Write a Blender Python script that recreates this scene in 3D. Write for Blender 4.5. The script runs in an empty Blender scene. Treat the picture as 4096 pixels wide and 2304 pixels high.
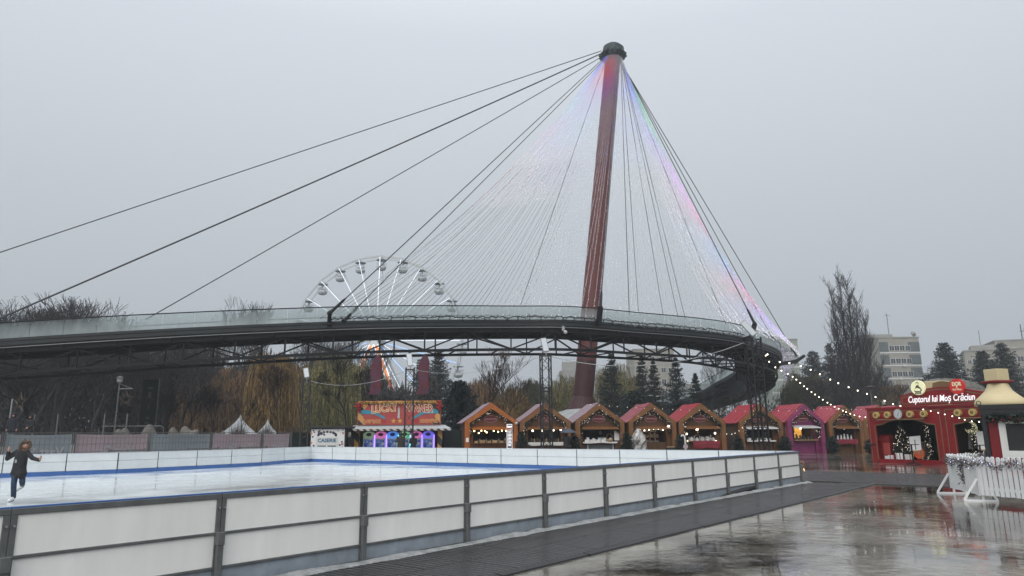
import bpy, bmesh, math, random
import numpy as np
from mathutils import Vector, Matrix, Euler
random.seed(7); rng = np.random.default_rng(7)
R = math.radians; PI = math.pi
SC = bpy.context.scene; COL = SC.collection

# ------------------------------------------------------------------ camera
F_PX, PITCH, ROLL, EYE = 2804.1, 0.2055, 0.0072, 1.6356
K = 4096 / 2576
cd = bpy.data.cameras.new('camera'); cam = bpy.data.objects.new('camera', cd); COL.objects.link(cam); SC.camera = cam
cd.sensor_width = 36; cd.lens = 36 * F_PX / 4096; cd.clip_start = 0.05; cd.clip_end = 4000
_f = Vector((0, math.cos(PITCH), math.sin(PITCH))); _u = Vector((0, -math.sin(PITCH), math.cos(PITCH))); _r = Vector((1, 0, 0))
_xi = _r * math.cos(ROLL) - _u * math.sin(ROLL); _yi = _r * math.sin(ROLL) + _u * math.cos(ROLL)
_m = Matrix((_xi, _yi, -_f)).transposed().to_4x4(); _m.translation = (0, 0, EYE); cam.matrix_world = _m

# ------------------------------------------------------------------ world, sun, exposure
SUN_EL, SUN_AZ = R(38), R(196)
SC.view_settings.view_transform = 'Standard'; SC.view_settings.look = 'None'; SC.view_settings.gamma = 1
SC.view_settings.exposure = 0.0
SC.cycles.use_denoising = True
SC.cycles.max_bounces = 8; SC.cycles.transparent_max_bounces = 24; SC.cycles.volume_bounces = 0
SC.cycles.sample_clamp_indirect = 4.0
w = bpy.data.worlds.new('World'); SC.world = w; w.use_nodes = True
nt = w.node_tree; bg = nt.nodes['Background']; bg.inputs[1].default_value = 0.1
sky = nt.nodes.new('ShaderNodeTexSky'); sky.sky_type = 'NISHITA'; sky.sun_disc = False
sky.sun_elevation = SUN_EL; sky.sun_rotation = SUN_AZ; sky.dust_density = 4; sky.air_density = 1.5
hs = nt.nodes.new('ShaderNodeHueSaturation'); hs.inputs['Saturation'].default_value = 0.2; nt.links.new(sky.outputs[0], hs.inputs['Color'])
tc = nt.nodes.new('ShaderNodeTexCoord'); sp = nt.nodes.new('ShaderNodeSeparateXYZ'); nt.links.new(tc.outputs['Generated'], sp.inputs[0])
rp = nt.nodes.new('ShaderNodeValToRGB'); nt.links.new(sp.outputs['Z'], rp.inputs[0])     # an overcast sky is brightest overhead
e = rp.color_ramp.elements
e[0].position = 0.0; e[0].color = (.250, .273, .295, 1); e[1].position = 1.0; e[1].color = (.95, .97, 1, 1)
for p, c in ((.12, (.268, .293, .320)), (.30, (.322, .350, .380)), (.52, (.405, .432, .470)), (.8, (.72, .75, .79))):
    q = e.new(p); q.color = (*c, 1)
ml = nt.nodes.new('ShaderNodeVectorMath'); ml.operation = 'SCALE'; ml.inputs['Scale'].default_value = 18.0
nt.links.new(rp.outputs[0], ml.inputs[0])
mx = nt.nodes.new('ShaderNodeMix'); mx.data_type = 'RGBA'; mx.inputs[0].default_value = 0.92
nt.links.new(hs.outputs[0], mx.inputs[6]); nt.links.new(ml.outputs[0], mx.inputs[7]); nt.links.new(mx.outputs[2], bg.inputs[0])
sl = bpy.data.lights.new('sun', 'SUN'); sl.energy = 1.5; sl.angle = R(60); sl.color = (1, .97, .93)
so = bpy.data.objects.new('sun', sl); COL.objects.link(so)
so.rotation_euler = Vector((math.sin(SUN_AZ) * math.cos(SUN_EL), math.cos(SUN_AZ) * math.cos(SUN_EL), math.sin(SUN_EL))).to_track_quat('Z', 'Y').to_euler()

# ------------------------------------------------------------------ photo geometry: a place on the ground or at a known distance
def ray(x, y):
    u = (x * K - 2048) / F_PX; v = (1152 - y * K) / F_PX
    return _f + _xi * u + _yi * v
def at(x, y, Y):
    r = ray(x, y); return Vector((0, 0, EYE)) + r * (Y / r.y)
def gz(x, y, z=0.0):
    r = ray(x, y); return Vector((0, 0, EYE)) + r * ((z - EYE) / r.z)
def ground_at(x, Y):                         # the ground below picture column x at distance Y
    p = at(x, 1085, Y); return Vector((p.x, p.y, 0))

# ------------------------------------------------------------------ materials
M = {}
def mat(name, col, rough=.6, metal=0, var=.0, scale=4, bump=0, bscale=None, spec=.5, emit=None, estr=0, dirt=None, stretch=None, sampled=True):
    m = bpy.data.materials.new(name); m.use_nodes = True; t = m.node_tree; b = t.nodes['Principled BSDF']
    b.inputs['Base Color'].default_value = (*col, 1); b.inputs['Roughness'].default_value = rough; b.inputs['Metallic'].default_value = metal
    b.inputs['Specular IOR Level'].default_value = spec
    if var or bump:
        c = t.nodes.new('ShaderNodeTexCoord'); src = c.outputs['Object']
        if stretch:
            mp = t.nodes.new('ShaderNodeMapping'); mp.inputs['Scale'].default_value = stretch; t.links.new(src, mp.inputs[0]); src = mp.outputs[0]
        n = t.nodes.new('ShaderNodeTexNoise'); n.inputs['Scale'].default_value = scale; n.inputs['Detail'].default_value = 6; n.inputs['Roughness'].default_value = .65
        t.links.new(src, n.inputs['Vector'])
        if var:
            r = t.nodes.new('ShaderNodeValToRGB'); r.color_ramp.elements[0].position = .3; r.color_ramp.elements[1].position = .72
            lo = dirt if dirt else tuple(max(0, x * (1 - var)) for x in col); hi = tuple(min(1, x * (1 + var * .6)) for x in col)
            r.color_ramp.elements[0].color = (*lo, 1); r.color_ramp.elements[1].color = (*hi, 1)
            t.links.new(n.outputs['Fac'], r.inputs[0]); t.links.new(r.outputs[0], b.inputs['Base Color'])
        if bump:
            n2 = n
            if bscale:
                n2 = t.nodes.new('ShaderNodeTexNoise'); n2.inputs['Scale'].default_value = bscale; n2.inputs['Detail'].default_value = 4; t.links.new(src, n2.inputs['Vector'])
            bp = t.nodes.new('ShaderNodeBump'); bp.inputs['Strength'].default_value = bump; bp.inputs['Distance'].default_value = .05
            t.links.new(n2.outputs['Fac'], bp.inputs['Height']); t.links.new(bp.outputs[0], b.inputs['Normal'])
    if emit:
        b.inputs['Emission Color'].default_value = (*emit, 1); b.inputs['Emission Strength'].default_value = estr
        if not sampled: m.cycles.emission_sampling = 'NONE'
    M[name] = m; return m
def nodes(m): return m.node_tree, m.node_tree.nodes['Principled BSDF']

mat('steel', (.125, .13, .13), .5, .15, .3, 6)
mat('galv', (.33, .34, .345), .45, .5, .25, 8)
mat('board_white', (.88, .875, .84), .42, 0, .035, 1.3, stretch=(2.5, 2.5, .5), dirt=(.80, .795, .755))
mat('board_inner', (.66, .69, .70), .35, 0, .06, 1.6, dirt=(.58, .615, .63))
mat('kick_grey', (.27, .31, .355), .45, 0, .3, 3, dirt=(.20, .225, .25))
mat('kick_blue', (.045, .125, .35), .4, 0, .15, 2)
mat('cap_pale', (.60, .64, .68), .45)
mat('snow', (.34, .35, .35), .6, 0, .35, 5, .5, 14, dirt=(.17, .175, .175))
mat('black', (.012, .013, .014), .55)
mat('rubber_edge', (.006, .006, .006), .5, 0, .3, 5)
mat('deck_dark', (.007, .0085, .0095), .6, 0, .4, 1.2, spec=.2)
mat('fascia', (.020, .0235, .025), .45, 0, .5, .8, spec=.35, stretch=(.5, .5, 4))
mat('truss_paint', (.008, .009, .010), .55, 0, .3, 1, spec=.25)
mat('cable_steel', (.055, .06, .065), .45, .3)
mat('mast_red', (.130, .026, .018), .45, 0, .35, .5, .06, 3, dirt=(.075, .019, .018), spec=.35, stretch=(1, 1, .25))
mat('mast_low', (.052, .014, .015), .5, 0, .3, 1.2, spec=.3)
mat('mast_cap', (.014, .028, .030), .5, .2)
mat('white_metal', (.62, .65, .67), .4, .1, .1, 2)
mat('cabin_white', (.56, .585, .59), .5, 0, .15, 2)
mat('led_white', (.8, .85, .9), .4, emit=(.86, .93, 1), estr=1.3, sampled=False)
mat('led_blue', (.3, .5, .9), .4, emit=(.25, .5, 1), estr=2.0, sampled=False)
mat('leg_orange', (.6, .25, .1), .5, emit=(1, .33, .12), estr=.75, sampled=False)
mat('leg_red', (.6, .1, .08), .5, emit=(1, .12, .10), estr=.6, sampled=False)
mat('gondola', (.42, .46, .48), .5, 0, .2, 2)
mat('gondola_dark', (.07, .075, .08), .5)
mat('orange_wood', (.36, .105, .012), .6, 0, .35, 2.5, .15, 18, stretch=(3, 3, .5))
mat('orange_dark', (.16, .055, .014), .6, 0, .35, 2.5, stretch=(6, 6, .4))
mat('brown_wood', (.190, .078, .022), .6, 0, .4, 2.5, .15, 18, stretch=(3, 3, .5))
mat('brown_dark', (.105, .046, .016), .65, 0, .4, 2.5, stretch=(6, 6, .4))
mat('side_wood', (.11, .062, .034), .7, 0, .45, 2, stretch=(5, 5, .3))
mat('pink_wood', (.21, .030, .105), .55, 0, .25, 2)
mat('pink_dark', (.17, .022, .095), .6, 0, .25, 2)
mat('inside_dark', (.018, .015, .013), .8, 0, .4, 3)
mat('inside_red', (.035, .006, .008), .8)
mat('plaque', (.135, .012, .018), .45)
mat('cream_line', (.40, .29, .27), .5)
mat('cloth_white', (.55, .53, .50), .8, 0, .15, 4)
mat('cloth_red', (.19, .012, .024), .8, 0, .3, 6)
mat('awning_white', (.50, .50, .49), .7, 0, .15, 3)
mat('bulb_warm', (1, .8, .5), .3, emit=(1, .70, .32), estr=7, sampled=False)
mat('bulb_white', (1, .95, .9), .3, emit=(1, .86, .66), estr=4, sampled=False)
mat('fairy', (1, .9, .8), .3, emit=(1, .87, .70), estr=1.6, sampled=False)
mat('fairy_bright', (1, .9, .8), .3, emit=(1, .87, .70), estr=3.2, sampled=False)
mat('fairy_blue', (.8, .85, 1), .3, emit=(.55, .62, 1), estr=3, sampled=False)
mat('lamp_inside', (1, .8, .5), .3, emit=(1, .70, .36), estr=45)
mat('window_glow', (.8, .5, .1), .4, emit=(1, .50, .09), estr=1.0)
mat('garland_green', (.016, .026, .015), .7, 0, .5, 9)
mat('fir', (.020, .032, .026), .75, 0, .5, 3)
mat('fir_blue', (.026, .042, .042), .75, 0, .45, 3)
mat('pine', (.017, .029, .022), .75, 0, .5, 2)
mat('bark', (.040, .032, .027), .85, 0, .4, 4)
mat('bark_dark', (.022, .020, .019), .9, 0, .4, 4)
mat('twig_brown', (.060, .043, .034), .9, 0, .4, 2)
mat('wil_gold', (.27, .165, .048), .8, 0, .45, .8)
mat('wil_rust', (.23, .135, .062), .8, 0, .45, .8)
mat('wil_green', (.24, .215, .072), .8, 0, .45, .8)
mat('wil_dark', (.075, .080, .042), .8, 0, .45, .8)
mat('wood_far', (.048, .044, .040), .9, 0, .5, .3)
mat('bush_brown', (.062, .040, .028), .85, 0, .4, 2)
mat('rock', (.13, .12, .105), .8, 0, .5, 3, .6, 8)
mat('tent', (.42, .45, .46), .6, 0, .08, 2)
mat('conc_wall', (.30, .295, .27), .8, 0, .15, .6)
mat('conc_beige', (.33, .31, .265), .8, 0, .2, .5)
mat('teal_panel', (.105, .125, .125), .7, 0, .25, .6)
mat('pale_green', (.30, .335, .29), .8, 0, .15, .5)
mat('pane_dark', (.05, .055, .06), .15)
mat('frame_white', (.62, .62, .60), .5)
mat('booth_red', (.235, .004, .008), .42, 0, .25, 3, dirt=(.16, .003, .006))
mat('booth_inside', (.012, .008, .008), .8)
mat('gold', (.19, .115, .055), .45, .2)
mat('knob', (.50, .37, .13), .45)
mat('knob_dark', (.17, .12, .045), .5)
mat('beige', (.60, .50, .29), .55, 0, .06, 2)
mat('beige_dark', (.33, .265, .14), .6)
mat('dial', (.52, .54, .56), .35)
mat('letter_glow', (.95, .95, .97), .4, emit=(1, .97, 1), estr=.55, sampled=False)
mat('sign_cream', (.75, .74, .48), .5, emit=(.9, .88, .52), estr=.35, sampled=False)
mat('sign_red', (.50, .025, .018), .5, emit=(.8, .03, .02), estr=.12, sampled=False)
mat('sign_orange', (.6, .1, .04), .5, emit=(1, .16, .06), estr=.22, sampled=False)
mat('letter_cream', (.85, .80, .55), .5)
mat('sketch', (.10, .085, .07), .7)
mat('post_red', (.17, .006, .008), .5)
mat('paper', (.72, .72, .71), .7)
mat('easel_wood', (.42, .27, .13), .6)
mat('picket', (.74, .75, .75), .45, 0, .08, 3)
mat('berry', (.10, .075, .075), .7, 0, .6, 12, dirt=(.03, .02, .025))
mat('frost', (.45, .46, .48), .7)
mat('thatch', (.16, .15, .13), .9, 0, .6, 5, .8, 10, stretch=(.7, .7, 5))
mat('canvas_grey', (.34, .35, .345), .75, 0, .35, .8)
mat('banner_pink', (.36, .29, .315), .8, 0, .10, .8, .5, 1.5)
mat('banner_grey', (.25, .285, .305), .8, 0, .12, .8, .5, 1.5)
mat('banner_letter', (.34, .34, .36), .8)
mat('green_net', (.008, .017, .014), .85, 0, .3, 2)
mat('flag_red', (.11, .012, .016), .8, 0, .6, 1.6, spec=.2, dirt=(.06, .06, .09))
mat('flag_dark', (.006, .010, .010), .8)
mat('flag_pale', (.05, .06, .06), .8)
mat('skin', (.36, .19, .13), .5)
mat('coat_black', (.010, .010, .012), .75, 0, .4, 9)
mat('coat_navy', (.012, .015, .024), .8, 0, .4, 9)
mat('coat_olive', (.040, .036, .030), .8, 0, .4, 9)
mat('hood_grey', (.25, .23, .22), .8)
mat('jeans', (.018, .038, .068), .8, 0, .5, 9)
mat('trouser_dark', (.014, .016, .022), .8)
mat('trouser_grey', (.06, .065, .07), .8)
mat('fur', (.13, .095, .065), .9, 0, .5, 25, .6, 40)
mat('knit', (.05, .035, .028), .9, 0, .5, 30)
mat('boot_white', (.72, .72, .72), .4)
mat('boot_dark', (.012, .011, .010), .5)
mat('umbrella', (.045, .058, .085), .6, 0, .15, 3)
mat('lilac', (.26, .28, .31), .45)
mat('eye', (.02, .015, .012), .3)
mat('lip', (.30, .10, .09), .5)
mat('stage_glass', (.55, .6, .6), .2)
mat('lamp_face', (.50, .53, .55), .35)
mat('foil', (.42, .41, .40), .3, .5, .5, 6, .8, 10, dirt=(.12, .11, .10))
mat('glass_goods', (.45, .44, .42), .2, .2, .6, 12, dirt=(.10, .08, .07))
mat('goods_dark', (.07, .055, .045), .5, 0, .5, 10)
mat('wood_pale', (.40, .27, .13), .6)
mat('yellow', (.55, .25, .035), .6)
mat('sign_red_flat', (.30, .030, .028), .6, 0, .35, 2, dirt=(.34, .06, .05))
mat('sign_yellow', (.58, .30, .055), .6)
mat('sign_teal', (.035, .22, .31), .6)
mat('letter_orange', (.50, .16, .03), .6)
mat('letter_red', (.34, .02, .025), .6)
mat('letter_blue', (.035, .12, .22), .6)
mat('letter_rose', (.45, .14, .11), .6)
mat('ink', (.045, .045, .075), .7)
mat('star_wire', (.16, .12, .085), .5)
mat('grass_dark', (.020, .030, .014), .9, 0, .5, 3)
for n_, c_ in (('glow_green', (.20, .55, .28)), ('glow_pink', (.62, .16, .42)), ('glow_blue', (.10, .30, .85)), ('glow_violet', (.20, .16, .9)), ('glow_teal', (.1, .6, .7)), ('glow_olive', (.18, .25, .16))):
    mat(n_, c_, .4, emit=c_, estr=.55, sampled=False)
mat('tube_violet', (.3, .2, .9), .3, emit=(.30, .18, 1), estr=2.6, sampled=False)
mat('tube_pink', (.6, .3, .9), .3, emit=(.60, .25, 1), estr=2.2, sampled=False)
mat('tube_teal', (.2, .8, .9), .3, emit=(.15, .8, .9), estr=2.0, sampled=False)
mat('machine', (.42, .45, .44), .4)

# claw machine screen: blue sky picture with a yellow blob
def screen_mat():
    m = mat('machine_screen', (.04, .06, .2), .2); t, b = nodes(m)
    c = t.nodes.new('ShaderNodeTexCoord'); n = t.nodes.new('ShaderNodeTexNoise'); n.inputs['Scale'].default_value = 5.0; t.links.new(c.outputs['Object'], n.inputs[0])
    r = t.nodes.new('ShaderNodeValToRGB'); r.color_ramp.elements[0].color = (.015, .02, .16, 1); r.color_ramp.elements[0].position = .38
    r.color_ramp.elements[1].color = (.45, .36, .20, 1); r.color_ramp.elements[1].position = .74
    q = r.color_ramp.elements.new(.52); q.color = (.05, .12, .32, 1)
    t.links.new(n.outputs['Fac'], r.inputs[0]); t.links.new(r.outputs[0], b.inputs['Base Color']); t.links.new(r.outputs[0], b.inputs['Emission Color'])
    b.inputs['Emission Strength'].default_value = .35; m.cycles.emission_sampling = 'NONE'
screen_mat()
def stripes(name, c0, c1, scale, axis='X', rot=0, rough=.6, sharp=.02, wrinkle=0, duty=.5):
    m = mat(name, c0, rough); t, b = nodes(m)
    c = t.nodes.new('ShaderNodeTexCoord'); mp = t.nodes.new('ShaderNodeMapping'); mp.inputs['Rotation'].default_value = rot if isinstance(rot, tuple) else (0, 0, rot)
    t.links.new(c.outputs['Object'], mp.inputs[0])
    wv = t.nodes.new('ShaderNodeTexWave'); wv.bands_direction = axis; wv.inputs['Scale'].default_value = scale; wv.inputs['Distortion'].default_value = wrinkle; wv.inputs['Detail'].default_value = 2
    t.links.new(mp.outputs[0], wv.inputs[0])
    r = t.nodes.new('ShaderNodeValToRGB'); r.color_ramp.elements[0].color = (*c0, 1); r.color_ramp.elements[0].position = duty - sharp
    r.color_ramp.elements[1].color = (*c1, 1); r.color_ramp.elements[1].position = duty + sharp
    t.links.new(wv.outputs['Fac'], r.inputs[0]); t.links.new(r.outputs[0], b.inputs['Base Color'])
    return m
stripes('hazard', (.50, .26, .07), (.02, .02, .02), .55, 'DIAGONAL')
stripes('awn_stripe', (.5, .45, .42), (.04, .03, .03), 1.3, 'DIAGONAL')
def roof_mat(name, c0, c1, duty, ysc, wr):
    m = stripes(name, c0, c1, ysc, 'Y', 0, .45, .08, wr, duty); t, b = nodes(m); b.inputs['Specular IOR Level'].default_value = .3
    n = t.nodes.new('ShaderNodeTexNoise'); n.inputs['Scale'].default_value = 3.0; n.inputs['Detail'].default_value = 8
    c = t.nodes.new('ShaderNodeTexCoord'); t.links.new(c.outputs['Object'], n.inputs[0])
    bp = t.nodes.new('ShaderNodeBump'); bp.inputs['Strength'].default_value = .7; bp.inputs['Distance'].default_value = .12
    t.links.new(n.outputs['Fac'], bp.inputs['Height']); t.links.new(bp.outputs[0], b.inputs['Normal'])
roof_mat('roof_stripe', (.115, .018, .035), (.42, .34, .38), .42, .75, 1.6)
roof_mat('roof_mottle', (.24, .022, .035), (.36, .12, .14), .5, .5, 14)
roof_mat('roof_red', (.30, .008, .020), (.34, .06, .07), .85, .45, 5)
roof_mat('roof_rose', (.30, .024, .045), (.34, .055, .07), .5, .5, 6)

def ground_mat():
    m = mat('wet_ground', (.1, .1, .1), .2); t, b = nodes(m)
    L = t.links.new; N = t.nodes.new
    c = N('ShaderNodeTexCoord')
    def noise(scale, det=6, rough=.6, st=None):
        n = N('ShaderNodeTexNoise'); n.inputs['Scale'].default_value = scale; n.inputs['Detail'].default_value = det; n.inputs['Roughness'].default_value = rough
        if st:
            mp = N('ShaderNodeMapping'); mp.inputs['Scale'].default_value = st; L(c.outputs['Object'], mp.inputs[0]); L(mp.outputs[0], n.inputs['Vector'])
        else: L(c.outputs['Object'], n.inputs['Vector'])
        return n
    def ramp(n, p0, c0, p1, c1):
        r = N('ShaderNodeValToRGB'); r.color_ramp.elements[0].position = p0; r.color_ramp.elements[0].color = (*c0, 1)
        r.color_ramp.elements[1].position = p1; r.color_ramp.elements[1].color = (*c1, 1); L(n.outputs['Fac'], r.inputs[0]); return r
    big = noise(.26, 8, .66); fine = noise(6, 8, .7); pud = noise(.55, 5, .6)
    col = ramp(big, .43, (.034, .027, .020), .57, (.250, .234, .202))
    sp_ = ramp(fine, .3, (.5, .5, .5), .75, (1.3, 1.3, 1.3))
    mu = N('ShaderNodeMix'); mu.data_type = 'RGBA'; mu.blend_type = 'MULTIPLY'; mu.inputs[0].default_value = .9
    L(col.outputs[0], mu.inputs[6]); L(sp_.outputs[0], mu.inputs[7])
    # cracks and joints: wobbly cell edges, paler lips beside them
    wob = noise(.7, 5, .7); ad0 = N('ShaderNodeVectorMath'); ad0.operation = 'MULTIPLY_ADD'; ad0.inputs[1].default_value = (3.5, 3.5, 0); L(wob.outputs['Color'], ad0.inputs[0]); L(c.outputs['Object'], ad0.inputs[2])
    vo = N('ShaderNodeTexVoronoi'); vo.feature = 'DISTANCE_TO_EDGE'; vo.inputs['Scale'].default_value = .17; L(ad0.outputs[0], vo.inputs['Vector'])
    def vr(p0, c0, p1, c1):
        r = N('ShaderNodeValToRGB'); r.color_ramp.elements[0].position = p0; r.color_ramp.elements[0].color = (*c0, 1); r.color_ramp.elements[1].position = p1; r.color_ramp.elements[1].color = (*c1, 1); L(vo.outputs['Distance'], r.inputs[0]); return r
    cr = vr(.0035, (.12, .12, .12), .007, (1, 1, 1)); m2 = N('ShaderNodeMix'); m2.data_type = 'RGBA'; m2.blend_type = 'MULTIPLY'; m2.inputs[0].default_value = .9; L(mu.outputs[2], m2.inputs[6]); L(cr.outputs[0], m2.inputs[7])
    lip = vr(.007, (.12, .115, .10), .03, (0, 0, 0)); m3 = N('ShaderNodeMix'); m3.data_type = 'RGBA'; m3.blend_type = 'ADD'; m3.inputs[0].default_value = .7; L(m2.outputs[2], m3.inputs[6]); L(lip.outputs[0], m3.inputs[7]); L(m3.outputs[2], b.inputs['Base Color'])
    ro = ramp(pud, .44, (.015,) * 3, .62, (.11,) * 3); L(ro.outputs[0], b.inputs['Roughness'])
    b.inputs['IOR'].default_value = 1.40; b.inputs['Specular IOR Level'].default_value = .55
    n1 = noise(3.2, 4, .55); n2 = noise(26, 3, .6); n0 = noise(.9, 3, .5)
    ad = N('ShaderNodeMath'); ad.operation = 'MULTIPLY_ADD'; ad.inputs[1].default_value = .07; L(n2.outputs['Fac'], ad.inputs[0]); L(n1.outputs['Fac'], ad.inputs[2])
    ad2 = N('ShaderNodeMath'); ad2.operation = 'MULTIPLY_ADD'; ad2.inputs[1].default_value = .9; L(n0.outputs['Fac'], ad2.inputs[0]); L(ad.outputs[0], ad2.inputs[2])
    bp = N('ShaderNodeBump'); bp.inputs['Distance'].default_value = .020; bs = ramp(pud, .44, (.10,) * 3, .60, (.55,) * 3); L(bs.outputs[0], bp.inputs['Strength'])
    L(ad2.outputs[0], bp.inputs['Height']); L(bp.outputs[0], b.inputs['Normal'])
ground_mat()
def mat_mat():
    m = mat('ribbed_rubber', (.030, .031, .033), .22, spec=.35); t, b = nodes(m)
    L = t.links.new; N = t.nodes.new
    c = N('ShaderNodeTexCoord'); wv = N('ShaderNodeTexWave'); wv.bands_direction = 'X'; wv.inputs['Scale'].default_value = 3.0
    L(c.outputs['Object'], wv.inputs[0])
    bp = N('ShaderNodeBump'); bp.inputs['Strength'].default_value = .9; bp.inputs['Distance'].default_value = .03
    n = N('ShaderNodeTexNoise'); n.inputs['Scale'].default_value = 1.1; n.inputs['Detail'].default_value = 5; L(c.outputs['Object'], n.inputs[0])
    n3 = N('ShaderNodeMath'); n3.operation = 'MULTIPLY_ADD'; n3.inputs[1].default_value = .35; L(n.outputs['Fac'], n3.inputs[0]); L(wv.outputs['Fac'], n3.inputs[2])
    L(n3.outputs[0], bp.inputs['Height']); L(bp.outputs[0], b.inputs['Normal'])
    r = N('ShaderNodeValToRGB'); r.color_ramp.elements[0].color = (.010, .0105, .011, 1); r.color_ramp.elements[1].color = (.034, .035, .036, 1); L(n.outputs['Fac'], r.inputs[0]); L(r.outputs[0], b.inputs['Base Color'])
    r2 = N('ShaderNodeValToRGB'); r2.color_ramp.elements[0].color = (.06,) * 3 + (1,); r2.color_ramp.elements[0].position = .45; r2.color_ramp.elements[1].color = (.55,) * 3 + (1,); mxr = N('ShaderNodeMath'); mxr.operation = 'MULTIPLY'; L(wv.outputs['Fac'], mxr.inputs[0]); mxr.inputs[1].default_value = .55; ar = N('ShaderNodeMath'); ar.operation = 'ADD'; L(mxr.outputs[0], ar.inputs[0]); L(n.outputs['Fac'], ar.inputs[1]); L(ar.outputs[0], r2.inputs[0]); L(r2.outputs[0], b.inputs['Roughness'])
mat_mat()
def ice_mat():
    m = mat('ice', (.66, .72, .76), .13); t, b = nodes(m); L = t.links.new; N = t.nodes.new
    c = N('ShaderNodeTexCoord'); n = N('ShaderNodeTexNoise'); n.inputs['Scale'].default_value = .45; n.inputs['Detail'].default_value = 8; n.inputs['Roughness'].default_value = .65; L(c.outputs['Object'], n.inputs[0])
    r = N('ShaderNodeValToRGB'); r.color_ramp.elements[0].position = .35; r.color_ramp.elements[0].color = (.60, .655, .665, 1); r.color_ramp.elements[1].position = .7; r.color_ramp.elements[1].color = (.72, .77, .78, 1)
    L(n.outputs['Fac'], r.inputs[0]); L(r.outputs[0], b.inputs['Base Color'])
    r2 = N('ShaderNodeValToRGB'); r2.color_ramp.elements[0].position = .38; r2.color_ramp.elements[0].color = (.05,) * 3 + (1,); r2.color_ramp.elements[1].position = .66; r2.color_ramp.elements[1].color = (.24,) * 3 + (1,)
    L(n.outputs['Fac'], r2.inputs[0]); L(r2.outputs[0], b.inputs['Roughness'])
    prev = r.outputs[0]
    for ang, sc, seed in ((.5, 3.2, 0), (1.9, 2.6, 7), (2.7, 3.8, 13)):
        mp = N('ShaderNodeMapping'); mp.inputs['Rotation'].default_value = (0, 0, ang); mp.inputs['Scale'].default_value = (.16, sc, 1); mp.inputs['Location'].default_value = (seed, seed, 0)
        wb = N('ShaderNodeTexNoise'); wb.inputs['Scale'].default_value = .25; L(c.outputs['Object'], wb.inputs[0]); ws = N('ShaderNodeVectorMath'); ws.operation = 'MULTIPLY_ADD'; ws.inputs[1].default_value = (2.5, 2.5, 0); L(wb.outputs['Color'], ws.inputs[0]); L(c.outputs['Object'], ws.inputs[2]); L(ws.outputs[0], mp.inputs[0])
        cn = N('ShaderNodeTexNoise'); cn.inputs['Scale'].default_value = 2.2; cn.inputs['Detail'].default_value = 3; L(mp.outputs[0], cn.inputs[0]); cr = N('ShaderNodeValToRGB'); cr.color_ramp.elements[0].position = .485; cr.color_ramp.elements[0].color = (0, 0, 0, 1); cr.color_ramp.elements[1].position = .5; cr.color_ramp.elements[1].color = (1, 1, 1, 1); q = cr.color_ramp.elements.new(.515); q.color = (0, 0, 0, 1); L(cn.outputs['Fac'], cr.inputs[0])
        mxc = N('ShaderNodeMix'); mxc.data_type = 'RGBA'; L(cr.outputs[0], mxc.inputs[0]); L(prev, mxc.inputs[6]); mxc.inputs[7].default_value = (.84, .88, .90, 1); prev = mxc.outputs[2]
    L(prev, b.inputs['Base Color'])
    n2 = N('ShaderNodeTexNoise'); n2.inputs['Scale'].default_value = 2.5; n2.inputs['Detail'].default_value = 3; L(c.outputs['Object'], n2.inputs[0])
    bp = N('ShaderNodeBump'); bp.inputs['Strength'].default_value = .12; bp.inputs['Distance'].default_value = .012; L(n2.outputs['Fac'], bp.inputs['Height']); L(bp.outputs[0], b.inputs['Normal'])
ice_mat()
def glass_mat():      # weathered railing glass: clear near the rail, milky with condensation lower down
    m = mat('rail_glass', (.46, .52, .52), .25); t, b = nodes(m); L = t.links.new; N = t.nodes.new
    tr = N('ShaderNodeBsdfTransparent'); tr.inputs[0].default_value = (.80, .87, .86, 1)
    tl = N('ShaderNodeBsdfTranslucent'); tl.inputs[0].default_value = (.52, .58, .575, 1)
    m0 = N('ShaderNodeMixShader'); m0.inputs[0].default_value = .5; L(b.outputs[0], m0.inputs[1]); L(tl.outputs[0], m0.inputs[2])
    mxs = N('ShaderNodeMixShader'); at_ = N('ShaderNodeAttribute'); at_.attribute_name = 'fog'
    n = N('ShaderNodeTexNoise'); n.inputs['Scale'].default_value = 1.2; n.inputs['Detail'].default_value = 4; c = N('ShaderNodeTexCoord'); mp = N('ShaderNodeMapping'); mp.inputs['Scale'].default_value = (1.5, 1.5, .5); L(c.outputs['Object'], mp.inputs[0]); L(mp.outputs[0], n.inputs[0])
    ma = N('ShaderNodeMath'); ma.operation = 'MULTIPLY_ADD'; ma.inputs[1].default_value = .5; ma.inputs[2].default_value = -.25; L(n.outputs['Fac'], ma.inputs[0])
    ad = N('ShaderNodeMath'); ad.operation = 'ADD'; ad.use_clamp = True; L(ma.outputs[0], ad.inputs[0]); L(at_.outputs['Fac'], ad.inputs[1])
    L(ad.outputs[0], mxs.inputs[0]); L(tr.outputs[0], mxs.inputs[1]); L(m0.outputs[0], mxs.inputs[2])
    L(mxs.outputs[0], t.nodes['Material Output'].inputs[0])
glass_mat()
def led_mat():        # string lights whose colour drifts through the tree of light
    m = mat('string_led', (.9, .9, .9), .4); t, b = nodes(m); L = t.links.new; N = t.nodes.new
    a = N('ShaderNodeAttribute'); a.attribute_name = 'led'; L(a.outputs['Color'], b.inputs['Emission Color']); L(a.outputs['Color'], b.inputs['Base Color'])
    b.inputs['Emission Strength'].default_value = 2.1; m.cycles.emission_sampling = 'NONE'
led_mat()
def window_glass():
    m = mat('shop_glass', (.10, .10, .10), .05); t, b = nodes(m); N = t.nodes.new; L = t.links.new
    tr = N('ShaderNodeBsdfTransparent'); mxs = N('ShaderNodeMixShader'); mxs.inputs[0].default_value = .25
    L(tr.outputs[0], mxs.inputs[1]); L(b.outputs[0], mxs.inputs[2]); L(mxs.outputs[0], t.nodes['Material Output'].inputs[0])
window_glass()

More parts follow.
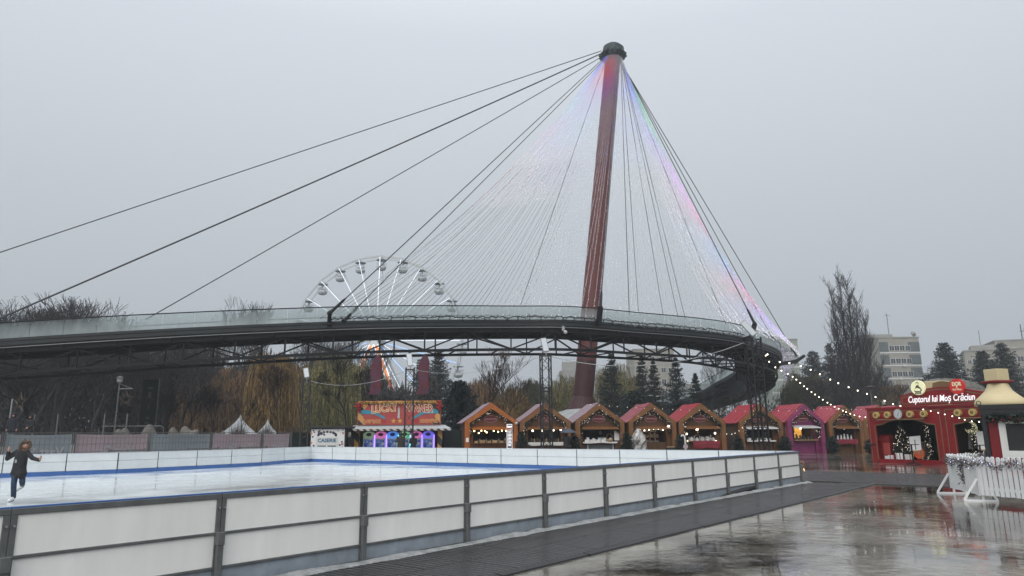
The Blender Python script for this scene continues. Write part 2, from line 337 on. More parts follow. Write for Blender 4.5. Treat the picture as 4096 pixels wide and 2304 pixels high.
# ------------------------------------------------------------------ object helpers
def tag(o, label=None, cat=None, group=None, kind=None):
    for k, v in (('label', label), ('category', cat), ('group', group), ('kind', kind)):
        if v: o[k] = v
    return o
def empty(name, loc=(0, 0, 0), rz=0, label=None, cat=None, group=None):
    o = bpy.data.objects.new(name, None); COL.objects.link(o); o.location = loc; o.rotation_euler = (0, 0, rz); o.empty_display_size = .2
    return tag(o, label, cat, group)
def link_mesh(name, me, material, parent=None):
    o = bpy.data.objects.new(name, me); COL.objects.link(o)
    if material is not None:
        me.materials.clear()
        for x in (material if isinstance(material, (list, tuple)) else [material]): me.materials.append(M[x] if isinstance(x, str) else x)
    if parent: o.parent = parent
    return o
def copy_tree(o, parent=None):
    c = o.copy(); COL.objects.link(c)
    if parent: c.parent = parent
    for ch in o.children: copy_tree(ch, c)
    return c
def np_mesh(name, V, Fq, smooth=False):
    """V (n,3); Fq (m,k) all faces of the same size"""
    me = bpy.data.meshes.new(name); V = np.asarray(V, dtype=np.float32); Fq = np.asarray(Fq, dtype=np.int32)
    me.vertices.add(len(V)); me.vertices.foreach_set('co', V.ravel())
    m_, k_ = Fq.shape; me.loops.add(m_ * k_); me.loops.foreach_set('vertex_index', Fq.ravel())
    me.polygons.add(m_); me.polygons.foreach_set('loop_start', np.arange(0, m_ * k_, k_, dtype=np.int32))
    me.update(calc_edges=True); me.validate()
    if smooth: me.polygons.foreach_set('use_smooth', np.ones(m_, dtype=bool))
    return me
class MB:
    def __init__(s): s.v = []; s.f = []; s.mi = []; s.cur = 0
    def add(s, V, Fs):
        n = len(s.v); s.v += [tuple(x) for x in V]; s.f += [tuple(n + i for i in f) for f in Fs]; s.mi += [s.cur] * len(Fs); return s
    def box(s, x0, y0, z0, x1, y1, z1):
        V = [(x, y, z) for z in (z0, z1) for y in (y0, y1) for x in (x0, x1)]
        return s.add(V, [(0, 2, 3, 1), (4, 5, 7, 6), (0, 1, 5, 4), (2, 6, 7, 3), (0, 4, 6, 2), (1, 3, 7, 5)])
    def bar(s, a, b, w=.1, h=None, up=(0, 0, 1)):
        h = h or w; a = Vector(a); b = Vector(b); d = (b - a).normalized(); u = Vector(up)
        if abs(d.dot(u)) > .98: u = Vector((0, 1, 0))
        r = d.cross(u).normalized(); u = r.cross(d)
        V = [p + r * (w / 2 * i) + u * (h / 2 * j) for p in (a, b) for i, j in ((-1, -1), (1, -1), (1, 1), (-1, 1))]
        return s.add(V, [(0, 3, 2, 1), (4, 5, 6, 7), (0, 1, 5, 4), (1, 2, 6, 5), (2, 3, 7, 6), (3, 0, 4, 7)])
    def tube(s, pts, r, n=6, cap=True):
        pts = [Vector(p) for p in pts]; rs = r if isinstance(r, (list, tuple)) else [r] * len(pts); V = []; F = []
        for i, p in enumerate(pts):
            d = (pts[min(i + 1, len(pts) - 1)] - pts[max(i - 1, 0)]).normalized(); u = Vector((0, 0, 1)) if abs(d.z) < .9 else Vector((1, 0, 0))
            a = d.cross(u).normalized(); b = a.cross(d)
            V += [p + (a * math.cos(2 * PI * k / n) + b * math.sin(2 * PI * k / n)) * rs[i] for k in range(n)]
        for i in range(len(pts) - 1):
            for k in range(n): F.append((i * n + k, i * n + (k + 1) % n, (i + 1) * n + (k + 1) % n, (i + 1) * n + k))
        if cap: F.append(tuple(range(n - 1, -1, -1))); F.append(tuple((len(pts) - 1) * n + k for k in range(n)))
        return s.add(V, F)
    def lathe(s, prof, n=16, c=(0, 0, 0)):
        V = [(c[0] + r * math.cos(2 * PI * k / n), c[1] + r * math.sin(2 * PI * k / n), c[2] + z) for r, z in prof for k in range(n)]; F = []
        for i in range(len(prof) - 1):
            for k in range(n): F.append((i * n + k, i * n + (k + 1) % n, (i + 1) * n + (k + 1) % n, (i + 1) * n + k))
        F.append(tuple(range(n - 1, -1, -1))); F.append(tuple((len(prof) - 1) * n + k for k in range(n)))
        return s.add(V, F)
    def prism(s, poly, y0, y1):
        """polygon in x,z (counter-clockwise seen from -y), extruded from y0 (front) to y1"""
        n = len(poly); V = [(x, y0, z) for x, z in poly] + [(x, y1, z) for x, z in poly]
        return s.add(V, [tuple(range(n)), tuple(range(2 * n - 1, n - 1, -1))] + [(i, n + i, n + (i + 1) % n, (i + 1) % n) for i in range(n)])
    def slab(s, poly, z0, z1):
        n = len(poly); V = [(p[0], p[1], z0) for p in poly] + [(p[0], p[1], z1) for p in poly]
        return s.add(V, [tuple(range(n - 1, -1, -1)), tuple(range(n, 2 * n))] + [(i, (i + 1) % n, n + (i + 1) % n, n + i) for i in range(n)])
    def ball(s, c, r, n=8, m=6, sq=(1, 1, 1)):
        V = [(c[0], c[1], c[2] - r * sq[2])]; F = []
        for j in range(1, m):
            a = -PI / 2 + PI * j / m
            V += [(c[0] + r * sq[0] * math.cos(a) * math.cos(2 * PI * k / n), c[1] + r * sq[1] * math.cos(a) * math.sin(2 * PI * k / n), c[2] + r * sq[2] * math.sin(a)) for k in range(n)]
        V.append((c[0], c[1], c[2] + r * sq[2])); T = len(V) - 1
        for k in range(n):
            F.append((0, 1 + (k + 1) % n, 1 + k)); F.append((T, 1 + (m - 2) * n + k, 1 + (m - 2) * n + (k + 1) % n))
            for j in range(m - 2): F.append((1 + j * n + k, 1 + j * n + (k + 1) % n, 1 + (j + 1) * n + (k + 1) % n, 1 + (j + 1) * n + k))
        return s.add(V, F)
    def build(s, name, material, parent=None, smooth=False, world=False, bevel=0):
        if world and parent is not None:
            off = Vector(parent.location); s.v = [(x - off.x, y - off.y, z - off.z) for x, y, z in s.v]
        me = bpy.data.meshes.new(name); me.from_pydata(s.v, [], s.f); me.update()
        if bevel:
            b = bmesh.new(); b.from_mesh(me); bmesh.ops.bevel(b, geom=b.edges[:], offset=bevel, segments=1, affect='EDGES'); b.to_mesh(me); b.free()
        o = link_mesh(name, me, material, parent)
        if not bevel and len(set(s.mi)) > 1: me.polygons.foreach_set('material_index', np.array(s.mi, dtype=np.int32))
        if smooth: me.polygons.foreach_set('use_smooth', np.ones(len(me.polygons), dtype=bool))
        return o
def seg_mesh(name, segs, n=3):
    """many tapered round sticks: rows x0 y0 z0 x1 y1 z1 r0 r1"""
    S = np.asarray(segs, dtype=np.float64); a = S[:, 0:3]; b = S[:, 3:6]; d = b - a; d /= np.linalg.norm(d, axis=1, keepdims=True) + 1e-9
    up = np.where(np.abs(d[:, 2:3]) < .9, np.array([[0, 0, 1.]]), np.array([[1., 0, 0]])); r = np.cross(d, up); r /= np.linalg.norm(r, axis=1, keepdims=True); u = np.cross(r, d)
    ang = 2 * PI * np.arange(n) / n; ring = r[:, None, :] * np.cos(ang)[None, :, None] + u[:, None, :] * np.sin(ang)[None, :, None]
    V = np.concatenate([a[:, None] + ring * S[:, 6, None, None], b[:, None] + ring * S[:, 7, None, None]], 1).reshape(-1, 3)
    base = (np.arange(len(S)) * 2 * n)[:, None, None]; k = np.arange(n)
    Fq = (base + np.stack([k, (k + 1) % n, n + (k + 1) % n, n + k], 1)[None]).reshape(-1, 4)
    return np_mesh(name, V, Fq)
def card_mesh(name, P, D, W, lens, wid):
    """leaf cards: point, direction, side vector, length, width -> pointed quads"""
    P = np.asarray(P); D = np.asarray(D); W = np.asarray(W); lens = np.asarray(lens)[:, None]; wid = np.asarray(wid)[:, None]
    V = np.stack([P, P + D * lens * .45 + W * wid * .5, P + D * lens, P + D * lens * .45 - W * wid * .5], 1).reshape(-1, 3)
    return np_mesh(name, V, np.arange(len(P) * 4).reshape(-1, 4))
def rnd_dirs(n):
    d = rng.normal(size=(n, 3)); return d / np.linalg.norm(d, axis=1, keepdims=True)
def octa_mesh(name, P, r):
    P = np.asarray(P, dtype=np.float64); r = np.broadcast_to(np.asarray(r, dtype=np.float64), (len(P),))
    o = np.array([(1, 0, 0), (-1, 0, 0), (0, 1, 0), (0, -1, 0), (0, 0, 1), (0, 0, -1)], dtype=float)
    V = (P[:, None] + o[None] * r[:, None, None]).reshape(-1, 3)
    f = np.array([(0, 2, 4), (2, 1, 4), (1, 3, 4), (3, 0, 4), (2, 0, 5), (1, 2, 5), (3, 1, 5), (0, 3, 5)])
    return np_mesh(name, V, (np.arange(len(P))[:, None, None] * 6 + f[None]).reshape(-1, 3))
def text_mesh(body, size, extrude=.005, shear=0, bold=0, spacing=1, width=None):
    c = bpy.data.curves.new('t', 'FONT'); c.body = body; c.size = size; c.align_x = 'CENTER'; c.align_y = 'CENTER'; c.extrude = extrude; c.shear = shear; c.offset = bold; c.space_character = spacing; c.resolution_u = 3
    o = bpy.data.objects.new('t', c); COL.objects.link(o); bpy.context.view_layer.update()
    me = bpy.data.meshes.new_from_object(o.evaluated_get(bpy.context.evaluated_depsgraph_get())); bpy.data.objects.remove(o); bpy.data.curves.remove(c)
    if width:
        xs = [v.co.x for v in me.vertices]; k = width / max(1e-6, max(xs) - min(xs))
        for v in me.vertices: v.co.x *= k
    return me
def text_obj(name, body, size, material, parent, loc, rot=(PI / 2, 0, 0), mirror=False, **kw):
    me = text_mesh(body, size, **kw)
    mt = Matrix.Translation(loc) @ Euler(rot).to_matrix().to_4x4() @ Matrix.Diagonal((-1 if mirror else 1, 1, 1, 1))
    me.transform(mt); return link_mesh(name, me, material, parent)
def oval(rx, rz, n=28, cx=0, cz=0): return [(cx + rx * math.cos(2 * PI * k / n), cz + rz * math.sin(2 * PI * k / n)) for k in range(n)]
def ring_prism(mb, outer, inner, y0, y1):
    n = len(outer); V = [(x, y0, z) for x, z in outer] + [(x, y0, z) for x, z in inner] + [(x, y1, z) for x, z in outer] + [(x, y1, z) for x, z in inner]; F = []
    for i in range(n):
        j = (i + 1) % n; F += [(i, j, n + j, n + i), (2 * n + i, 3 * n + i, 3 * n + j, 2 * n + j), (i, 2 * n + i, 2 * n + j, j), (n + i, n + j, 3 * n + j, 3 * n + i)]
    mb.add(V, F)
def bez(a, b, sag, n=24, side=Vector((0, 0, -1))):
    a = Vector(a); b = Vector(b); return [a.lerp(b, t / n) + side * (sag * 4 * (t / n) * (1 - t / n)) for t in range(n + 1)]
ORD = ['first', 'second', 'third', 'fourth', 'fifth', 'sixth', 'seventh', 'eighth', 'ninth', 'tenth', 'eleventh', 'twelfth', 'thirteenth', 'fourteenth', 'fifteenth', 'sixteenth', 'seventeenth', 'eighteenth']

# ================================================================== THE SETTING
def sheet(name, poly, z, material, kind='structure'):
    me = bpy.data.meshes.new(name); me.from_pydata([(x, y, z) for x, y in poly], [], [tuple(range(len(poly)))]); o = link_mesh(name, me, material); o['kind'] = kind; return o
sheet('ground', [(-1500, -300), (1500, -300), (1500, 2500), (-1500, 2500)], -.008, 'grass_dark')
sheet('plaza', [(-45, -20), (60, -20), (60, 64), (-8, 66), (-12, 50), (-45, 33)], 0, 'wet_ground')
# rink frame of reference: C0 far right corner, T along the front boards (towards the corner), N across the mats (away from the ice)
C0 = Vector((9.356, 23.645, 0)); AN = .8883; T = Vector((math.cos(AN), math.sin(AN), 0)); N = Vector((math.sin(AN), -math.cos(AN), 0)); BH = 1.01; ICE = .20
far = [C0.copy()] + [C0 - N * s for s in (.72,)] + [C0 - N * (.72 + 2 * i) for i in range(1, 14)]
left = [Vector(p + (0,)) for p in ((-12.2, 38.3), (-12.45, 35.6), (-13.28, 33.9), (-14.15, 32.2), (-15.1, 30.6), (-15.97, 29.1), (-17.3, 27.9), (-18.75, 26.5), (-20.2, 25.1), (-21.7, 23.7), (-23.2, 22.3))]
loop = [C0 - T * 26.0] + [C0] + far[1:] + left
sheet('ice', [(p.x, p.y) for p in [C0 - T * 26 - N * .06] + [C0 - N * .06 - T * .06] + [p for p in far[1:]] + left + [Vector((-24.5, 21, 0)), Vector((-18, 5, 0))]], ICE, 'ice')

# ------------------------------------------------------------------ rink boards (each panel is a thing)
def board_proto(L, front, name='rink_board'):
    t = empty(name); g = .005
    m = MB(); m.box(g, -.03, BH - .055, L - g, .025, BH); m.box(g, -.03, .0, L - g, .025, .045); m.box(g, -.032, .575, L - g, -.004, .603); m.box(g, -.032, .215, L - g, -.004, .243)
    m.box(g, -.029, .046, .055, .024, BH - .056); m.box(L - .055, -.029, .046, L - g, .024, BH - .056); m.build('frame', 'steel', t, bevel=.003)
    MB().box(.056, -.012, .604, L - .056, .012, BH - .057).build('upper_panel', 'board_white', t)
    MB().box(.056, -.012, .244, L - .056, .012, .574).build('lower_panel', 'board_white', t)
    MB().box(.056, -.010, .046, L - .056, .010, .214).build('kick_panel', 'kick_grey', t)
    m = MB(); m.box(.02, .028, .365, L - .02, .036, .70); m.box(.02, .028, .712, L - .02, .036, BH - .003); m.build('inner_panel', 'board_inner', t)
    MB().box(.003, .028, ICE - .15, L - .003, .044, .355).build('kick_strip', 'kick_blue', t)
    MB().box(.002, -.006 if front else -.03, BH + .001, L - .002, .046, BH + .014).build('cap_strip', 'kick_blue' if front else 'cap_pale', t)
    p = MB().box(L - .045, -.085, 0, L + .02, -.033, .60).build('post', 'steel', t, bevel=.004)
    MB().box(L - .055, -.094, .47, L + .029, -.031, .605).build('socket', 'steel', p, bevel=.004)
    for zz in (.30, .86):
        for xx in (.03, L - .03): MB().tube([(xx, -.034, zz), (xx, -.055, zz)], .011, 6).build('bolt', 'galv', t)
    return t
protos = {}
def place_board(a, b, front, label, group):
    L = round((b - a).length, 2); key = (L, front)
    if key in protos: o = copy_tree(protos[key])
    else: o = protos[key] = board_proto(L, front)
    o.location = a; o.rotation_euler = (0, 0, math.atan2(b.y - a.y, b.x - a.x)); tag(o, label, 'rink board', group); return o
for i in range(13):
    a = C0 - T * (2 * (i + 1)); b = C0 - T * (2 * i)
    place_board(a, b, True, f'{ORD[i]} panel of the near rink wall counted from its far corner' if i else 'near rink wall panel ending at the far corner by the red booth', 'near rink wall panels')
fp = far[1:] + left
for i in range(len(fp)):
    a = far[0] if i == 0 else fp[i - 1]; b = fp[i]
    if i <= 14: lab = f'{ORD[i]} panel of the far rink wall counted from its right corner'; g = 'far rink wall panels'
    else: lab = f'{ORD[i - 15]} rink wall panel below the banner fence counted from its right end'; g = 'rink wall panels below the banner fence'
    place_board(a, b, False, lab, g)           # local +y faces the ice (walking the wall with the ice on the left)
# slushy membrane edge along the foot of the near wall
m = MB(); V = []; n_ = 90
for i in range(n_ + 1):
    p = C0 - T * (26 - i * 26.3 / n_)
    wd = .16 + .10 * rng.random(); h1 = .02 + .035 * rng.random()
    V += [p + N * .09 + Vector((0, 0, h1 + .02)), p + N * (.09 + wd * .5) + Vector((0, 0, h1)), p + N * (.09 + wd) + Vector((0, 0, .003))]
m.add(V, [(3 * i + k, 3 * i + k + 1, 3 * i + k + 4, 3 * i + k + 3) for i in range(n_) for k in range(2)])
o = m.build('membrane_edge', 'snow', smooth=True); tag(o, 'crumpled grey membrane strip along the foot of the near rink wall', 'membrane')

# ------------------------------------------------------------------ ribbed rubber mats
def mat_proto(lx, ly):
    t = empty('rubber_mat')
    MB().box(.006, .006, .004, lx - .006, ly - .006, .026).build('ribbed_top', 'ribbed_rubber', t)
    m = MB(); m.box(0, 0, .004, lx, .005, .022); m.box(0, ly - .005, .004, lx, ly, .022); m.box(0, .0055, .004, .005, ly - .0055, .022); m.box(lx - .005, .0055, .004, lx, ly - .0055, .022); m.build('edge', 'rubber_edge', t)
    return t
RZ = math.atan2(T.y, T.x)
pm = None
for r_ in range(2):
    for i in range(14):
        s = -25.1 + 1.8 * i + (.75 if r_ else 0)
        if pm is None: o = pm = mat_proto(1.8, .86)
        else: o = copy_tree(pm)
        o.location = C0 + T * s + N * (.22 + .86 * (r_ + 1)); o.rotation_euler = (0, 0, RZ)
        tag(o, 'wet black ribbed rubber mat ' + ('beside the foot of the near rink wall' if r_ == 0 else 'in the outer row, edged by the open wet ground'), 'mat', 'rubber mats along the near rink wall' if r_ == 0 else 'outer row of rubber mats by the rink')
pm2 = None
for i in range(4):
    for j in range(8):
        if pm2 is None: o = pm2 = mat_proto(1.62, 1.55)
        else: o = copy_tree(pm2)
        o.location = C0 + T * (.95 + 1.63 * i) + N * (-4.0 + 1.56 * (j + 1)) + Vector((0, 0, .001 * ((i + j) % 2))); o.rotation_euler = (0, 0, RZ)
        tag(o, 'wet black rubber mat lying in the broad patch past the rink corner', 'mat', 'rubber mats past the rink corner')
def ramp_edge(name, p, q, label):
    m = MB(); d = (q - p).normalized(); s = Vector((d.y, -d.x, 0)); L_ = (q - p).length; k = max(1, int(L_ / 1.8))
    for i in range(k):
        a = p + d * (L_ * i / k + .01) + s * (.01 * ((i % 3) - 1)); b = p + d * (L_ * (i + 1) / k - .01) + s * (.01 * ((i % 3) - 1))
        V = []
        for c in (a, b): V += [c, c + Vector((0, 0, .034)), c + s * .11 + Vector((0, 0, .022)), c + s * .12]
        m.add(V, [(0, 1, 5, 4), (1, 2, 6, 5), (2, 3, 7, 6), (0, 3, 2, 1), (4, 5, 6, 7)])
    o = m.build(name, 'rubber_edge'); tag(o, label, 'edge ramp', 'black edge ramps of the mats')
ramp_edge('edge_ramp', C0 - T * 25 + N * 1.96, C0 + T * .9 + N * 1.96, 'long black edge ramp of the mats beside the near rink wall')
ramp_edge('edge_ramp', C0 + T * .9 + N * 2.0, C0 + T * .9 + N * 8.6, 'short black edge ramp running from the mat corner to the picket fence')
# rolled mat at the foot of the boards
pr = gz(1815, 1254); qr = gz(1893, 1237)
m = MB(); dd = (qr - pr).normalized(); m.tube([pr + Vector((0, 0, .03)), pr.lerp(qr, .35) + Vector((0, 0, .06)), pr.lerp(qr, .7) + Vector((0, 0, .085)), qr + Vector((0, 0, .10))], [.03, .07, .085, .095], 10)
o = m.build('rolled_mat', 'rubber_edge', smooth=True); tag(o, 'black rubber mat half rolled up at the foot of the near rink wall', 'rolled mat')

n = 130; P = []
for k in range(n):
    q = C0 + T * (-24 + 30 * rng.random()) + N * (2.2 + 9 * rng.random() ** 1.5); P.append((q.x, q.y, .006))
D = rnd_dirs(n); D[:, 2] = .05; W = rnd_dirs(n); W[:, 2] = .05
o = link_mesh('fallen_leaves', card_mesh('fallen_leaves', P, D, W, .03 + .04 * rng.random(n), .02 + .03 * rng.random(n)), 'bark_dark'); o['kind'] = 'stuff'

# ------------------------------------------------------------------ banner fence behind the rink
fpts = [(-70, 32.5), (12, 34), (190, 36.5), (378, 40), (534, 44), (662, 47.5), (733, 49.5)]
FP = [ground_at(x, Y) for x, Y in fpts]
cols = ['banner_pink', 'banner_pink', 'banner_grey', 'banner_pink', 'banner_grey', 'banner_pink', 'banner_pink']
txts = [None, 'Vast Sit', 'Vast Sit', None, 'Vast Sit', 'Vast']
flabs = ['pink banner fence section at the far left edge', 'grey banner fence section behind the skater', 'wide pink banner fence section right of the skater',
         'grey banner fence section below the row of rocks', 'pink banner fence section below the white tents', 'narrow pink banner fence section next to the dark netting']
for i in range(6):
    a, b = FP[i], FP[i + 1]; L = (b - a).length; H_ = 1.86
    t = empty('fence_section', a, math.atan2(b.y - a.y, b.x - a.x), flabs[i], 'fence', 'banner fence sections')
    for x in (.04, L - .06): MB().bar((x, 0, .0), (x, 0, H_ + .02), .045).build('post', 'steel', t)
    m = MB(); m.bar((.03, 0, H_), (L - .05, 0, H_), .035); m.bar((.03, 0, .12), (L - .05, 0, .12), .035)
    for k in range(1, int(L / .22)): m.bar((k * .22, .0, .1), (k * .22, .0, H_), .008)
    for z in (.5, .9, 1.3, 1.6): m.bar((.05, 0, z), (L - .05, 0, z), .01)
    m.build('mesh_frame', 'steel', t)
    # cloth hangs on the far side of the wires and sags between ties
    nx, nz = 18, 6; V = []
    for iz in range(nz + 1):
        for ix in range(nx + 1):
            u = ix / nx; v = iz / nz
            V.append((.10 + (L - .22) * u, .02 + .030 * math.sin(u * 9 + i) * (1 - abs(2 * v - 1)) + .02 * rng.random(), .14 + (1.66 - (.05 * math.sin(PI * u))) * v))
    Fc = [(iz * (nx + 1) + ix, iz * (nx + 1) + ix + 1, (iz + 1) * (nx + 1) + ix + 1, (iz + 1) * (nx + 1) + ix) for iz in range(nz) for ix in range(nx)]
    cl = MB().add(V, Fc).build('banner', cols[i + 1] if i else 'banner_pink', t, smooth=True)
    if txts[i]: text_obj('lettering', txts[i], .62, 'banner_letter', cl, (L * .55, -.03, .92), mirror=True, extrude=.002, bold=.012)
a = FP[6]; b = ground_at(786, 51)
t = empty('netting_fence', a, math.atan2(b.y - a.y, b.x - a.x), 'dark green netting fence between the banner fence and the ticket kiosk', 'fence')
L = (b - a).length; m = MB(); m.box(.02, 0, .05, L, .03, 1.85); m.build('netting', 'green_net', t); MB().bar((.03, -.03, 0), (.03, -.03, 1.9), .05).build('post', 'steel', t)
a = ground_at(1107, 53); b = ground_at(1172, 53)
t = empty('netting_fence', a, 0, 'dark green netting fence between the game arcade and the orange stall', 'fence')
MB().box(0, 0, .05, (b - a).length, .03, 1.95).build('netting', 'green_net', t); MB().bar((.0, -.03, 0), (.0, -.03, 2.0), .05).build('post', 'steel', t)

# ------------------------------------------------------------------ pipes resting on clamps along the top of the left rink wall
for k, (x, Y) in enumerate(((325, 34.0), (515, 37), (700 - 60, 40.5))):
    p = ground_at(x, Y)
    t = empty('trestle', p, R(40), f'{ORD[k]} low grey metal trestle between the rink wall and banner fence, from the left', 'trestle', 'metal trestles behind the rink wall')
    m = MB(); m.bar((-.8, 0, 1.02), (.8, 0, 1.02), .05); m.bar((-.8, 0, .85), (.8, 0, .85), .04); m.build('rail', 'steel', t)
    for x_ in (-.75, .75):
        m = MB(); m.bar((x_, -.25, 0), (x_, 0, 1.1), .05); m.bar((x_, .25, 0), (x_, 0, 1.1), .05); m.build('leg', 'steel', t)

# ------------------------------------------------------------------ generic string of bulbs
def bulb_string(name, pts, material, bulbs, r, label, group=None, cat='string lights', wire='black', wr=.008, drop=.06, cap_bulbs=90):
    t = empty(name, pts[0], 0, label, cat, group)
    m = MB(); m.tube([Vector(p) - Vector(pts[0]) for p in pts], wr, 4); m.build('cable', wire, t)
    # spread bulbs along the length
    P = [Vector(p) for p in pts]; d = [0]
    for i in range(1, len(P)): d.append(d[-1] + (P[i] - P[i - 1]).length)
    proto = None
    for k in range(min(bulbs, cap_bulbs)):
        s = d[-1] * (k + .5 + .25 * (random.random() - .5)) / bulbs
        i = max(j for j in range(len(d)) if d[j] <= s); i = min(i, len(P) - 2); q = P[i].lerp(P[i + 1], (s - d[i]) / max(1e-6, d[i + 1] - d[i])) - Vector((0, 0, drop)) - P[0]
        if proto is None:
            proto = MB().ball((0, 0, 0), r, 10, 8).build('bulb', material, t, smooth=True); so_ = MB().tube([(0, 0, r * .8), (0, 0, r * .8 + drop)], r * .4, 6).build('socket', wire, proto); proto.location = q; psock = so_
        else:
            b = proto.copy(); COL.objects.link(b); b.parent = t; b.location = q; s2 = psock.copy(); COL.objects.link(s2); s2.parent = b
    return t

# ================================================================== BRIDGE, MAST, CABLES
ctrl = []
for x, y, z in ((-330, 872, 7.4), (-150, 863, 8.0), (0, 853, 8.6), (322, 833, 9.35), (644, 817, 10.1), (966, 806, 10.75), (1288, 804.5, 11.2), (1448, 806, 11.2), (1609, 819, 11.2), (1769, 832.5, 11.2), (1868, 848, 11.2)):
    ctrl.append(gz(x, y, z))
ctrl += [Vector(p) for p in ((31.8, 83.5, 11.2), (36.5, 96, 10.9), (38.0, 106, 10.2), (35.5, 113.5, 9.0), (29.5, 117.5, 7.3), (21.5, 117.5, 5.6), (13, 113, 4.2), (5, 108, 3.2))]
def catmull(P, n=14):
    out = []
    for i in range(len(P) - 1):
        p0 = P[max(i - 1, 0)]; p1 = P[i]; p2 = P[i + 1]; p3 = P[min(i + 2, len(P) - 1)]
        for k in range(n):
            t = k / n; out.append(.5 * ((2 * p1) + (p2 - p0) * t + (2 * p0 - 5 * p1 + 4 * p2 - p3) * t * t + (3 * p1 - p0 - 3 * p2 + p3) * t ** 3))
    return out + [P[-1]]
dense = catmull(ctrl)
DL = [0]
for i in range(1, len(dense)): DL.append(DL[-1] + (dense[i] - dense[i - 1]).length)
def deck(s):
    s = max(0, min(DL[-1], s)); i = max(0, min(len(dense) - 2, int(np.searchsorted(DL, s)) - 1)); return dense[i].lerp(dense[i + 1], (s - DL[i]) / max(1e-6, DL[i + 1] - DL[i]))
def deck_in(s):      # horizontal direction across the deck, away from the outer edge
    a = deck(s - .6); b = deck(s + .6); d = (b - a); d.z = 0; d.normalize(); return Vector((-d.y, d.x, 0))
DLEN = DL[-1]; UPZ = Vector((0, 0, 1)); DW = 5.3
def deck_s(x):       # position along the deck seen at picture column x
    best = 0; bd = 1e9
    for i in range(int(DLEN * 4)):
        p = deck(i / 4)
        if i / 4 > DLEN * .72: break
        v = p - Vector((0, 0, EYE)); c = v.dot(_xi) / v.dot(_f); X = (2048 + F_PX * c) / K
        if abs(X - x) < bd: bd = abs(X - x); best = i / 4
    return best
bridge = empty('footbridge', (0, 60, 0), 0, 'dark curved steel footbridge with glass railings sweeping across the picture behind the rink', 'footbridge')
def sweep(profile, name, material, s0=0, s1=None, step=1.0, closed=True):
    s1 = DLEN if s1 is None else s1; n = int((s1 - s0) / step) + 1; V = []; F = []; k = len(profile)
    for i in range(n + 1):
        s = s0 + (s1 - s0) * i / n; p = deck(s); q = deck_in(s); V += [p + q * o + UPZ * z for o, z in profile]
    for i in range(n):
        for j in range(k if closed else k - 1): F.append((i * k + j, i * k + (j + 1) % k, (i + 1) * k + (j + 1) % k, (i + 1) * k + j))
    if closed: F += [tuple(range(k - 1, -1, -1)), tuple(n * k + j for j in range(k))]
    return MB().add(V, F).build(name, material, bridge, world=True)
sweep([(.02, 0), (.02, -.20), (.14, -.62), (DW - .14, -.62), (DW - .02, -.2), (DW - .02, 0)], 'deck', 'deck_dark')
sweep([(0, .03), (-.05, .02), (-.05, -.18), (.0, -.22), (.0, -.40), (-.04, -.42), (-.04, -.50), (.06, -.60), (.10, -.60), (.0195, -.2), (.0195, .03)], 'fascia', 'fascia')
sweep([(.06, -.605), (.16, -.605), (.16, -.65), (.06, -.65)], 'edge_trim', 'galv')
sweep([(DW - .04, .03), (DW + .05, .02), (DW + .05, -.5), (DW - .04, -.6), (DW - .018, -.2)], 'fascia', 'fascia')
for o_, nm in ((.55, 'top_chord'), (DW - .55, 'top_chord')): sweep([(o_ - .16, -.62), (o_ + .16, -.62), (o_ + .16, -1.0), (o_ - .16, -1.0)], nm, 'truss_paint')
CH = -2.35
for o_ in (.75, DW - .75): sweep([(o_ - .10, CH), (o_ + .10, CH), (o_ + .10, CH - .22), (o_ - .10, CH - .22)], 'bottom_chord', 'truss_paint')
# truss webs: one part per panel of the truss
def web(offset, shift, s0, s1, bay=3.7):
    n = int((s1 - s0) / bay)
    for i in range(n):
        a, b = s0 + shift + i * bay, s0 + shift + (i + 1) * bay
        P = lambda s, z: deck(s) + deck_in(s) * offset + UPZ * z
        m = MB(); m.bar(P(a, -.95), P(a, CH), .12)
        if i % 2: m.bar(P(a, -1.0), P(b, CH - .05), .12)
        else: m.bar(P(a, CH - .05), P(b, -1.0), .12)
        m.build('truss_web', 'truss_paint', bridge, world=True)
S_FRONT = deck_s(1868) + 8
web(.75, 0, 1, S_FRONT + 20); web(DW - .75, 1.6, 1, S_FRONT + 6)
for i in range(int(DLEN / 3.7)):
    s = i * 3.7; p = deck(s); q = deck_in(s); MB().bar(p + q * .75 + UPZ * (CH - .1), p + q * (DW - .75) + UPZ * (CH - .1), .10).build('cross_beam', 'truss_paint', bridge, world=True)
    MB().bar(p + q * .2 + UPZ * -.75, p + q * (DW - .2) + UPZ * -.75, .16, .3).build('cross_beam', 'truss_paint', bridge, world=True)
# closed dark web plates of the descending ramp
sweep([(.70, -.6), (.80, -.6), (.80, -3.0), (.70, -3.0)], 'web_plate', 'truss_paint', S_FRONT + 20, DLEN)
sweep([(DW - .80, -.6), (DW - .70, -.6), (DW - .70, -3.6), (DW - .80, -3.6)], 'web_plate', 'truss_paint', S_FRONT + 4, S_FRONT + 34)
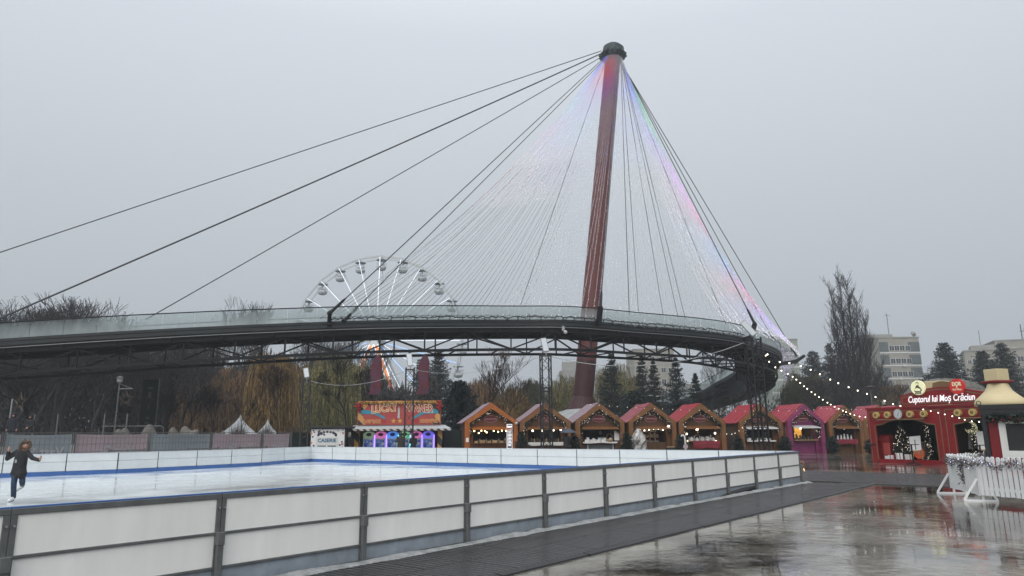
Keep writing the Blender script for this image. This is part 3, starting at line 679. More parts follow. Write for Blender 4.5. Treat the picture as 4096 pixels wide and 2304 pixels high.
# glass panels + handrail
GH = 1.18; pane = 2.25
def pane_obj(s0, s1, off):
    V = []; k = 4
    for i in range(k + 1):
        s = s0 + (s1 - s0) * i / k; p = deck(s) + deck_in(s) * off
        for z in (.03, .35, .75, GH): V.append(p + UPZ * z)
    F = [(i * 4 + j, (i + 1) * 4 + j, (i + 1) * 4 + j + 1, i * 4 + j + 1) for i in range(k) for j in range(3)]
    o = MB().add(V, F).build('glass_pane', 'rail_glass', bridge, world=True)
    a = o.data.attributes.new('fog', 'FLOAT', 'POINT'); a.data.foreach_set('value', [(.72, .64, .48, .24)[j] for i in range(k + 1) for j in range(4)])
for i in range(int(DLEN / pane)): pane_obj(i * pane + .012, (i + 1) * pane - .012, .05)
for i in range(int(40 / pane)): pane_obj(DLEN - 44 + i * pane + .012, DLEN - 44 + (i + 1) * pane - .012, DW - .05)
for o_, s0 in ((.05, 0), (DW - .05, 0)):
    m = MB(); n = int(DLEN / 1.2); m.tube([deck(DLEN * i / n) + deck_in(DLEN * i / n) * o_ + UPZ * (GH + .03) for i in range(n + 1)], .045, 6); m.build('handrail', 'truss_paint', bridge, world=True)
# outriggers that hold the stay cables
def outrigger(s, reach=1.6, h=1.5):
    p = deck(s); q = -deck_in(s); a = p + q * .0 + UPZ * -.35; b = p + q * reach * .7 + UPZ * -.05; c = p + q * reach + UPZ * h
    m = MB(); m.bar(p - q * 1.2 + UPZ * -.5, b, .34, .5); m.bar(b - q * .1, c, .30, .42); m.ball(c, .22, 8, 6); m.build('outrigger', 'truss_paint', bridge, world=True); return c
S1, S2, S3 = deck_s(826), deck_s(1500), deck_s(1872)
OT = [outrigger(S1, .9, .55), outrigger(S2, .6, 1.2), outrigger(S3, 1.2, 1.3), outrigger(S3 + 26, 3.0, .6), outrigger(S3 + 44, 2.4, 1.1)]
# wiring bundle with drooping lamps along the edge where the strings are tied
m = MB(); pts = []
for i in range(220):
    s = S1 + (S3 - S1) * i / 219; pts.append(deck(s) - deck_in(s) * .12 + UPZ * (.22 + .16 * (rng.random() - .5)))
m.tube(pts, .035, 4); pts2 = [p + Vector((rng.normal() * .06, -.03, rng.normal() * .09 - .04)) for p in pts]; m.tube(pts2, .025, 4)
for i in range(0, 220, 5):
    p = pts[i]; m.bar(p, p + Vector((rng.normal() * .12, -.06, -.28 - .15 * rng.random())), .05)
o = m.build('wiring_bundle', 'truss_paint'); tag(o, 'tangle of dark wiring tied along the outer bridge edge below the light strings', 'wiring')
t = empty('wire_ends', deck(S2), 0, 'loose pale wire ends dangling over the bridge fascia on the right', 'wiring')
for i in range(70):
    s = S2 + 1 + (S3 - S2 - 2) * rng.random(); p = deck(s) - deck_in(s) * .14 + UPZ * (.02 - .1 * rng.random()); q = p + Vector((rng.normal() * .22, -.06, -.18 * rng.random())); MB().tube([p, p.lerp(q, .5) + Vector((0, -.03, .08)), q], .018, 4).build('wire_end', 'galv', t, world=True)
# small dome camera under the deck
p = deck(deck_s(1417)) + UPZ * -.8
t = empty('security_camera', p, 0, 'small white dome camera hanging under the bridge edge left of the red mast', 'camera')
MB().box(-.12, -.1, -.15, .12, .1, .25).build('bracket', 'galv', t); MB().ball((.18, -.1, -.28), .17).build('dome', 'lamp_face', t, smooth=True)

MB0 = at(1466, 1012, 85.0); MT = at(1543.5, 122, 87.0)
mast = empty('bridge_mast', (MB0.x, MB0.y, 0), 0, 'tall leaning rust red mast with a dark cap holding up the bridge cables', 'mast')
ax = (MT - MB0).normalized()
def mp(t): return MB0.lerp(MT, t)
def mast_tube(t0, t1, r0, r1, name, material, n=28): return MB().tube([mp(t0), mp((t0 + t1) / 2), mp(t1)], [r0, (r0 + r1) / 2, r1], n).build(name, material, mast, smooth=False, world=True)
mast_tube(.105, .978, 1.20, 1.02, 'shaft', 'mast_red'); mast_tube(0, .105, 1.225, 1.205, 'shaft', 'mast_low')
o = MB().tube([mp(-.028), mp(-.012), mp(.012)], [1.95, 1.65, 1.26], 28).build('flared_base', 'mast_low', mast, world=True)
m = MB()
for k in range(28):
    a = 2 * PI * k / 28; d = Vector((math.cos(a), math.sin(a), 0)); m.bar(mp(-.028) + d * 1.98, mp(.012) + d * 1.22, .05, .12)
m.build('base_fins', 'mast_low', mast, world=True)
m = MB(); m.tube([mp(-.10), mp(-.03)], [1.3, 1.3], 20); m.build('footing', 'conc_wall', mast, world=True)
m = MB(); m.tube([mp(.955), mp(.972), mp(.985), mp(1.0)], [1.10, 1.38, 1.48, 1.42], 24); m.tube([mp(1.0), mp(1.008)], [1.25, 1.0], 24)
for k in range(14):
    a = 2 * PI * k / 14; d = Vector((math.cos(a), math.sin(a), 0)); m.bar(mp(.985) + d * 1.2, mp(.972) + d * 1.75, .24, .5)
m.build('cable_head', 'mast_cap', mast, world=True)

def stay(a, b, r, label, socket=True, sag=.0, group='stay cables of the bridge mast'):
    t = empty('stay_cable', b, 0, label, 'cable', group); d = (a - b).normalized()
    MB().tube(bez(b, a, sag, 16) if sag else [b, a], r, 6).build('cable', 'cable_steel', t, world=True)
    if socket: MB().tube([b, b + d * .5, b + d * 1.7, b + d * 2.0], [.16, .13, .11, .06], 8).build('socket', 'truss_paint', t, world=True)
    return t
Ltop = at(1513, 128, 86); Lt2 = at(1514, 134, 86); Lt3 = at(1517, 141, 86.5)
def far_pt(x0, y0, x1, y1, x, Y): return at(x, y0 + (y1 - y0) * (x - x0) / (x1 - x0), Y)
stay(Ltop, at(-260, 722, 66), .055, 'thin stay cable running to the far left edge, highest of the left stays', False, .0)
stay(Lt2, at(-60, 826, 60), .085, 'thick stay cable reaching the bridge near the left edge of the picture', False, .25)
stay(Lt3, at(366, 804, 64), .055, 'stay cable ending behind the glass left of the big wheel', False, .1)
stay(at(1518, 147, 86), OT[0], .05, 'upper cable of the close pair ending left of the big wheel', True)
stay(at(1519, 151, 86), OT[0] + Vector((.9, .9, -.5)), .045, 'lower cable of the close pair ending beside the big wheel', True)
Rt = lambda k: at(1560 + k * 3.2, 150 + k * 6, 87)
stay(at(1522, 155, 86), at(1310, 766, 62), .035, 'dark thin stay cable crossing the light strings left of the mast', False)
stay(Rt(0), OT[1], .05, 'stay cable dropping to the outrigger right beside the mast', True)
for k, (x, y, Y, wd) in enumerate(((1583, 790, 64, 'nearest to the mast'), (1606, 783, 112, 'next to the one nearest the mast'), (1668, 792, 110, 'in the middle of the fan'), (1706, 800, 108, 'right of the middle of the fan'), (1724, 802, 106, 'just inside the sagging light bundle'), (1826, 815, 100, 'passing behind the sagging light bundle'))):
    stay(Rt(.5 + k * .5), at(x, y, Y), .04, f'dark thin stay cable right of the mast, {wd}', False)
stay(Rt(3.5), OT[2], .055, 'stay cable ending on the outrigger beside the floodlight lattice mast', True)
stay(Rt(4.5), at(1966, 893, 104), .055, 'stay cable second from the right, ending on the bridge behind the lattice mast', True)
stay(Rt(5.2), at(2004, 896, 104), .055, 'rightmost stay cable with a dark socket at its lower end', True)

# ------------------------------------------------------------------ strings of tiny lights
PATCH = {0: [(.965, 0, (.10, .12, 1.0)), (.92, 26, (1.0, .05, .05)), (.87, 0, (.35, .35, 1.0)), (.86, 30, (.55, .10, .75)), (.79, 0, (.40, .80, 1.0)), (.77, 20, (.45, .45, 1.0)), (.69, 2, (.95, .45, .95)), (.68, 20, (.40, .72, 1.0)), (.60, 14, (.72, .52, 1.0)), (.55, 3, (1.0, .92, .50)), (.50, 22, (.80, .60, 1.0)), (.47, 2, (1.0, .60, .95)), (.44, 13, (1.0, .90, .65)), (.84, 62, (.20, .25, 1.0)), (.70, 58, (.40, .45, 1.0)), (.58, 56, (.55, .60, 1.0)), (.50, 62, (1.0, .92, .7))],
         1: [(.94, 84, (.10, .15, 1.0)), (.90, 104, (.10, .75, .30)), (.83, 107, (.15, .70, .35)), (.80, 90, (.45, .35, 1.0)), (.72, 104, (.70, .30, 1.0)), (.64, 106, (.90, .40, 1.0)), (.56, 106, (1.0, .15, .35)), (.50, 92, (.85, .80, 1.0)), (.48, 106, (.20, .55, 1.0)), (.41, 103, (.25, .55, 1.0)), (.33, 107, (.95, .35, .85)), (.26, 102, (1.0, .30, .30)), (.20, 106, (.35, .30, 1.0)), (.12, 100, (.55, .45, 1.0))]}
def led_colour(h, k, noise):
    far_ = k >= 80; base = (np.array((.86, .83, .90)) if not far_ else np.array((.88, .84, .88))) * (1.0 - .55 * max(0, h - .5) / .5); w_ = 0; c = np.zeros(3)
    for hh, kk, col in PATCH[1 if far_ else 0]:
        g = math.exp(-((h - hh + noise * .022) / .052) ** 2 - ((k - kk + noise * 2.5) / (14 if far_ else 12)) ** 2); w_ += g; c += g * np.array(col)
    if w_ < 1e-4: return base
    a = min(.66 if far_ else 1, w_ * 1.3); return base * (1 - a) + c / w_ * a * 1.25
def light_string(top, bot, sag, idx, label, group, nb=None, rb=.023, wr=.009, side=None, strong=0, lo=0):
    L = (bot - top).length; n = 26; sd = Vector((0, 0, -1)) if side is None else side
    pts = [top.lerp(bot, t / n) + sd * (sag * 4 * (t / n) * (1 - t / n)) for t in range(n + 1)]
    t = empty('light_string', bot, 0, label, 'string of lights', group)
    wk = [wr * (1 if q < n * .45 else 2.1 if idx < 34 else 1.5) for q in range(n + 1)]; segs = [(*(pts[i] - bot), *(pts[i + 1] - bot), wk[i], wk[i + 1]) for i in range(n)]
    link_mesh('wire', seg_mesh('wire', segs, 3), 'cable_steel', t)
    nb = nb or int(L / .17); tt = (np.arange(nb) + rng.random(nb) * .7) / nb; P = []; Cc = []; rr = []
    for u in tt:
        if lo and u > 1 - lo: continue
        p = top.lerp(bot, u) + sd * (sag * 4 * u * (1 - u)) - bot + Vector((rng.normal() * .03, rng.normal() * .03, rng.normal() * .03)); P.append(p); c = led_colour(1 - u, idx, rng.normal()); b = (.65 + .3 * rng.random()) * (.6 if idx < 30 and u > .6 else 1)
        if strong: c = c * .5 + np.array(strong) * .5
        Cc.append((*(c * b), 1)); rr.append(rb * (.75 + .5 * rng.random()))
    me = octa_mesh('bulbs', P, rr); a = me.attributes.new('led', 'FLOAT_COLOR', 'POINT'); a.data.foreach_set('color', np.repeat(np.array(Cc), 6, axis=0).astype(np.float32).ravel())
    link_mesh('bulbs', me, 'string_led', t)['kind'] = 'stuff'; return t
NS = 72
for i in range(NS):
    u = i / (NS - 1); X = 806 + (1866 - 806) * (u ** .97); s = deck_s(X); b = deck(s) - deck_in(s) * .10 + UPZ * .28
    a0 = -2.75 + 2.55 * u; tp = mp(.965) + Vector((math.cos(a0) * 1.25, math.sin(a0) * 1.25, 0))
    if u < .62: lab, g = 'thin string of tiny lights fanning from the red mast top down to the bridge edge', 'light strings in the open fan over the bridge'
    else: lab, g = 'thin string of tiny lights right of the mast running down to the curving bridge edge', 'light strings right of the mast'
    light_string(tp, b, 1.9 * (1 - u) + .9 + .5 * rng.random(), i, lab, g, lo=(.12 if u < .36 else 0))
# the sagging bundle of strings at the right
NB = 30
for i in range(NB):
    u = i / (NB - 1); s = S3 - 2.5 + 28 * u; b = deck(s) - deck_in(s) * (.2 + 2.2 * u) + UPZ * (.25 + .5 * rng.random())
    tp = at(1566 + 10 * u, 158 + 20 * u, 86.2 + rng.normal() * .3)
    light_string(tp, b, (5.6 - 1.2 * u) * (.92 + .16 * rng.random()), 80 + i, 'string of lights in the dense sagging bundle right of the mast', 'light strings in the sagging bundle', rb=.026, nb=440)
# net of lights hanging below the last outrigger
t = empty('light_net', OT[3], 0, 'hanging net of tiny white lights below the right end of the bridge', 'light net')
Q = [at(1938, 848, 103), at(2012, 902, 104), at(1972, 962, 104), at(1966, 903, 103.5)]
P = []; Cc = []; segs = []
for k in range(1500):
    a, b = rng.random(2)
    p = (Q[0] * (1 - a) + Q[1] * a).lerp(Q[3] * (1 - a) + Q[2] * a, b) - OT[3] + Vector((0, rng.normal() * .2, 0)); P.append(p); Cc.append((*(np.array((.62, .58, .75)) * (.2 + .4 * rng.random())), 1))
for k in range(26):
    a = k / 25; p = Q[0].lerp(Q[1], a) - OT[3]; q = Q[3].lerp(Q[2], a) - OT[3]; segs.append((*p, *q, .02, .02)); p = Q[0].lerp(Q[3], a) - OT[3]; q = Q[1].lerp(Q[2], a) - OT[3]; segs.append((*p, *q, .02, .02))
link_mesh('net_wire', seg_mesh('net_wire', segs, 3), 'cable_steel', t)
me = octa_mesh('bulbs', P, .04); a = me.attributes.new('led', 'FLOAT_COLOR', 'POINT'); a.data.foreach_set('color', np.repeat(np.array(Cc), 6, axis=0).astype(np.float32).ravel()); link_mesh('bulbs', me, 'string_led', t)['kind'] = 'stuff'

# white canvas skirt round the mast foot
c = MB0.copy(); c.z = 0
m = MB(); V = []; n = 26
for k in range(n):
    a = 2 * PI * k / n; rj = 1 + .05 * math.sin(5 * a)
    for r_, z in ((1.7, 4.55), (3.4, 4.0 + .1 * math.sin(3 * a)), (6.2 * rj, 2.75), (6.6 * rj, 0)): V.append((c.x + r_ * math.cos(a), c.y + r_ * math.sin(a), z))
m.add(V, [(k * 4 + j, ((k + 1) % n) * 4 + j, ((k + 1) % n) * 4 + j + 1, k * 4 + j + 1) for k in range(n) for j in range(3)])
o = m.build('canvas_skirt', 'canvas_grey', smooth=True); tag(o, 'wet grey canvas tent roof wrapped round the foot of the red mast', 'canvas roof')

# ------------------------------------------------------------------ black lattice masts with floodlights
def lattice(name_lab, x, Y, ytop, wd=.42, lamp_rot=0, lamp_tilt=0, lamp_h=.75):
    b = ground_at(x, Y); H_ = at(x, ytop, Y).z
    t = empty('lattice_mast', b, R(12), name_lab, 'lighting mast', 'black lattice masts round the rink'); h = wd / 2
    cs = [(-h, -h), (h, -h), (h, h), (-h, h)]
    for cx, cy in cs: MB().bar((cx, cy, 0), (cx, cy, H_ + .06), .055).build('chord', 'black', t)
    m = MB(); n = int(H_ / .42)
    for f in range(4):
        (x0, y0), (x1, y1) = cs[f], cs[(f + 1) % 4]
        for i in range(n):
            z0, z1 = H_ * i / n, H_ * (i + 1) / n
            if i % 2: m.bar((x0, y0, z0), (x1, y1, z1), .022)
            else: m.bar((x1, y1, z0), (x0, y0, z1), .022)
        for z in (H_ * .33, H_ * .36, H_ * .68, H_ * .71, H_ - .04): m.bar((x0, y0, z), (x1, y1, z), .035)
    m.build('bracing', 'black', t)
    MB().box(-.5, -.5, 0, .5, .5, .03).build('base_plate', 'steel', t)
    l = MB(); l.tube([(0, -.1, H_ - .25), (.02, -.12, H_ + .12)], .03, 6); arm = l.build('lamp_arm', 'galv', t)
    lm = MB().box(-.15, -.05, 0, .15, .03, lamp_h).build('floodlight', 'galv', t, bevel=.03); lm.location = (.02, -.12, H_ + .12); lm.rotation_euler = (R(-18), lamp_tilt, lamp_rot)
    MB().box(-.115, -.058, .05, .115, -.051, lamp_h - .06).build('lens', 'lamp_face', lm)
    return b + Vector((0, 0, H_))
m1 = lattice('black lattice mast left of the ticket kiosk, in front of the willow', 765, 41, 956, lamp_tilt=R(-12), lamp_h=.62)
m2 = lattice('black lattice mast in front of the game arcade sign', 1028, 37, 928, lamp_tilt=R(-8), lamp_h=.75)
m3 = lattice('black lattice mast between the orange stall and the red mast', 1375, 32.5, 893, lamp_tilt=R(-8), lamp_h=.72)
m4 = lattice('black lattice mast at the right, in front of the dark bridge underside', 1913, 30, 852, .44, lamp_tilt=R(-35), lamp_h=.8)
def cable(a, b, sag, r, label, material='galv'):
    t = MB().tube([p - a for p in bez(a, b, sag, 20)], r, 5).build('slack_cable', material); t.location = a; tag(t, label, 'cable', 'slack cables between the lattice masts')
cable(m1, m2, .55, .014, 'pale slack cable between the two left lattice masts')
cable(m2, m3, .5, .009, 'thin slack cable from the arcade lattice mast to the one by the red mast')
cable(m3, at(1872, 862, 30.5), .75, .016, 'pale slack cable sagging across the foot of the red mast')

# ------------------------------------------------------------------ big wheel
HUB = at(949, 858, 140); RW = 17.3; TH0 = R(1.4)
wheel = empty('ferris_wheel', (HUB.x, HUB.y, 0), R(-6), 'tall white ferris wheel with small round cabins behind the bridge', 'ferris wheel')
hz = HUB.z
def wp(a, r, y): return Vector((r * math.sin(a), y, hz + r * math.cos(a)))
for y_, rr_ in ((-1.2, .22), (1.2, .18)):
    for k in range(24):
        a, b = TH0 + R(15 * k), TH0 + R(15 * (k + 1))
        o = MB().bar(wp(a, RW, y_), wp(b, RW, y_), rr_, rr_ * 1.5).build('rim_segment', 'cabin_white', wheel)
m = MB()
for k in range(24):
    a, b = TH0 + R(15 * k), TH0 + R(15 * (k + 1))
    for y_ in (-.7, .7): m.bar(wp(a, RW * .52, y_), wp(b, RW * .52, y_), .05)
    m.bar(wp(a, RW, -1.2), wp(a, RW, 1.2), .16)
m.build('inner_ring', 'white_metal', wheel)
for k in range(24):
    a = TH0 + R(15 * k)
    o = MB().bar(wp(a, 1.2, -.6), wp(a, RW, -1.2), .13).bar(wp(a, 1.2, .6), wp(a, RW, 1.2), .10).build('spoke', 'white_metal', wheel)
    MB().bar(wp(a, 2, -.73), wp(a, RW - .2, -1.32), .08, .05).build('led_strip', 'led_blue' if 5 < k < 19 and k % 2 else 'led_white', o)
m = MB(); m.tube([(0, -1.5, hz), (0, 1.5, hz)], 1.25, 24); m.build('hub', 'gondola', wheel); MB().tube([(0, -1.62, hz), (0, -1.5, hz)], .95, 24).build('hub_cover', 'gondola_dark', wheel); m = MB(); m.bar((-.15, -1.66, hz - .1), (-.15, -1.66, hz + .55), .3, .05); m.bar((.2, -1.66, hz - .1), (.2, -1.66, hz + .45), .25, .05); m.build('hub_lamp', 'led_white', wheel)
for s_ in (-1, 1):
    for y_ in (-1.9, 1.9):
        a = Vector((0, y_, hz)); b = Vector((s_ * 8.6, y_ * 2.2, 0))
        lg = MB().bar(a, b, .95, .5, up=(0, 1, 0)).build('support_leg', 'white_metal', wheel)
        if y_ < 0:
            MB().bar(a.lerp(b, .06) + Vector((0, -.30, 0)), a.lerp(b, .42) + Vector((0, -.30, 0)), .55, .06, up=(0, 1, 0)).build('light_panel', 'leg_orange', lg)
            MB().bar(a.lerp(b, .42) + Vector((0, -.30, 0)), a.lerp(b, .66) + Vector((0, -.30, 0)), .55, .06, up=(0, 1, 0)).build('light_panel', 'leg_red', lg)
            for dd in (-.42, .42): MB().bar(a.lerp(b, .05) + Vector((dd, -.33, 0)), a.lerp(b, .8) + Vector((dd, -.33, 0)), .10, .06, up=(0, 1, 0)).build('led_edge', 'led_white', lg)
m = MB(); m.box(-6.5, -3.4, 3.2, 6.5, -3.2, 3.5); m.box(-6.5, -3.4, 4.6, 6.5, -3.25, 4.75); m.box(-6.5, -3.4, 5.6, 6.5, -3.25, 5.75)
for k in range(14): m.box(-6.5 + k, -3.38, 3.4, -6.4 + k, -3.28, 5.7)
m.box(-7, -3.6, 0, 7, 3.6, 3.1); m.build('platform', 'white_metal', wheel)
gp = None
for k in range(24):
    a = TH0 + R(15 * k); p = wp(a, RW - .05, 0)
    if gp is None:
        bs = MB().lathe([(.35, -2.75), (.75, -2.6), (.98, -2.2), (1.0, -1.95)], 14).build('cabin', 'cabin_white', wheel, smooth=True)
        m = MB(); m.lathe([(.05, -.30), (1.05, -.42), (1.12, -.55), (1.0, -.62)], 14); m.build('canopy', 'gondola', bs)
        m = MB(); m.bar((0, 0, -2.4), (0, 0, -.3), .12)
        for q in range(10):
            c_, s_ = math.cos(2 * PI * q / 10), math.sin(2 * PI * q / 10); m.bar((c_ * .97, s_ * .97, -2.0), (c_ * .95, s_ * .95, -1.25), .04)
        m.tube([(math.cos(2 * PI * q / 14) * .95, math.sin(2 * PI * q / 14) * .95, -1.25) for q in range(15)], .03, 4); m.build('cage', 'gondola', bs)
        m = MB(); m.lathe([(.95, -2.12), (.99, -2.0), (.99, -1.9), (.95, -1.9)], 14); m.box(-.5, -.3, -2.3, .5, .3, -1.5); m.build('seat', 'gondola', bs); gp = bs; o = bs
    else: o = copy_tree(gp, wheel)
    o.location = p

# ================================================================== TREES AND PLANTS
def grow(segs, p, d, L, r, depth, spread=.55, up=.12, kids=(2, 4), shrink=.72, jit=.18, tips=None, minr=.008):
    n = 3 if depth > 1 else 2
    for i in range(n):
        nd = (d + Vector((rng.normal() * jit, rng.normal() * jit, rng.normal() * jit * .6 + up * .3))).normalized(); q = p + nd * (L / n); r2 = max(minr, r * (1 - .28 / n * 1.2))
        segs.append((*p, *q, r, r2)); p, d, r = q, nd, r2
        if depth > 0 and i > 0 or depth > 2:
            for _ in range(1 if depth > 2 else rng.integers(1, 3)):
                az = rng.random() * 2 * PI; s = Vector((math.cos(az), math.sin(az), .25)); cd_ = (d * (1 - spread) + s * spread + Vector((0, 0, up))).normalized()
                if depth > 0: grow(segs, p, cd_, L * shrink * (.75 + .4 * rng.random()), r * .55, depth - 1, spread, up, kids, shrink, jit, tips, minr)
    if depth > 0:
        for _ in range(rng.integers(*kids)):
            az = rng.random() * 2 * PI; s = Vector((math.cos(az), math.sin(az), .15)); grow(segs, p, (d * (1 - spread * .8) + s * spread * .8 + Vector((0, 0, up))).normalized(), L * shrink * (.8 + .35 * rng.random()), r * .72, depth - 1, spread, up, kids, shrink, jit, tips, minr)
    elif tips is not None: tips.append(p.copy())
def fit(arrs, H_):
    top = max(a[:, 2].max() for a in arrs); return H_ / top
def tree_obj(name, loc, parts, label, cat, group=None, rz=0, scale=1):
    t = empty(name, loc, rz, label, cat, group)
    for nm, me, mt in parts: link_mesh(nm, me, mt, t)
    t.scale = (scale,) * 3; return t
def bare_meshes(H_, depth=4, spread=.5, up=.15, trunk=.25, r=.035, leaves=0, minr=.012, kids=(2, 4), shrink=.72):
    segs = []; tips = []; p = Vector((0, 0, 0)); q = Vector((rng.normal() * .02, rng.normal() * .02, trunk)); segs.append((*p, *q, r, r * .85)); grow(segs, q, Vector((rng.normal() * .1, rng.normal() * .1, 1)).normalized(), .26, r * .85, depth, spread, up, kids, shrink, .2, tips, minr / H_)
    S = np.array(segs); k = H_ / S[:, 5].max(); S = S * k
    cut = S[:, 6] > .035
    tr = seg_mesh('trunk', S[cut], 5) if cut.any() else seg_mesh('trunk', S[:1], 5); cr = seg_mesh('crown', S[~cut], 3)
    out = [('trunk', tr), ('crown', cr)]
    if leaves:
        tp = np.array([tuple(t) for t in tips]) * k; idx = rng.integers(0, len(tp), leaves); P = tp[idx] + rng.normal(size=(leaves, 3)) * .05; out.append(('leaves', card_mesh('leaves', P, rnd_dirs(leaves), rnd_dirs(leaves), .07 + .07 * rng.random(leaves), .05 + .04 * rng.random(leaves))))
    return out
def bare_tree(x, Y, ytop, label, group=None, bark='bark_dark', leafmat='bush_brown', base=0, name='bare_tree', **kw):
    b = ground_at(x, Y); H_ = at(x, ytop, Y).z
    pr_ = bare_meshes(H_, **kw); return tree_obj(name, b, [(n_, me, leafmat if n_ == 'leaves' else (bark if n_ == 'trunk' else 'twig_brown' if bark == 'bark' else 'bark_dark')) for n_, me in pr_], label, 'tree', group)
# the dark wood on the left: three kinds of bare tree, copied
protoT = []
for i in range(4):
    pr_ = bare_meshes(14, depth=4, spread=.46, up=.2, trunk=.16, r=.016, leaves=(900 if i % 2 else 250), minr=.016, kids=(2, 4))
    protoT.append(pr_)
wood = [(18, 84, 752), (60, 92, 742), (95, 82, 748), (135, 90, 740), (172, 84, 752), (215, 94, 785), (262, 88, 830), (318, 92, 845), (370, 84, 850), (425, 90, 850), (480, 86, 850), (535, 94, 850), (604, 104, 738), (612, 106, 742), (-30, 82, 760), (-75, 90, 770), (345, 78, 850), (450, 78, 850), (40, 74, 800), (130, 76, 800), (235, 74, 830),
        (820, 118, 836), (870, 124, 848), (780, 120, 850), (908, 128, 858)]
wdesc = ['dense dark', 'tall dark', 'broad dark', 'twiggy dark']
for i, (x, Y, yt) in enumerate(wood):
    b = ground_at(x, Y); H_ = at(x, yt, Y).z; pr_ = protoT[i % 4]
    t = empty('bare_tree', b, rng.random() * 6.28, None, 'tree', 'bare trees of the dark wood behind the bridge')
    for n_, me in pr_:
        o = bpy.data.objects.new(n_, me); COL.objects.link(o); o.parent = t
        if not me.materials: me.materials.append(M['bark_dark'])
    sx_ = H_ / 14 * (.62 if i in (12, 13) else 1.15); t.scale = (sx_, sx_, H_ / 14)
    where = 'seen above the bridge glass at the far left' if x < 240 and yt < 790 else 'rounded crown above the bridge railing left of the wheel' if i in (12, 13) else 'behind the spokes below the big wheel hub' if Y > 115 else 'standing under the bridge on the left' if x < 560 else ''
    t['label'] = f'bare {wdesc[i % 4]} winter tree {where}'.strip()
# the far wood that reads as one dark mass
P = []; n = 90000
xs = rng.random(n); px = -84 + xs * 74
hh = np.interp(px, [-84, -45, -25, -10], [14, 12, 9.5, 7]) + 1.2 * np.sin(px * .55) + .9 * np.sin(px * 1.7 + 1)
P = np.stack([px, 88 + rng.random(n) * 9 + 0 * px, (rng.random(n) ** .9) * hh], 1)
o = link_mesh('far_wood', card_mesh('far_wood', P, rnd_dirs(n) * np.array([.5, .5, 1.3]), rnd_dirs(n), .6 + .9 * rng.random(n), .16 + .20 * rng.random(n)), 'wood_far'); o['kind'] = 'stuff'
n = 9000; px = -48 + rng.random(n) * 46; hh = 1.4 + .6 * np.sin(px * .9) + .4 * np.sin(px * 2.3)
P = np.stack([px, 66 + rng.random(n) * 5, (rng.random(n)) * hh], 1)
o = link_mesh('undergrowth', card_mesh('undergrowth', P, rnd_dirs(n), rnd_dirs(n), .25 + .35 * rng.random(n), .06 + .08 * rng.random(n)), 'bush_brown'); o['kind'] = 'stuff'
n = 16000; px = 14 + rng.random(n) * 62; hh = 3.2 + .8 * np.sin(px * .5) + .8 * np.sin(px * 1.3) + np.clip((px - 22) / 8, 0, 2.2)
P = np.stack([px, 100 + rng.random(n) * 9, (rng.random(n) ** .8) * hh], 1)
o = link_mesh('thicket', card_mesh('thicket', P, rnd_dirs(n) * np.array([.6, .6, 1.2]), rnd_dirs(n), .4 + .6 * rng.random(n), .12 + .14 * rng.random(n)), 'bark_dark'); o['kind'] = 'stuff'

def willow(x, Y, ytop, wpx, material, label, dens=1.0, base_frac=.06, group=None, name='willow'):
    b = ground_at(x, Y); H_ = at(x, ytop, Y).z; Rr = wpx / 2 * Y / 1764
    segs = [(0, 0, 0, .1, 0, H_ * .3, H_ * .035, H_ * .026)]; starts = []
    nb = 16
    for k in range(nb):
        az = 2 * PI * k / nb + rng.normal() * .2; reach = Rr * (.35 + .65 * rng.random()); topz = H_ * (.98 - .22 * (reach / Rr) ** 2 - .08 * rng.random()); p = Vector((.1, 0, H_ * .28))
        pts = [p]
        for q in range(1, 7):
            u = q / 6; pts.append(Vector((math.cos(az) * reach * u ** 1.2, math.sin(az) * reach * u ** 1.2, H_ * .28 + (topz - H_ * .28) * math.sin(u * PI * .5) ** .9)) + Vector((rng.normal(), rng.normal(), rng.normal())) * .04 * H_ * .3)
        for q in range(6): segs.append((*pts[q], *pts[q + 1], H_ * .014 * (1 - q / 7), H_ * .014 * (1 - (q + 1) / 7)))
        starts += [(pts[q].lerp(pts[min(6, q + 1)], rng.random()), az) for q in range(2, 7) for _ in range(5)]
    n = int(900 * dens); Pp = []; Dd = []; Ww = []; Ll = []; Wd = []; tw = []
    for _ in range(n):
        s, az = starts[rng.integers(len(starts))]
        p = s + Vector((rng.normal() * .12 * Rr, rng.normal() * .12 * Rr, rng.normal() * .02 * H_)); end = H_ * base_frac + rng.random() ** 2 * .5 * p.z; out = Vector((p.x, p.y, 0)); out = out.normalized() * .05 if out.length > .01 else Vector((0, 0, 0))
        drop = p.z - end; k = max(4, int(drop / .42)); q = p.copy(); sway = Vector((rng.normal(), rng.normal(), 0)) * .03
        for i in range(k):
            st = Vector((0, 0, -drop / k)) + out * (1.2 - i / k) + sway + Vector((rng.normal() * .03, rng.normal() * .03, 0)); Pp.append(tuple(q)); dv = st.normalized(); Dd.append(tuple(dv)); a = rng.random() * PI; Ww.append((math.cos(a), math.sin(a), 0)); Ll.append(st.length * (1.0 + .5 * rng.random())); Wd.append(.035 + .075 * rng.random()); q = q + st
        tw.append((*p, *q, .010, .005))
    parts = [('trunk', seg_mesh('trunk', segs, 6), 'bark'), ('crown', card_mesh('crown', Pp, Dd, Ww, Ll, Wd), material), ('twigs', seg_mesh('twigs', tw, 3), 'twig_brown')]
    return tree_obj(name, b, parts, label, 'tree', group)
willow(676, 77, 872, 135, 'wil_gold', 'golden weeping willow behind the white tents, left of the first lattice mast', 1.3)
willow(500, 84, 930, 110, 'wil_rust', 'rusty brown weeping tree below the bridge, left of the golden willow', .9)
willow(585, 88, 905, 120, 'wil_rust', 'brownish golden weeping tree behind the left white tent', 1.0)
willow(930, 100, 900, 110, 'wil_gold', 'golden weeping tree behind the left feather flag', .9)
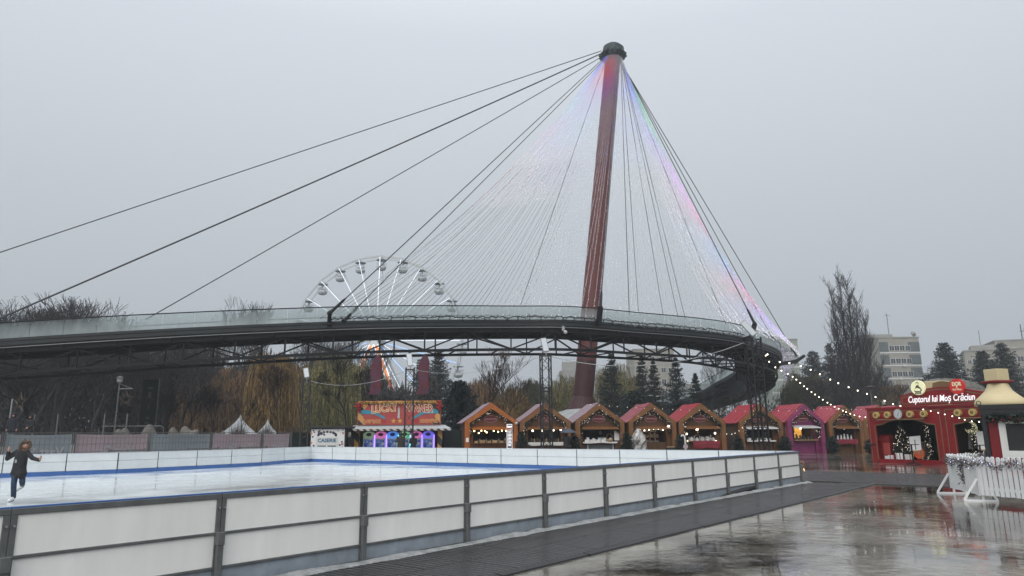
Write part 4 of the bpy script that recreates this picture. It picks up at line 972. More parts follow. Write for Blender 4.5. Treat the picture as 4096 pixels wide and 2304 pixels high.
willow(838, 88, 868, 150, 'wil_green', 'olive weeping willow between the ticket kiosk and the arcade flags', 1.4)
willow(760, 94, 905, 80, 'wil_gold', 'narrow golden willow behind the first lattice mast', .7)
willow(1208, 86, 940, 110, 'wil_rust', 'rusty weeping tree behind the roof of the orange stall', 1.0)
willow(1282, 82, 960, 95, 'wil_gold', 'low golden brown willow between the orange stall and the next one', .9)
willow(1342, 95, 940, 80, 'wil_dark', 'dark grey green weeping tree right of the golden brown willow', 1.2)
willow(1432, 100, 925, 110, 'wil_green', 'yellow green willow left of the red mast foot', 1.3)
willow(1555, 104, 905, 125, 'wil_green', 'yellow green willow right of the red mast, behind the spruces', 1.4)
willow(2030, 96, 925, 125, 'wil_dark', 'dark olive willow behind the pink stall, right of the bridge', 1.2)
willow(2262, 100, 950, 80, 'wil_gold', 'small straw coloured willow below the striped apartment block', .8)
willow(1310, 66, 1045, 70, 'wil_gold', 'low yellowish bush drooping behind the gap beside the orange stall', .5, .02)

def conifer(x, Y, ytop, wpx, material, label, dens=1.0, round_=0, low=.06, name='spruce', group=None, loc=None, H_=None, Rr=None):
    b = loc if loc is not None else ground_at(x, Y); H_ = H_ or at(x, ytop, Y).z; Rr = Rr or wpx / 2 * Y / 1764 * (1.5 if round_ else 1.6)
    segs = [(0, 0, 0, 0, 0, H_ * .97, H_ * .022, .015)]; P = []; D = []; L = []; W = []
    nl = int((30 + H_ * 1.6) * dens)
    for i in range(nl):
        u = low + (1 - low) * (i + rng.random()) / nl; z = H_ * u; prof = (1 - u) ** (.85 if not round_ else .5) * (1 if not round_ else min(1, .55 + 1.3 * (u - low))); rad = Rr * prof * (.72 + .4 * rng.random())
        nb = max(5, int(11 * dens * (.5 + prof)))
        for k in range(nb):
            az = rng.random() * 2 * PI; l = rad * (.7 + .45 * rng.random()); dv = Vector((math.cos(az), math.sin(az), -.16 + .5 * u + rng.normal() * .10)).normalized(); p0 = Vector((0, 0, z)); segs.append((*p0, *(p0 + dv * l), .022, .008))
            m_ = max(5, int(l / (.13 if H_ < 3.5 else .20)))
            for q in range(m_):
                f = (q + .5 + rng.random()) / m_; pp = p0 + dv * l * min(1, f)
                for _ in range(3):
                    P.append(tuple(pp + Vector((rng.normal(), rng.normal(), rng.normal())) * .04 * (l + .2))); dd = (dv * .8 + Vector((rng.normal(), rng.normal(), rng.normal() - .15)) * .55).normalized(); D.append(tuple(dd)); s = (.10 + .26 * rng.random()) * (1 if H_ > 3.5 else .45) * (1 if not round_ else 1.15); L.append(s); W.append(s * (.6 if H_ > 3.5 else .4))
    return tree_obj(name, b, [('trunk', seg_mesh('trunk', segs[:1], 7), 'bark'), ('branches', seg_mesh('branches', segs[1:], 3), 'bark_dark'), ('crown', card_mesh('crown', P, D, rnd_dirs(len(P)), L, W), material)], label, 'tree', group)
conifer(1155, 66, 962, 105, 'fir_blue', 'blue grey spruce standing left of the orange stall', 1.0, .6, .30)
conifer(1543, 92, 886, 85, 'fir', 'dark spruce right of the red mast, leftmost of the spruces', 1.0)
conifer(1622, 96, 894, 62, 'fir', 'dark spruce beneath the bridge truss, second of the spruces', 1.0)
conifer(1652, 94, 905, 66, 'fir', 'dark spruce beneath the bridge truss, third of the spruces', 1.0)
conifer(1708, 90, 900, 84, 'fir_blue', 'blue green spruce behind the gap between two stalls, rightmost tall spruce', 1.0)
conifer(1757, 92, 942, 64, 'fir', 'short dark fir next to the descending bridge ramp', 1.0)
conifer(1600, 80, 985, 90, 'pine', 'low dark fir behind the stall with the ornament shelves', .9, .8)
conifer(1100, 112, 885, 78, 'pine', 'tall dark pine behind the right half of the big wheel', 1.0, .8, .2, name='pine_tree')
conifer(1056, 118, 905, 60, 'pine', 'dark pine behind the lattice mast at the game arcade', .9, .8, .2, name='pine_tree')
conifer(2062, 128, 884, 78, 'pine', 'rounded dark pine left of the tall bare poplar', 1.0, .9, .22, name='pine_tree')
conifer(2108, 132, 865, 60, 'pine', 'dark pine half hidden behind the tall bare poplar', .9, .9, .22, name='pine_tree')
conifer(2404, 112, 864, 92, 'pine', 'conical dark pine right of the striped apartment block', 1.2, .5, .12, name='pine_tree')
conifer(2497, 108, 884, 80, 'pine', 'dark pine behind the cream chimney, second from the right edge', 1.1, .6, .1, name='pine_tree')
conifer(2552, 112, 866, 90, 'pine', 'tall dark pine at the right edge of the picture', 1.1, .6, .1, name='pine_tree')
conifer(2298, 90, 982, 66, 'pine', 'dark bushy fir left of the thatched roof', .9, .9, .05, name='pine_tree')
conifer(2350, 118, 945, 90, 'pine', 'dark spreading fir behind the thatched roof', .9, .9, .08, name='pine_tree')

# tall poplar made of several upright stems
def poplar(x, Y, ytop, label):
    b = ground_at(x, Y); H_ = at(x, ytop, Y).z; segs = []
    def twig(p, d, L, r, depth):
        n = 4
        for i in range(n):
            d = (d + Vector((rng.normal() * .10, rng.normal() * .10, .13))).normalized(); q = p + d * L / n; r2 = max(.02, r * .74); segs.append((*p, *q, max(.02, r), r2)); p, r = q, r2
            if depth:
                for _ in range(2):
                    az = rng.random() * 6.28; twig(p, (d * .6 + Vector((math.cos(az), math.sin(az), .3)) * .5).normalized(), L * .42 * (.6 + .6 * rng.random()), r * .5, depth - 1)
    for dx, dy, top, r in ((-2.3, .4, .93, .32), (-.5, .6, 1.0, .36), (.3, -.6, .97, .30), (1.9, .2, .84, .27), (-3.2, -.5, .70, .20), (3.6, .3, .60, .24), (-1.6, -.9, .80, .2), (2.9, -.6, .72, .22), (4.8, .4, .42, .18), (-3.4, .8, .45, .15), (1.0, 1.0, .86, .22)):
        p = Vector((dx * .18, dy * .3, 0)); n = 16; hh = H_ * top; prev = p
        for i in range(1, n + 1):
            u = i / n; q = Vector((dx * (.18 + .82 * u ** .75) + rng.normal() * .10, dy + rng.normal() * .10, hh * u)); r0, r1 = r * (1 - .9 * (u - 1 / n)), r * (1 - .9 * u); segs.append((*prev, *q, max(.03, r0), max(.03, r1)))
            if u > .14:
                for _ in range(7):
                    az = rng.random() * 6.28; twig(prev.lerp(q, rng.random()), Vector((math.cos(az) * .55, math.sin(az) * .55, 1)).normalized(), H_ * .12 * (.6 + .7 * rng.random()) * (1.15 - .6 * u), max(.03, r0 * .32), 1)
            prev = q
    S = np.array(segs); k = H_ / S[:, 5].max(); S[:, :6] *= k; cut = S[:, 6] > .08
    n = 7000; P = np.stack([rng.normal(size=n) * 2.6 + 1, rng.normal(size=n) * 2.2, np.abs(rng.normal(size=n)) * 2.6 + .3], 1)
    return tree_obj('poplar_tree', b, [('trunk', seg_mesh('trunk', S[cut], 5), 'bark_dark'), ('crown', seg_mesh('crown', S[~cut], 3), 'bark_dark'), ('undergrowth', card_mesh('ug', P, rnd_dirs(n), rnd_dirs(n), .2 + .4 * rng.random(n), .05 + .07 * rng.random(n)), 'bark_dark')], label, 'tree')
poplar(2162, 110, 661, 'very tall bare poplar with many upright stems, standing right of the bridge')
for (x, Y, yt, lab, kw) in (
    (697, 62, 905, 'slim bare tree with reddish twigs left of the first lattice mast', dict(depth=4, spread=.42, up=.18, trunk=.30, r=.013, leaves=500)),
    (875, 60, 890, 'slim bare tree with a few brown leaves left of the arcade sign', dict(depth=4, spread=.42, up=.2, trunk=.32, r=.011, leaves=260)),
    (597, 58, 1000, 'small bare sapling in front of the white tents', dict(depth=3, spread=.4, up=.2, trunk=.30, r=.012)),
    (535, 60, 965, 'small bare tree left of the white tents', dict(depth=4, spread=.42, up=.18, trunk=.28, r=.013)),
    (1209, 60, 880, 'tall bare tree with leftover leaves behind the orange stall roof', dict(depth=4, spread=.36, up=.22, trunk=.24, r=.010, leaves=420)),
    (1262, 68, 915, 'bare tree with arching twigs right of the tree with leftover leaves', dict(depth=4, spread=.45, up=.12, trunk=.25, r=.012)),
    (2335, 125, 900, 'spreading bare tree in front of the right side of the striped apartment block', dict(depth=4, spread=.5, up=.15, trunk=.18, r=.016)),
    (2215, 118, 935, 'small bare tree in front of the left side of the striped apartment block', dict(depth=4, spread=.45, up=.2, trunk=.2, r=.014)),
    (2252, 116, 945, 'thin bare tree in front of the middle of the striped apartment block', dict(depth=3, spread=.4, up=.25, trunk=.2, r=.014)),
    (1790, 112, 880, 'bare forked tree seen through the bridge truss at the ramp', dict(depth=4, spread=.35, up=.3, trunk=.3, r=.012)),
    (1860, 70, 985, 'dark twiggy tree beneath the bridge ramp behind the stalls', dict(depth=4, spread=.45, up=.15, trunk=.2, r=.014, leaves=500)),
    (1918, 72, 975, 'dark bare tree behind the right lattice mast', dict(depth=4, spread=.45, up=.15, trunk=.2, r=.014, leaves=400)),
    (2160, 84, 965, 'dark bare tree behind the brown stall, below the string of bulbs', dict(depth=4, spread=.5, up=.12, trunk=.15, r=.015, leaves=800)),
    (2095, 88, 950, 'dense bare tree below the poplar', dict(depth=4, spread=.5, up=.12, trunk=.15, r=.015, leaves=800)),
    (2205, 92, 955, 'dark reddish bare tree right of the poplar foot', dict(depth=4, spread=.5, up=.12, trunk=.15, r=.015, leaves=800)),
    (330, 56, 980, 'thin bare tree behind the star lamp', dict(depth=4, spread=.4, up=.2, trunk=.3, r=.012)),
    (95, 60, 900, 'thick dark leaning tree at the left edge under the bridge', dict(depth=4, spread=.5, up=.12, trunk=.2, r=.028)),
    (428, 60, 960, 'dark bare tree right of the tall dark banner', dict(depth=4, spread=.42, up=.18, trunk=.25, r=.013, leaves=300)),
    (470, 62, 965, 'twiggy bare tree with brown leaves left of the rusty tree', dict(depth=4, spread=.42, up=.18, trunk=.25, r=.013, leaves=500))):
    bare_tree(x, Y, yt, lab, bark='bark' if x in (697, 1209, 1262) else 'bark_dark', minr=.011, **kw)
# round twiggy bushes by the tents
for x, Y, yt, wd, lab in ((600, 52, 1060, 90, 'round twiggy brown bush in front of the left white tent'), (668, 53, 1062, 70, 'round twiggy brown bush in front of the right white tent'), (735, 54, 1066, 80, 'brown bush beside the first lattice mast'), (440, 52, 1076, 90, 'low brown bush behind the row of rocks')):
    b = ground_at(x, Y); H_ = at(x, yt, Y).z; Rr = wd / 2 * Y / 1764; n = 1500
    az = rng.random(n) * 6.28; el = np.arccos(1 - rng.random(n) * .95); d = np.stack([np.sin(el) * np.cos(az) * Rr, np.sin(el) * np.sin(az) * Rr, np.cos(el) * H_], 1) * (.6 + .45 * rng.random((n, 1))); z0 = np.zeros((n, 3)); z0[:, :2] = d[:, :2] * .15
    tree_obj('twiggy_bush', b, [('twigs', seg_mesh('twigs', np.concatenate([z0, d, np.full((n, 1), .014), np.full((n, 1), .005)], 1), 3), 'bush_brown')], lab, 'bush', 'brown bushes behind the banner fence')
# rocks along the pond edge
for k, (x, wd, yt, lab) in enumerate(((292, 44, 1084, 'low grey rock, leftmost of the rocks behind the fence'), (312, 46, 1083, 'flat topped rock next to the leftmost one'), (377, 56, 1075, 'large rounded boulder in the middle of the rocks'), (440, 42, 1080, 'small rock touching the broad pale rock'), (477, 56, 1074, 'broad pale rock right of the rounded boulder'), (553, 32, 1084, 'small rock at the right end of the row'))):
    b = ground_at(x, 50); H_ = at(x, yt, 50).z; rx = wd / 2 * 50 / 1764
    m = MB().ball((0, 0, 0), 1, 22, 16); m.v = [(vx * rx * (1 + .10 * math.sin(3 * vz + k) + .05 * rng.random()), vy * rx * .8, max(-.05, min(1, max(0, vz)) ** .40 if vz > 0 else 0) * H_ * (1 + .10 * math.sin(4 * vx + k))) for vx, vy, vz in m.v]
    o = m.build('rock', 'rock', smooth=True); o.location = b; tag(o, lab, 'rock', 'row of rocks behind the banner fence')
# white peaked tents
for x, Y, yt, wd, lab in ((602, 66, 1044, 92, 'white peaked tent behind the bushes, left of the pair'), (672, 68, 1056, 70, 'white peaked tent behind the bushes, right of the pair')):
    b = ground_at(x, Y); H_ = at(x, yt, Y).z; h = wd / 2 * Y / 1764; zr = H_ * .42
    t = empty('peaked_tent', b, R(15), lab, 'tent', 'white peaked tents'); V = []; nn = 8
    for j in range(nn + 1):
        u = j / nn; s = h * (1 - u) ** 1.6 + .03; z = zr + (H_ - zr) * u ** .85
        for cx, cy in ((-1, -1), (0, -1), (1, -1), (1, 0), (1, 1), (0, 1), (-1, 1), (-1, 0)): V.append((cx * s, cy * s, z))
    MB().add(V, [(j * 8 + k, j * 8 + (k + 1) % 8, (j + 1) * 8 + (k + 1) % 8, (j + 1) * 8 + k) for j in range(nn) for k in range(8)]).build('canopy', 'tent', t, smooth=True)
    MB().box(-h, -h, zr - .35, h, h, zr).build('valance', 'tent', t)
    for cx in (-1, 1):
        for cy in (-1, 1): MB().bar((cx * h * .97, cy * h * .97, 0), (cx * h * .97, cy * h * .97, zr), .08).build('pole', 'steel', t)

# ================================================================== MARKET STALLS
def leaf_cluster(pts, n, spread, s0=.05, s1=.14):
    P = np.array([tuple(p) for p in pts]); i = rng.integers(0, len(P) - 1, n); u = rng.random((n, 1)); Q = P[i] * (1 - u) + P[i + 1] * u + rng.normal(size=(n, 3)) * spread
    return card_mesh('foliage', Q, rnd_dirs(n), rnd_dirs(n), s0 + (s1 - s0) * rng.random(n), (s0 + (s1 - s0) * rng.random(n)) * .5), Q
def chalet(x, Y, wpx, yridge, main, dark, roofm, text, label, rz=0, awning='main', lights=True, interior='inside_dark', open_front=False, glow=0, depth=3.1, tex2=None):
    b = ground_at(x, Y); H_ = at(x, yridge, Y).z; wd = wpx * Y / 1764; h = wd / 2; ev = H_ * .652
    t = empty('market_stall', b, rz, label, 'market stall', 'wooden market stalls'); fr = .34
    sl = (H_ - ev) / h
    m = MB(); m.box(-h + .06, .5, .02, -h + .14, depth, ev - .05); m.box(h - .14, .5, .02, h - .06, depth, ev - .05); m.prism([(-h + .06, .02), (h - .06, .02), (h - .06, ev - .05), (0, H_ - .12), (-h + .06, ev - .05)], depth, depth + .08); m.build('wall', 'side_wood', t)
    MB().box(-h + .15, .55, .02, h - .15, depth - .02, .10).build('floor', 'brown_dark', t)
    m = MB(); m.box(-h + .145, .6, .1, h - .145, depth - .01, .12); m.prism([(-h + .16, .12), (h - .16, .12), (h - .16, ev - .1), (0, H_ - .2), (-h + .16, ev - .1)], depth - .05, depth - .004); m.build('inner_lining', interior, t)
    # thick front frame
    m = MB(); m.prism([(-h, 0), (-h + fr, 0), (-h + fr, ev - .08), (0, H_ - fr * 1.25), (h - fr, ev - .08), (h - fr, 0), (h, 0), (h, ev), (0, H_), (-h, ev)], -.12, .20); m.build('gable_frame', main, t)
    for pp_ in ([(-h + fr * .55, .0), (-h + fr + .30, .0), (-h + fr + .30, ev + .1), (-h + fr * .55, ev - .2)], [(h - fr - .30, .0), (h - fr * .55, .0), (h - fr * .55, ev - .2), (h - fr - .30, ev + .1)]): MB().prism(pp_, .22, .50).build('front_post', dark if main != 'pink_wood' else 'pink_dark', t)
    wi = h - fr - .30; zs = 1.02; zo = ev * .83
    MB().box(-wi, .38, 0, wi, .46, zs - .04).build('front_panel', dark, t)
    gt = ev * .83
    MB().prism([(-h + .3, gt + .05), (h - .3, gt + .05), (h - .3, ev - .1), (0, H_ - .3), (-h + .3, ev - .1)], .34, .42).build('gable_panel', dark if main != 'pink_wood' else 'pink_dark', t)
    if not open_front: MB().box(-wi - .12, .0, zs - .03, wi + .12, .55, zs + .02).build('counter', 'brown_wood' if main != 'pink_wood' else 'wood_pale', t)
    # awning flap
    V = [(-wi - .2, .33, gt + .10), (wi + .2, .33, gt + .10), (wi + .15, -.42, gt - .10), (-wi - .15, -.42, gt - .10)]
    MB().add(V + [(a, b_, c - .04) for a, b_, c in V], [(0, 3, 2, 1), (4, 5, 6, 7), (0, 1, 5, 4), (1, 2, 6, 5), (2, 3, 7, 6), (3, 0, 4, 7)]).build('awning', main if awning == 'main' else awning, t)
    # roof: two slopes of draped cloth reaching past the walls
    for s_ in (-1, 1):
        nx, ny = 8, 10; V = []
        for i in range(nx + 1):
            for j in range(ny + 1):
                u = i / nx; x_ = s_ * (u * (h + .14)); z_ = H_ + .03 - u * (h + .14) * sl - .03 + (.012 * math.sin(9 * u + 7 * j) + .012 * rng.random()) + .035; V.append((x_, .10 + (depth + .35) * j / ny - .05, z_))
        F = [(i * (ny + 1) + j, (i + 1) * (ny + 1) + j, (i + 1) * (ny + 1) + j + 1, i * (ny + 1) + j + 1) if s_ < 0 else (i * (ny + 1) + j, i * (ny + 1) + j + 1, (i + 1) * (ny + 1) + j + 1, (i + 1) * (ny + 1) + j) for i in range(nx) for j in range(ny)]
        n0 = len(V); V += [(a, b_, c - .05) for a, b_, c in V]; F += [tuple(n0 + q for q in reversed(f)) for f in list(F)]
        for i in range(nx):
            for e0 in (0, ny): F.append((i * (ny + 1) + e0, (i + 1) * (ny + 1) + e0, n0 + (i + 1) * (ny + 1) + e0, n0 + i * (ny + 1) + e0))
        for j in range(ny): F.append((nx * (ny + 1) + j, nx * (ny + 1) + j + 1, n0 + nx * (ny + 1) + j + 1, n0 + nx * (ny + 1) + j))
        MB().add(V, F).build('roof', roofm, t, smooth=True)
    # oval plaque
    cz = gt + (H_ - gt) * .36; sg = MB().prism(oval(.52, .27, 28, 0, cz), .26, .335).build('sign', 'plaque', t)
    m = MB(); ring_prism(m, oval(.50, .25, 28, 0, cz), oval(.475, .232, 28, 0, cz), .252, .262); m.build('sign_border', 'cream_line', sg)
    if text: text_obj('lettering', text, .135, 'cream_line', sg, (0, .256, cz + (.06 if tex2 else 0)), width=min(.86, .075 * len(text)), bold=.004)
    if tex2: text_obj('lettering', tex2, .135, 'cream_line', sg, (0, .256, cz - .09), width=min(.8, .075 * len(tex2)), bold=.004)
    # garland of fir twigs and lights hangs inside the frame
    g = empty('garland', b, rz, ' '.join(f'lit garland of the {label.split(",")[0]}'.split()[:16]), 'garland', 'lit garlands on the stalls')
    apex = (0, -.0, H_ - fr * 1.25 - .10); pts = [(-h + fr + .06, -.02, ev - .95), (-h + fr + .05, -.02, ev - .15), apex, (h - fr - .05, -.02, ev - .15), (h - fr - .06, -.02, ev - .75)]
    me, _ = leaf_cluster(pts, 1100, .075, .06, .17); link_mesh('foliage', me, 'garland_green', g)
    if lights:
        n = 46; Pn = np.array(pts); i = rng.choice(4, n, p=(.12, .34, .42, .12)); u = rng.random((n, 1)); Q = Pn[i] * (1 - u) + Pn[i + 1] * u + rng.normal(size=(n, 3)) * (.11, .02, .11) - np.array([0, .10, 0]); link_mesh('fairy_lights', octa_mesh('fairy_lights', Q, .010 + .013 * rng.random(n) ** 2), 'fairy', g)
    t['half'] = h; del t['half']
    return dict(t=t, b=b, h=h, wi=wi, zs=zs, ev=ev, H=H_, gt=gt, rz=rz, lab=label)
def wl(c, x, y, z): return c['b'] + Matrix.Rotation(c['rz'], 3, 'Z') @ Vector((x, y, z))
ST = []
spec = [
    (1236, 51.5, 132, 1013.5, 'orange_wood', 'orange_dark', 'roof_stripe', 'Surprize - Bar de Vitrine', 'bright orange wooden stall, leftmost of the row', R(12), 'main'),
    (1372, 51.8, 127, 1014, 'brown_wood', 'brown_dark', 'roof_stripe', 'Noul An', 'brown stall with striped roof behind the lattice mast and umbrella', R(9), 'main'),
    (1509, 52, 124, 1014, 'brown_wood', 'brown_dark', 'roof_stripe', 'Fabrica de Săpun', 'brown stall in front of the red mast foot with a basket on its counter', R(9), 'main'),
    (1641, 52.5, 121, 1014.5, 'brown_wood', 'brown_dark', 'roof_mottle', 'ATMOSFERA CRĂCIUNULUI', 'brown stall with shelves of glittering ornaments, open to the ground', R(8), 'main'),
    (1766, 53, 120, 1015, 'brown_wood', 'brown_dark', 'roof_red', 'POVESTE DE IARNĂ', 'brown stall with a dark red cloth hanging from its counter', R(8), 'main'),
    (1914, 53.5, 112, 1017, 'brown_wood', 'brown_dark', 'roof_red', 'G. Silno Art', 'brown stall with bright red roof behind the right lattice mast', R(8), 'awning_white'),
    (2027, 56.5, 100, 1016.5, 'pink_wood', 'pink_dark', 'roof_rose', 'AtelierulBunicii', 'magenta pink wooden stall near the rink corner', R(12), 'awning_white'),
    (2128, 57, 92, 1020, 'brown_wood', 'brown_dark', 'roof_rose', 'Bomboneria Iernii', 'dark brown stall right of the pink stall', R(9), 'main'),
    (2217, 60, 88, 1020, 'brown_wood', 'brown_dark', 'roof_rose', None, 'brown stall with hanging stars, half hidden by the red booth', R(2), 'main'),
    (2274, 66, 80, 1020, 'brown_wood', 'brown_dark', 'roof_rose', None, 'stall of which only the pink roof shows behind the red booth', R(2), 'main'),
    (2462, 60, 84, 1006, 'brown_wood', 'brown_dark', 'roof_rose', None, 'stall whose roof shows between the red sign and cream chimney', R(-8), 'main'),
]
for i, s in enumerate(spec):
    ST.append(chalet(*s[:9], rz=s[9], awning=s[10], lights=i < 9, interior='inside_red' if i == 3 else 'inside_dark', open_front=(i == 3), tex2='Fabrica' if i == 1 else None))

# goods on the counters
def bottle_p(): return MB().lathe([(.035, 0), (.04, .01), (.04, .17), (.015, .22), (.015, .27), (.018, .28)], 8)
def box_p(): return MB().box(-.12, -.09, 0, .12, .09, .14)
def jar_p(): return MB().lathe([(.05, 0), (.06, .02), (.06, .12), (.045, .14), (.05, .17)], 8)
def orn_p():
    m = MB().ball((0, 0, .06), .06, 8, 6); m.tube([(0, 0, .12), (0, 0, .15)], .015, 5); return m
def angel_p(): return MB().lathe([(.09, 0), (.06, .12), (.03, .2), (.05, .24), (.045, .3), (.01, .33)], 8)
def house_p():
    m = MB(); m.prism([(-.1, 0), (.1, 0), (.1, .14), (0, .24), (-.1, .14)], -.07, .07); return m
goods = {'bottle': (bottle_p, 'glass_goods'), 'box': (box_p, 'wood_pale'), 'jar': (jar_p, 'goods_dark'), 'ornament': (orn_p, 'glass_goods'), 'figurine': (angel_p, 'glass_goods'), 'small_house': (house_p, 'paper')}
gproto = {}
def put(kind, material, loc, rz, label, group, sc=1):
    key = (kind, material)
    if key not in gproto: o = gproto[key] = goods[kind][0]().build(kind, material, smooth=kind in ('bottle', 'jar', 'ornament', 'figurine'))
    else: o = gproto[key].copy(); COL.objects.link(o)
    o.location = loc; o.rotation_euler = (0, 0, rz); o.scale = (sc,) * 3; tag(o, label, kind.replace('_', ' '), group); return o
names = ['orange stall', 'stall behind the umbrella', 'stall with the basket', 'ornament stall', 'stall with the red cloth', 'red roofed stall', 'pink stall', 'dark brown stall']
kinds = [[('box', 'wood_pale'), ('jar', 'goods_dark'), ('bottle', 'glass_goods')], [('bottle', 'goods_dark'), ('jar', 'goods_dark'), ('bottle', 'wood_pale')], [('box', 'paper'), ('small_house', 'paper'), ('jar', 'glass_goods')], [], [('figurine', 'glass_goods'), ('ornament', 'paper'), ('small_house', 'paper')],
         [('box', 'paper'), ('box', 'goods_dark')], [('figurine', 'goods_dark'), ('box', 'goods_dark'), ('bottle', 'goods_dark')], [('figurine', 'paper'), ('ornament', 'glass_goods'), ('bottle', 'paper')]]
for ci, ks in enumerate(kinds):
    c = ST[ci]
    for q in range(15 if ks else 0):
        k_, mt = ks[q % len(ks)]; x_ = -c['wi'] + .12 + (2 * c['wi'] - .24) * (q + .5) / 15
        put(k_, mt, wl(c, x_, .14 + .22 * ((q * 7) % 3) / 2, c['zs'] + .021), rng.random() * 6, f'{"pale" if mt in ("paper", "glass_goods", "wood_pale") else "dark"} {k_.replace("_", " ")} among the goods on the counter of the {names[ci]}', f'goods on the counter of the {names[ci]}', .9 + .5 * rng.random())
# the ornament stall: four stepped shelves with glass figures and a row of hanging baubles
c = ST[3]
for r_, (y_, z_) in enumerate(((2.2, 1.72), (1.9, 1.30), (1.55, .92), (.95, .5), (.45, .14))):
    t = empty('display_shelf', wl(c, 0, y_, 0), c['rz'], f'{("topmost", "second", "third", "fourth", "lowest")[r_]} dark red shelf of the ornament stall, counted from above', 'shelf', 'stepped shelves of the ornament stall')
    MB().box(-c['wi'] + .04, -.16, z_ - .03, c['wi'] - .04, .16, z_).build('board', 'inside_red', t); MB().box(-c['wi'] + .04, .10, .12, c['wi'] - .04, .14, z_ - .03).build('back_panel', 'inside_red', t)
    for q in range(16):
        put(('figurine', 'small_house', 'bottle')[(q + r_) % 3] if r_ < 3 else 'figurine', 'glass_goods' if r_ < 4 or q % 2 else 'paper', wl(c, -c['wi'] + .12 + (2 * c['wi'] - .24) * (q + .5) / 16, y_ - .06 + .08 * rng.random(), z_), rng.random() * 6, f'glittering {"figure" if r_ >= 3 else "ornament"} on the {("topmost", "second", "third", "fourth", "lowest")[r_]} shelf of the ornament stall', f'ornaments on the {("topmost", "second", "third", "fourth", "lowest")[r_]} shelf', .8 + .35 * rng.random())
for q in range(13):
    t = MB().ball((0, 0, -.10 - .12 * rng.random()), .055, 10, 8).build('bauble', 'bulb_white' if q % 2 else 'paper', smooth=True); t.location = wl(c, -c['wi'] + .1 + (2 * c['wi'] - .2) * q / 12, .2, c['gt']); tag(t, 'round white bauble hanging under the awning of the ornament stall', 'bauble', 'baubles hanging at the ornament stall')
# wrapped foil decoration and small side table at the ornament stall
b = wl(c, -c['wi'] - .1, -.55, 0)
t = empty('wrapped_display', b, 0, 'display stand wrapped in silvery plastic foil left of the ornament stall', 'wrapped stand')
V = []; nn = 14; prof = [(.42, 0), (.50, .3), (.46, .8), (.55, 1.15), (.36, 1.45), (.22, 1.75), (.10, 1.95)]
for r_, z in prof:
    for k in range(nn): a = 2 * PI * k / nn; rr_ = r_ * (1 + .18 * math.sin(k * 2.7 + z * 5) + .1 * rng.normal() * .4); V.append((rr_ * math.cos(a) * 1.1, rr_ * math.sin(a) * .8, z))
MB().add(V, [(j * nn + k, j * nn + (k + 1) % nn, (j + 1) * nn + (k + 1) % nn, (j + 1) * nn + k) for j in range(len(prof) - 1) for k in range(nn)]).build('foil', 'foil', t)
MB().tube([(0, 0, 0), (0, 0, 2.0)], .04, 6).build('pole', 'steel', t)
t = empty('side_table', wl(c, c['wi'] + .05, -.35, 0), 0, 'small dark covered table with a tray right of the ornament stall', 'table'); MB().box(-.3, -.25, 0, .3, .25, .62).build('cover', 'black', t, bevel=.02); MB().box(-.27, -.2, .62, .27, .2, .67).build('tray', 'wood_pale', t)
# table cloths, basket, posters, light sign
def cloth(ci, material, drop, lab, grow_=.0, x0=None, x1=None):
    c = ST[ci]; x0 = -c['wi'] - .1 if x0 is None else x0; x1 = c['wi'] + .1 if x1 is None else x1; V = []; n = 22
    for i in range(n + 1):
        u = i / n; x_ = x0 + (x1 - x0) * u; w_ = .018 * math.sin(u * 26) + .01 * rng.random()
        V += [(x_, .42, c['zs'] + .024), (x_, -.03, c['zs'] + .026), (x_, -.05 + w_, c['zs'] - drop * .5), (x_, -.06 + w_ * 1.6, c['zs'] - drop - .02 * math.sin(u * 9))]
    o = MB().add(V, [(i * 4 + j, i * 4 + j + 1, (i + 1) * 4 + j + 1, (i + 1) * 4 + j) for i in range(n) for j in range(3)]).build('counter_cloth', material, smooth=True); o.location = c['b']; o.rotation_euler = (0, 0, c['rz']); tag(o, lab, 'cloth')
cloth(1, 'cloth_white', .20, 'off white cloth along the counter of the stall behind the umbrella')
cloth(2, 'cloth_white', .07, 'thin white cloth on the counter of the stall with the basket')
cloth(4, 'cloth_red', .50, 'dark red cloth hanging in front of the red cloth stall', x0=-.75, x1=1.35)
cloth(5, 'cloth_white', .05, 'white cloth edge on the counter of the red roofed stall')
cloth(7, 'cloth_red', .35, 'deep red cloth on the counter of the dark brown stall')
c = ST[2]
t = empty('gift_basket', wl(c, .75, .1, c['zs'] + .03), 0, 'round wicker basket with a tall handle on the counter near the red mast', 'basket')
MB().lathe([(.16, 0), (.22, .08), (.25, .18), (.23, .19), (.02, .12)], 14).build('bowl', 'wood_pale', t, smooth=True); MB().tube([(-.24 * math.cos(a), 0, .17 + .40 * math.sin(a)) for a in [PI * k / 12 for k in range(13)]], .015, 5).build('handle', 'wood_pale', t)
for k in range(2):
    o = MB().box(-.14, -.02, 0, .14, .02, .30).build('tray', 'machine', bevel=.015); o.location = wl(c, .05 + .33 * k, .22, c['zs'] + .03); o.rotation_euler = (R(-14), 0, .1 * k); tag(o, f'{("left", "right")[k]} one of two grey trays leaning behind the basket', 'tray', 'grey trays beside the basket')
t = empty('chalk_board', wl(c, .1, .26, .12), c['rz'], 'grey green board with snowy edges on the front of the stall with the basket', 'board')
MB().box(-.95, .05, 0, .95, .09, .72).build('panel', 'teal_panel', t)
for s_ in (-1, 1): MB().prism([(s_ * .95 + dx, dz) for dx, dz in ((-.06, 0), (.06, 0), (.03, .12), (.07, .24), (.02, .36), (.07, .48), (.03, .60), (.06, .72), (-.06, .72))], .03, .05).build('snow_edge', 'frost', t)
text_obj('lettering', 'FABRICA DE SĂPUN', .16, 'frost', t, (0, .045, .40), width=1.3)
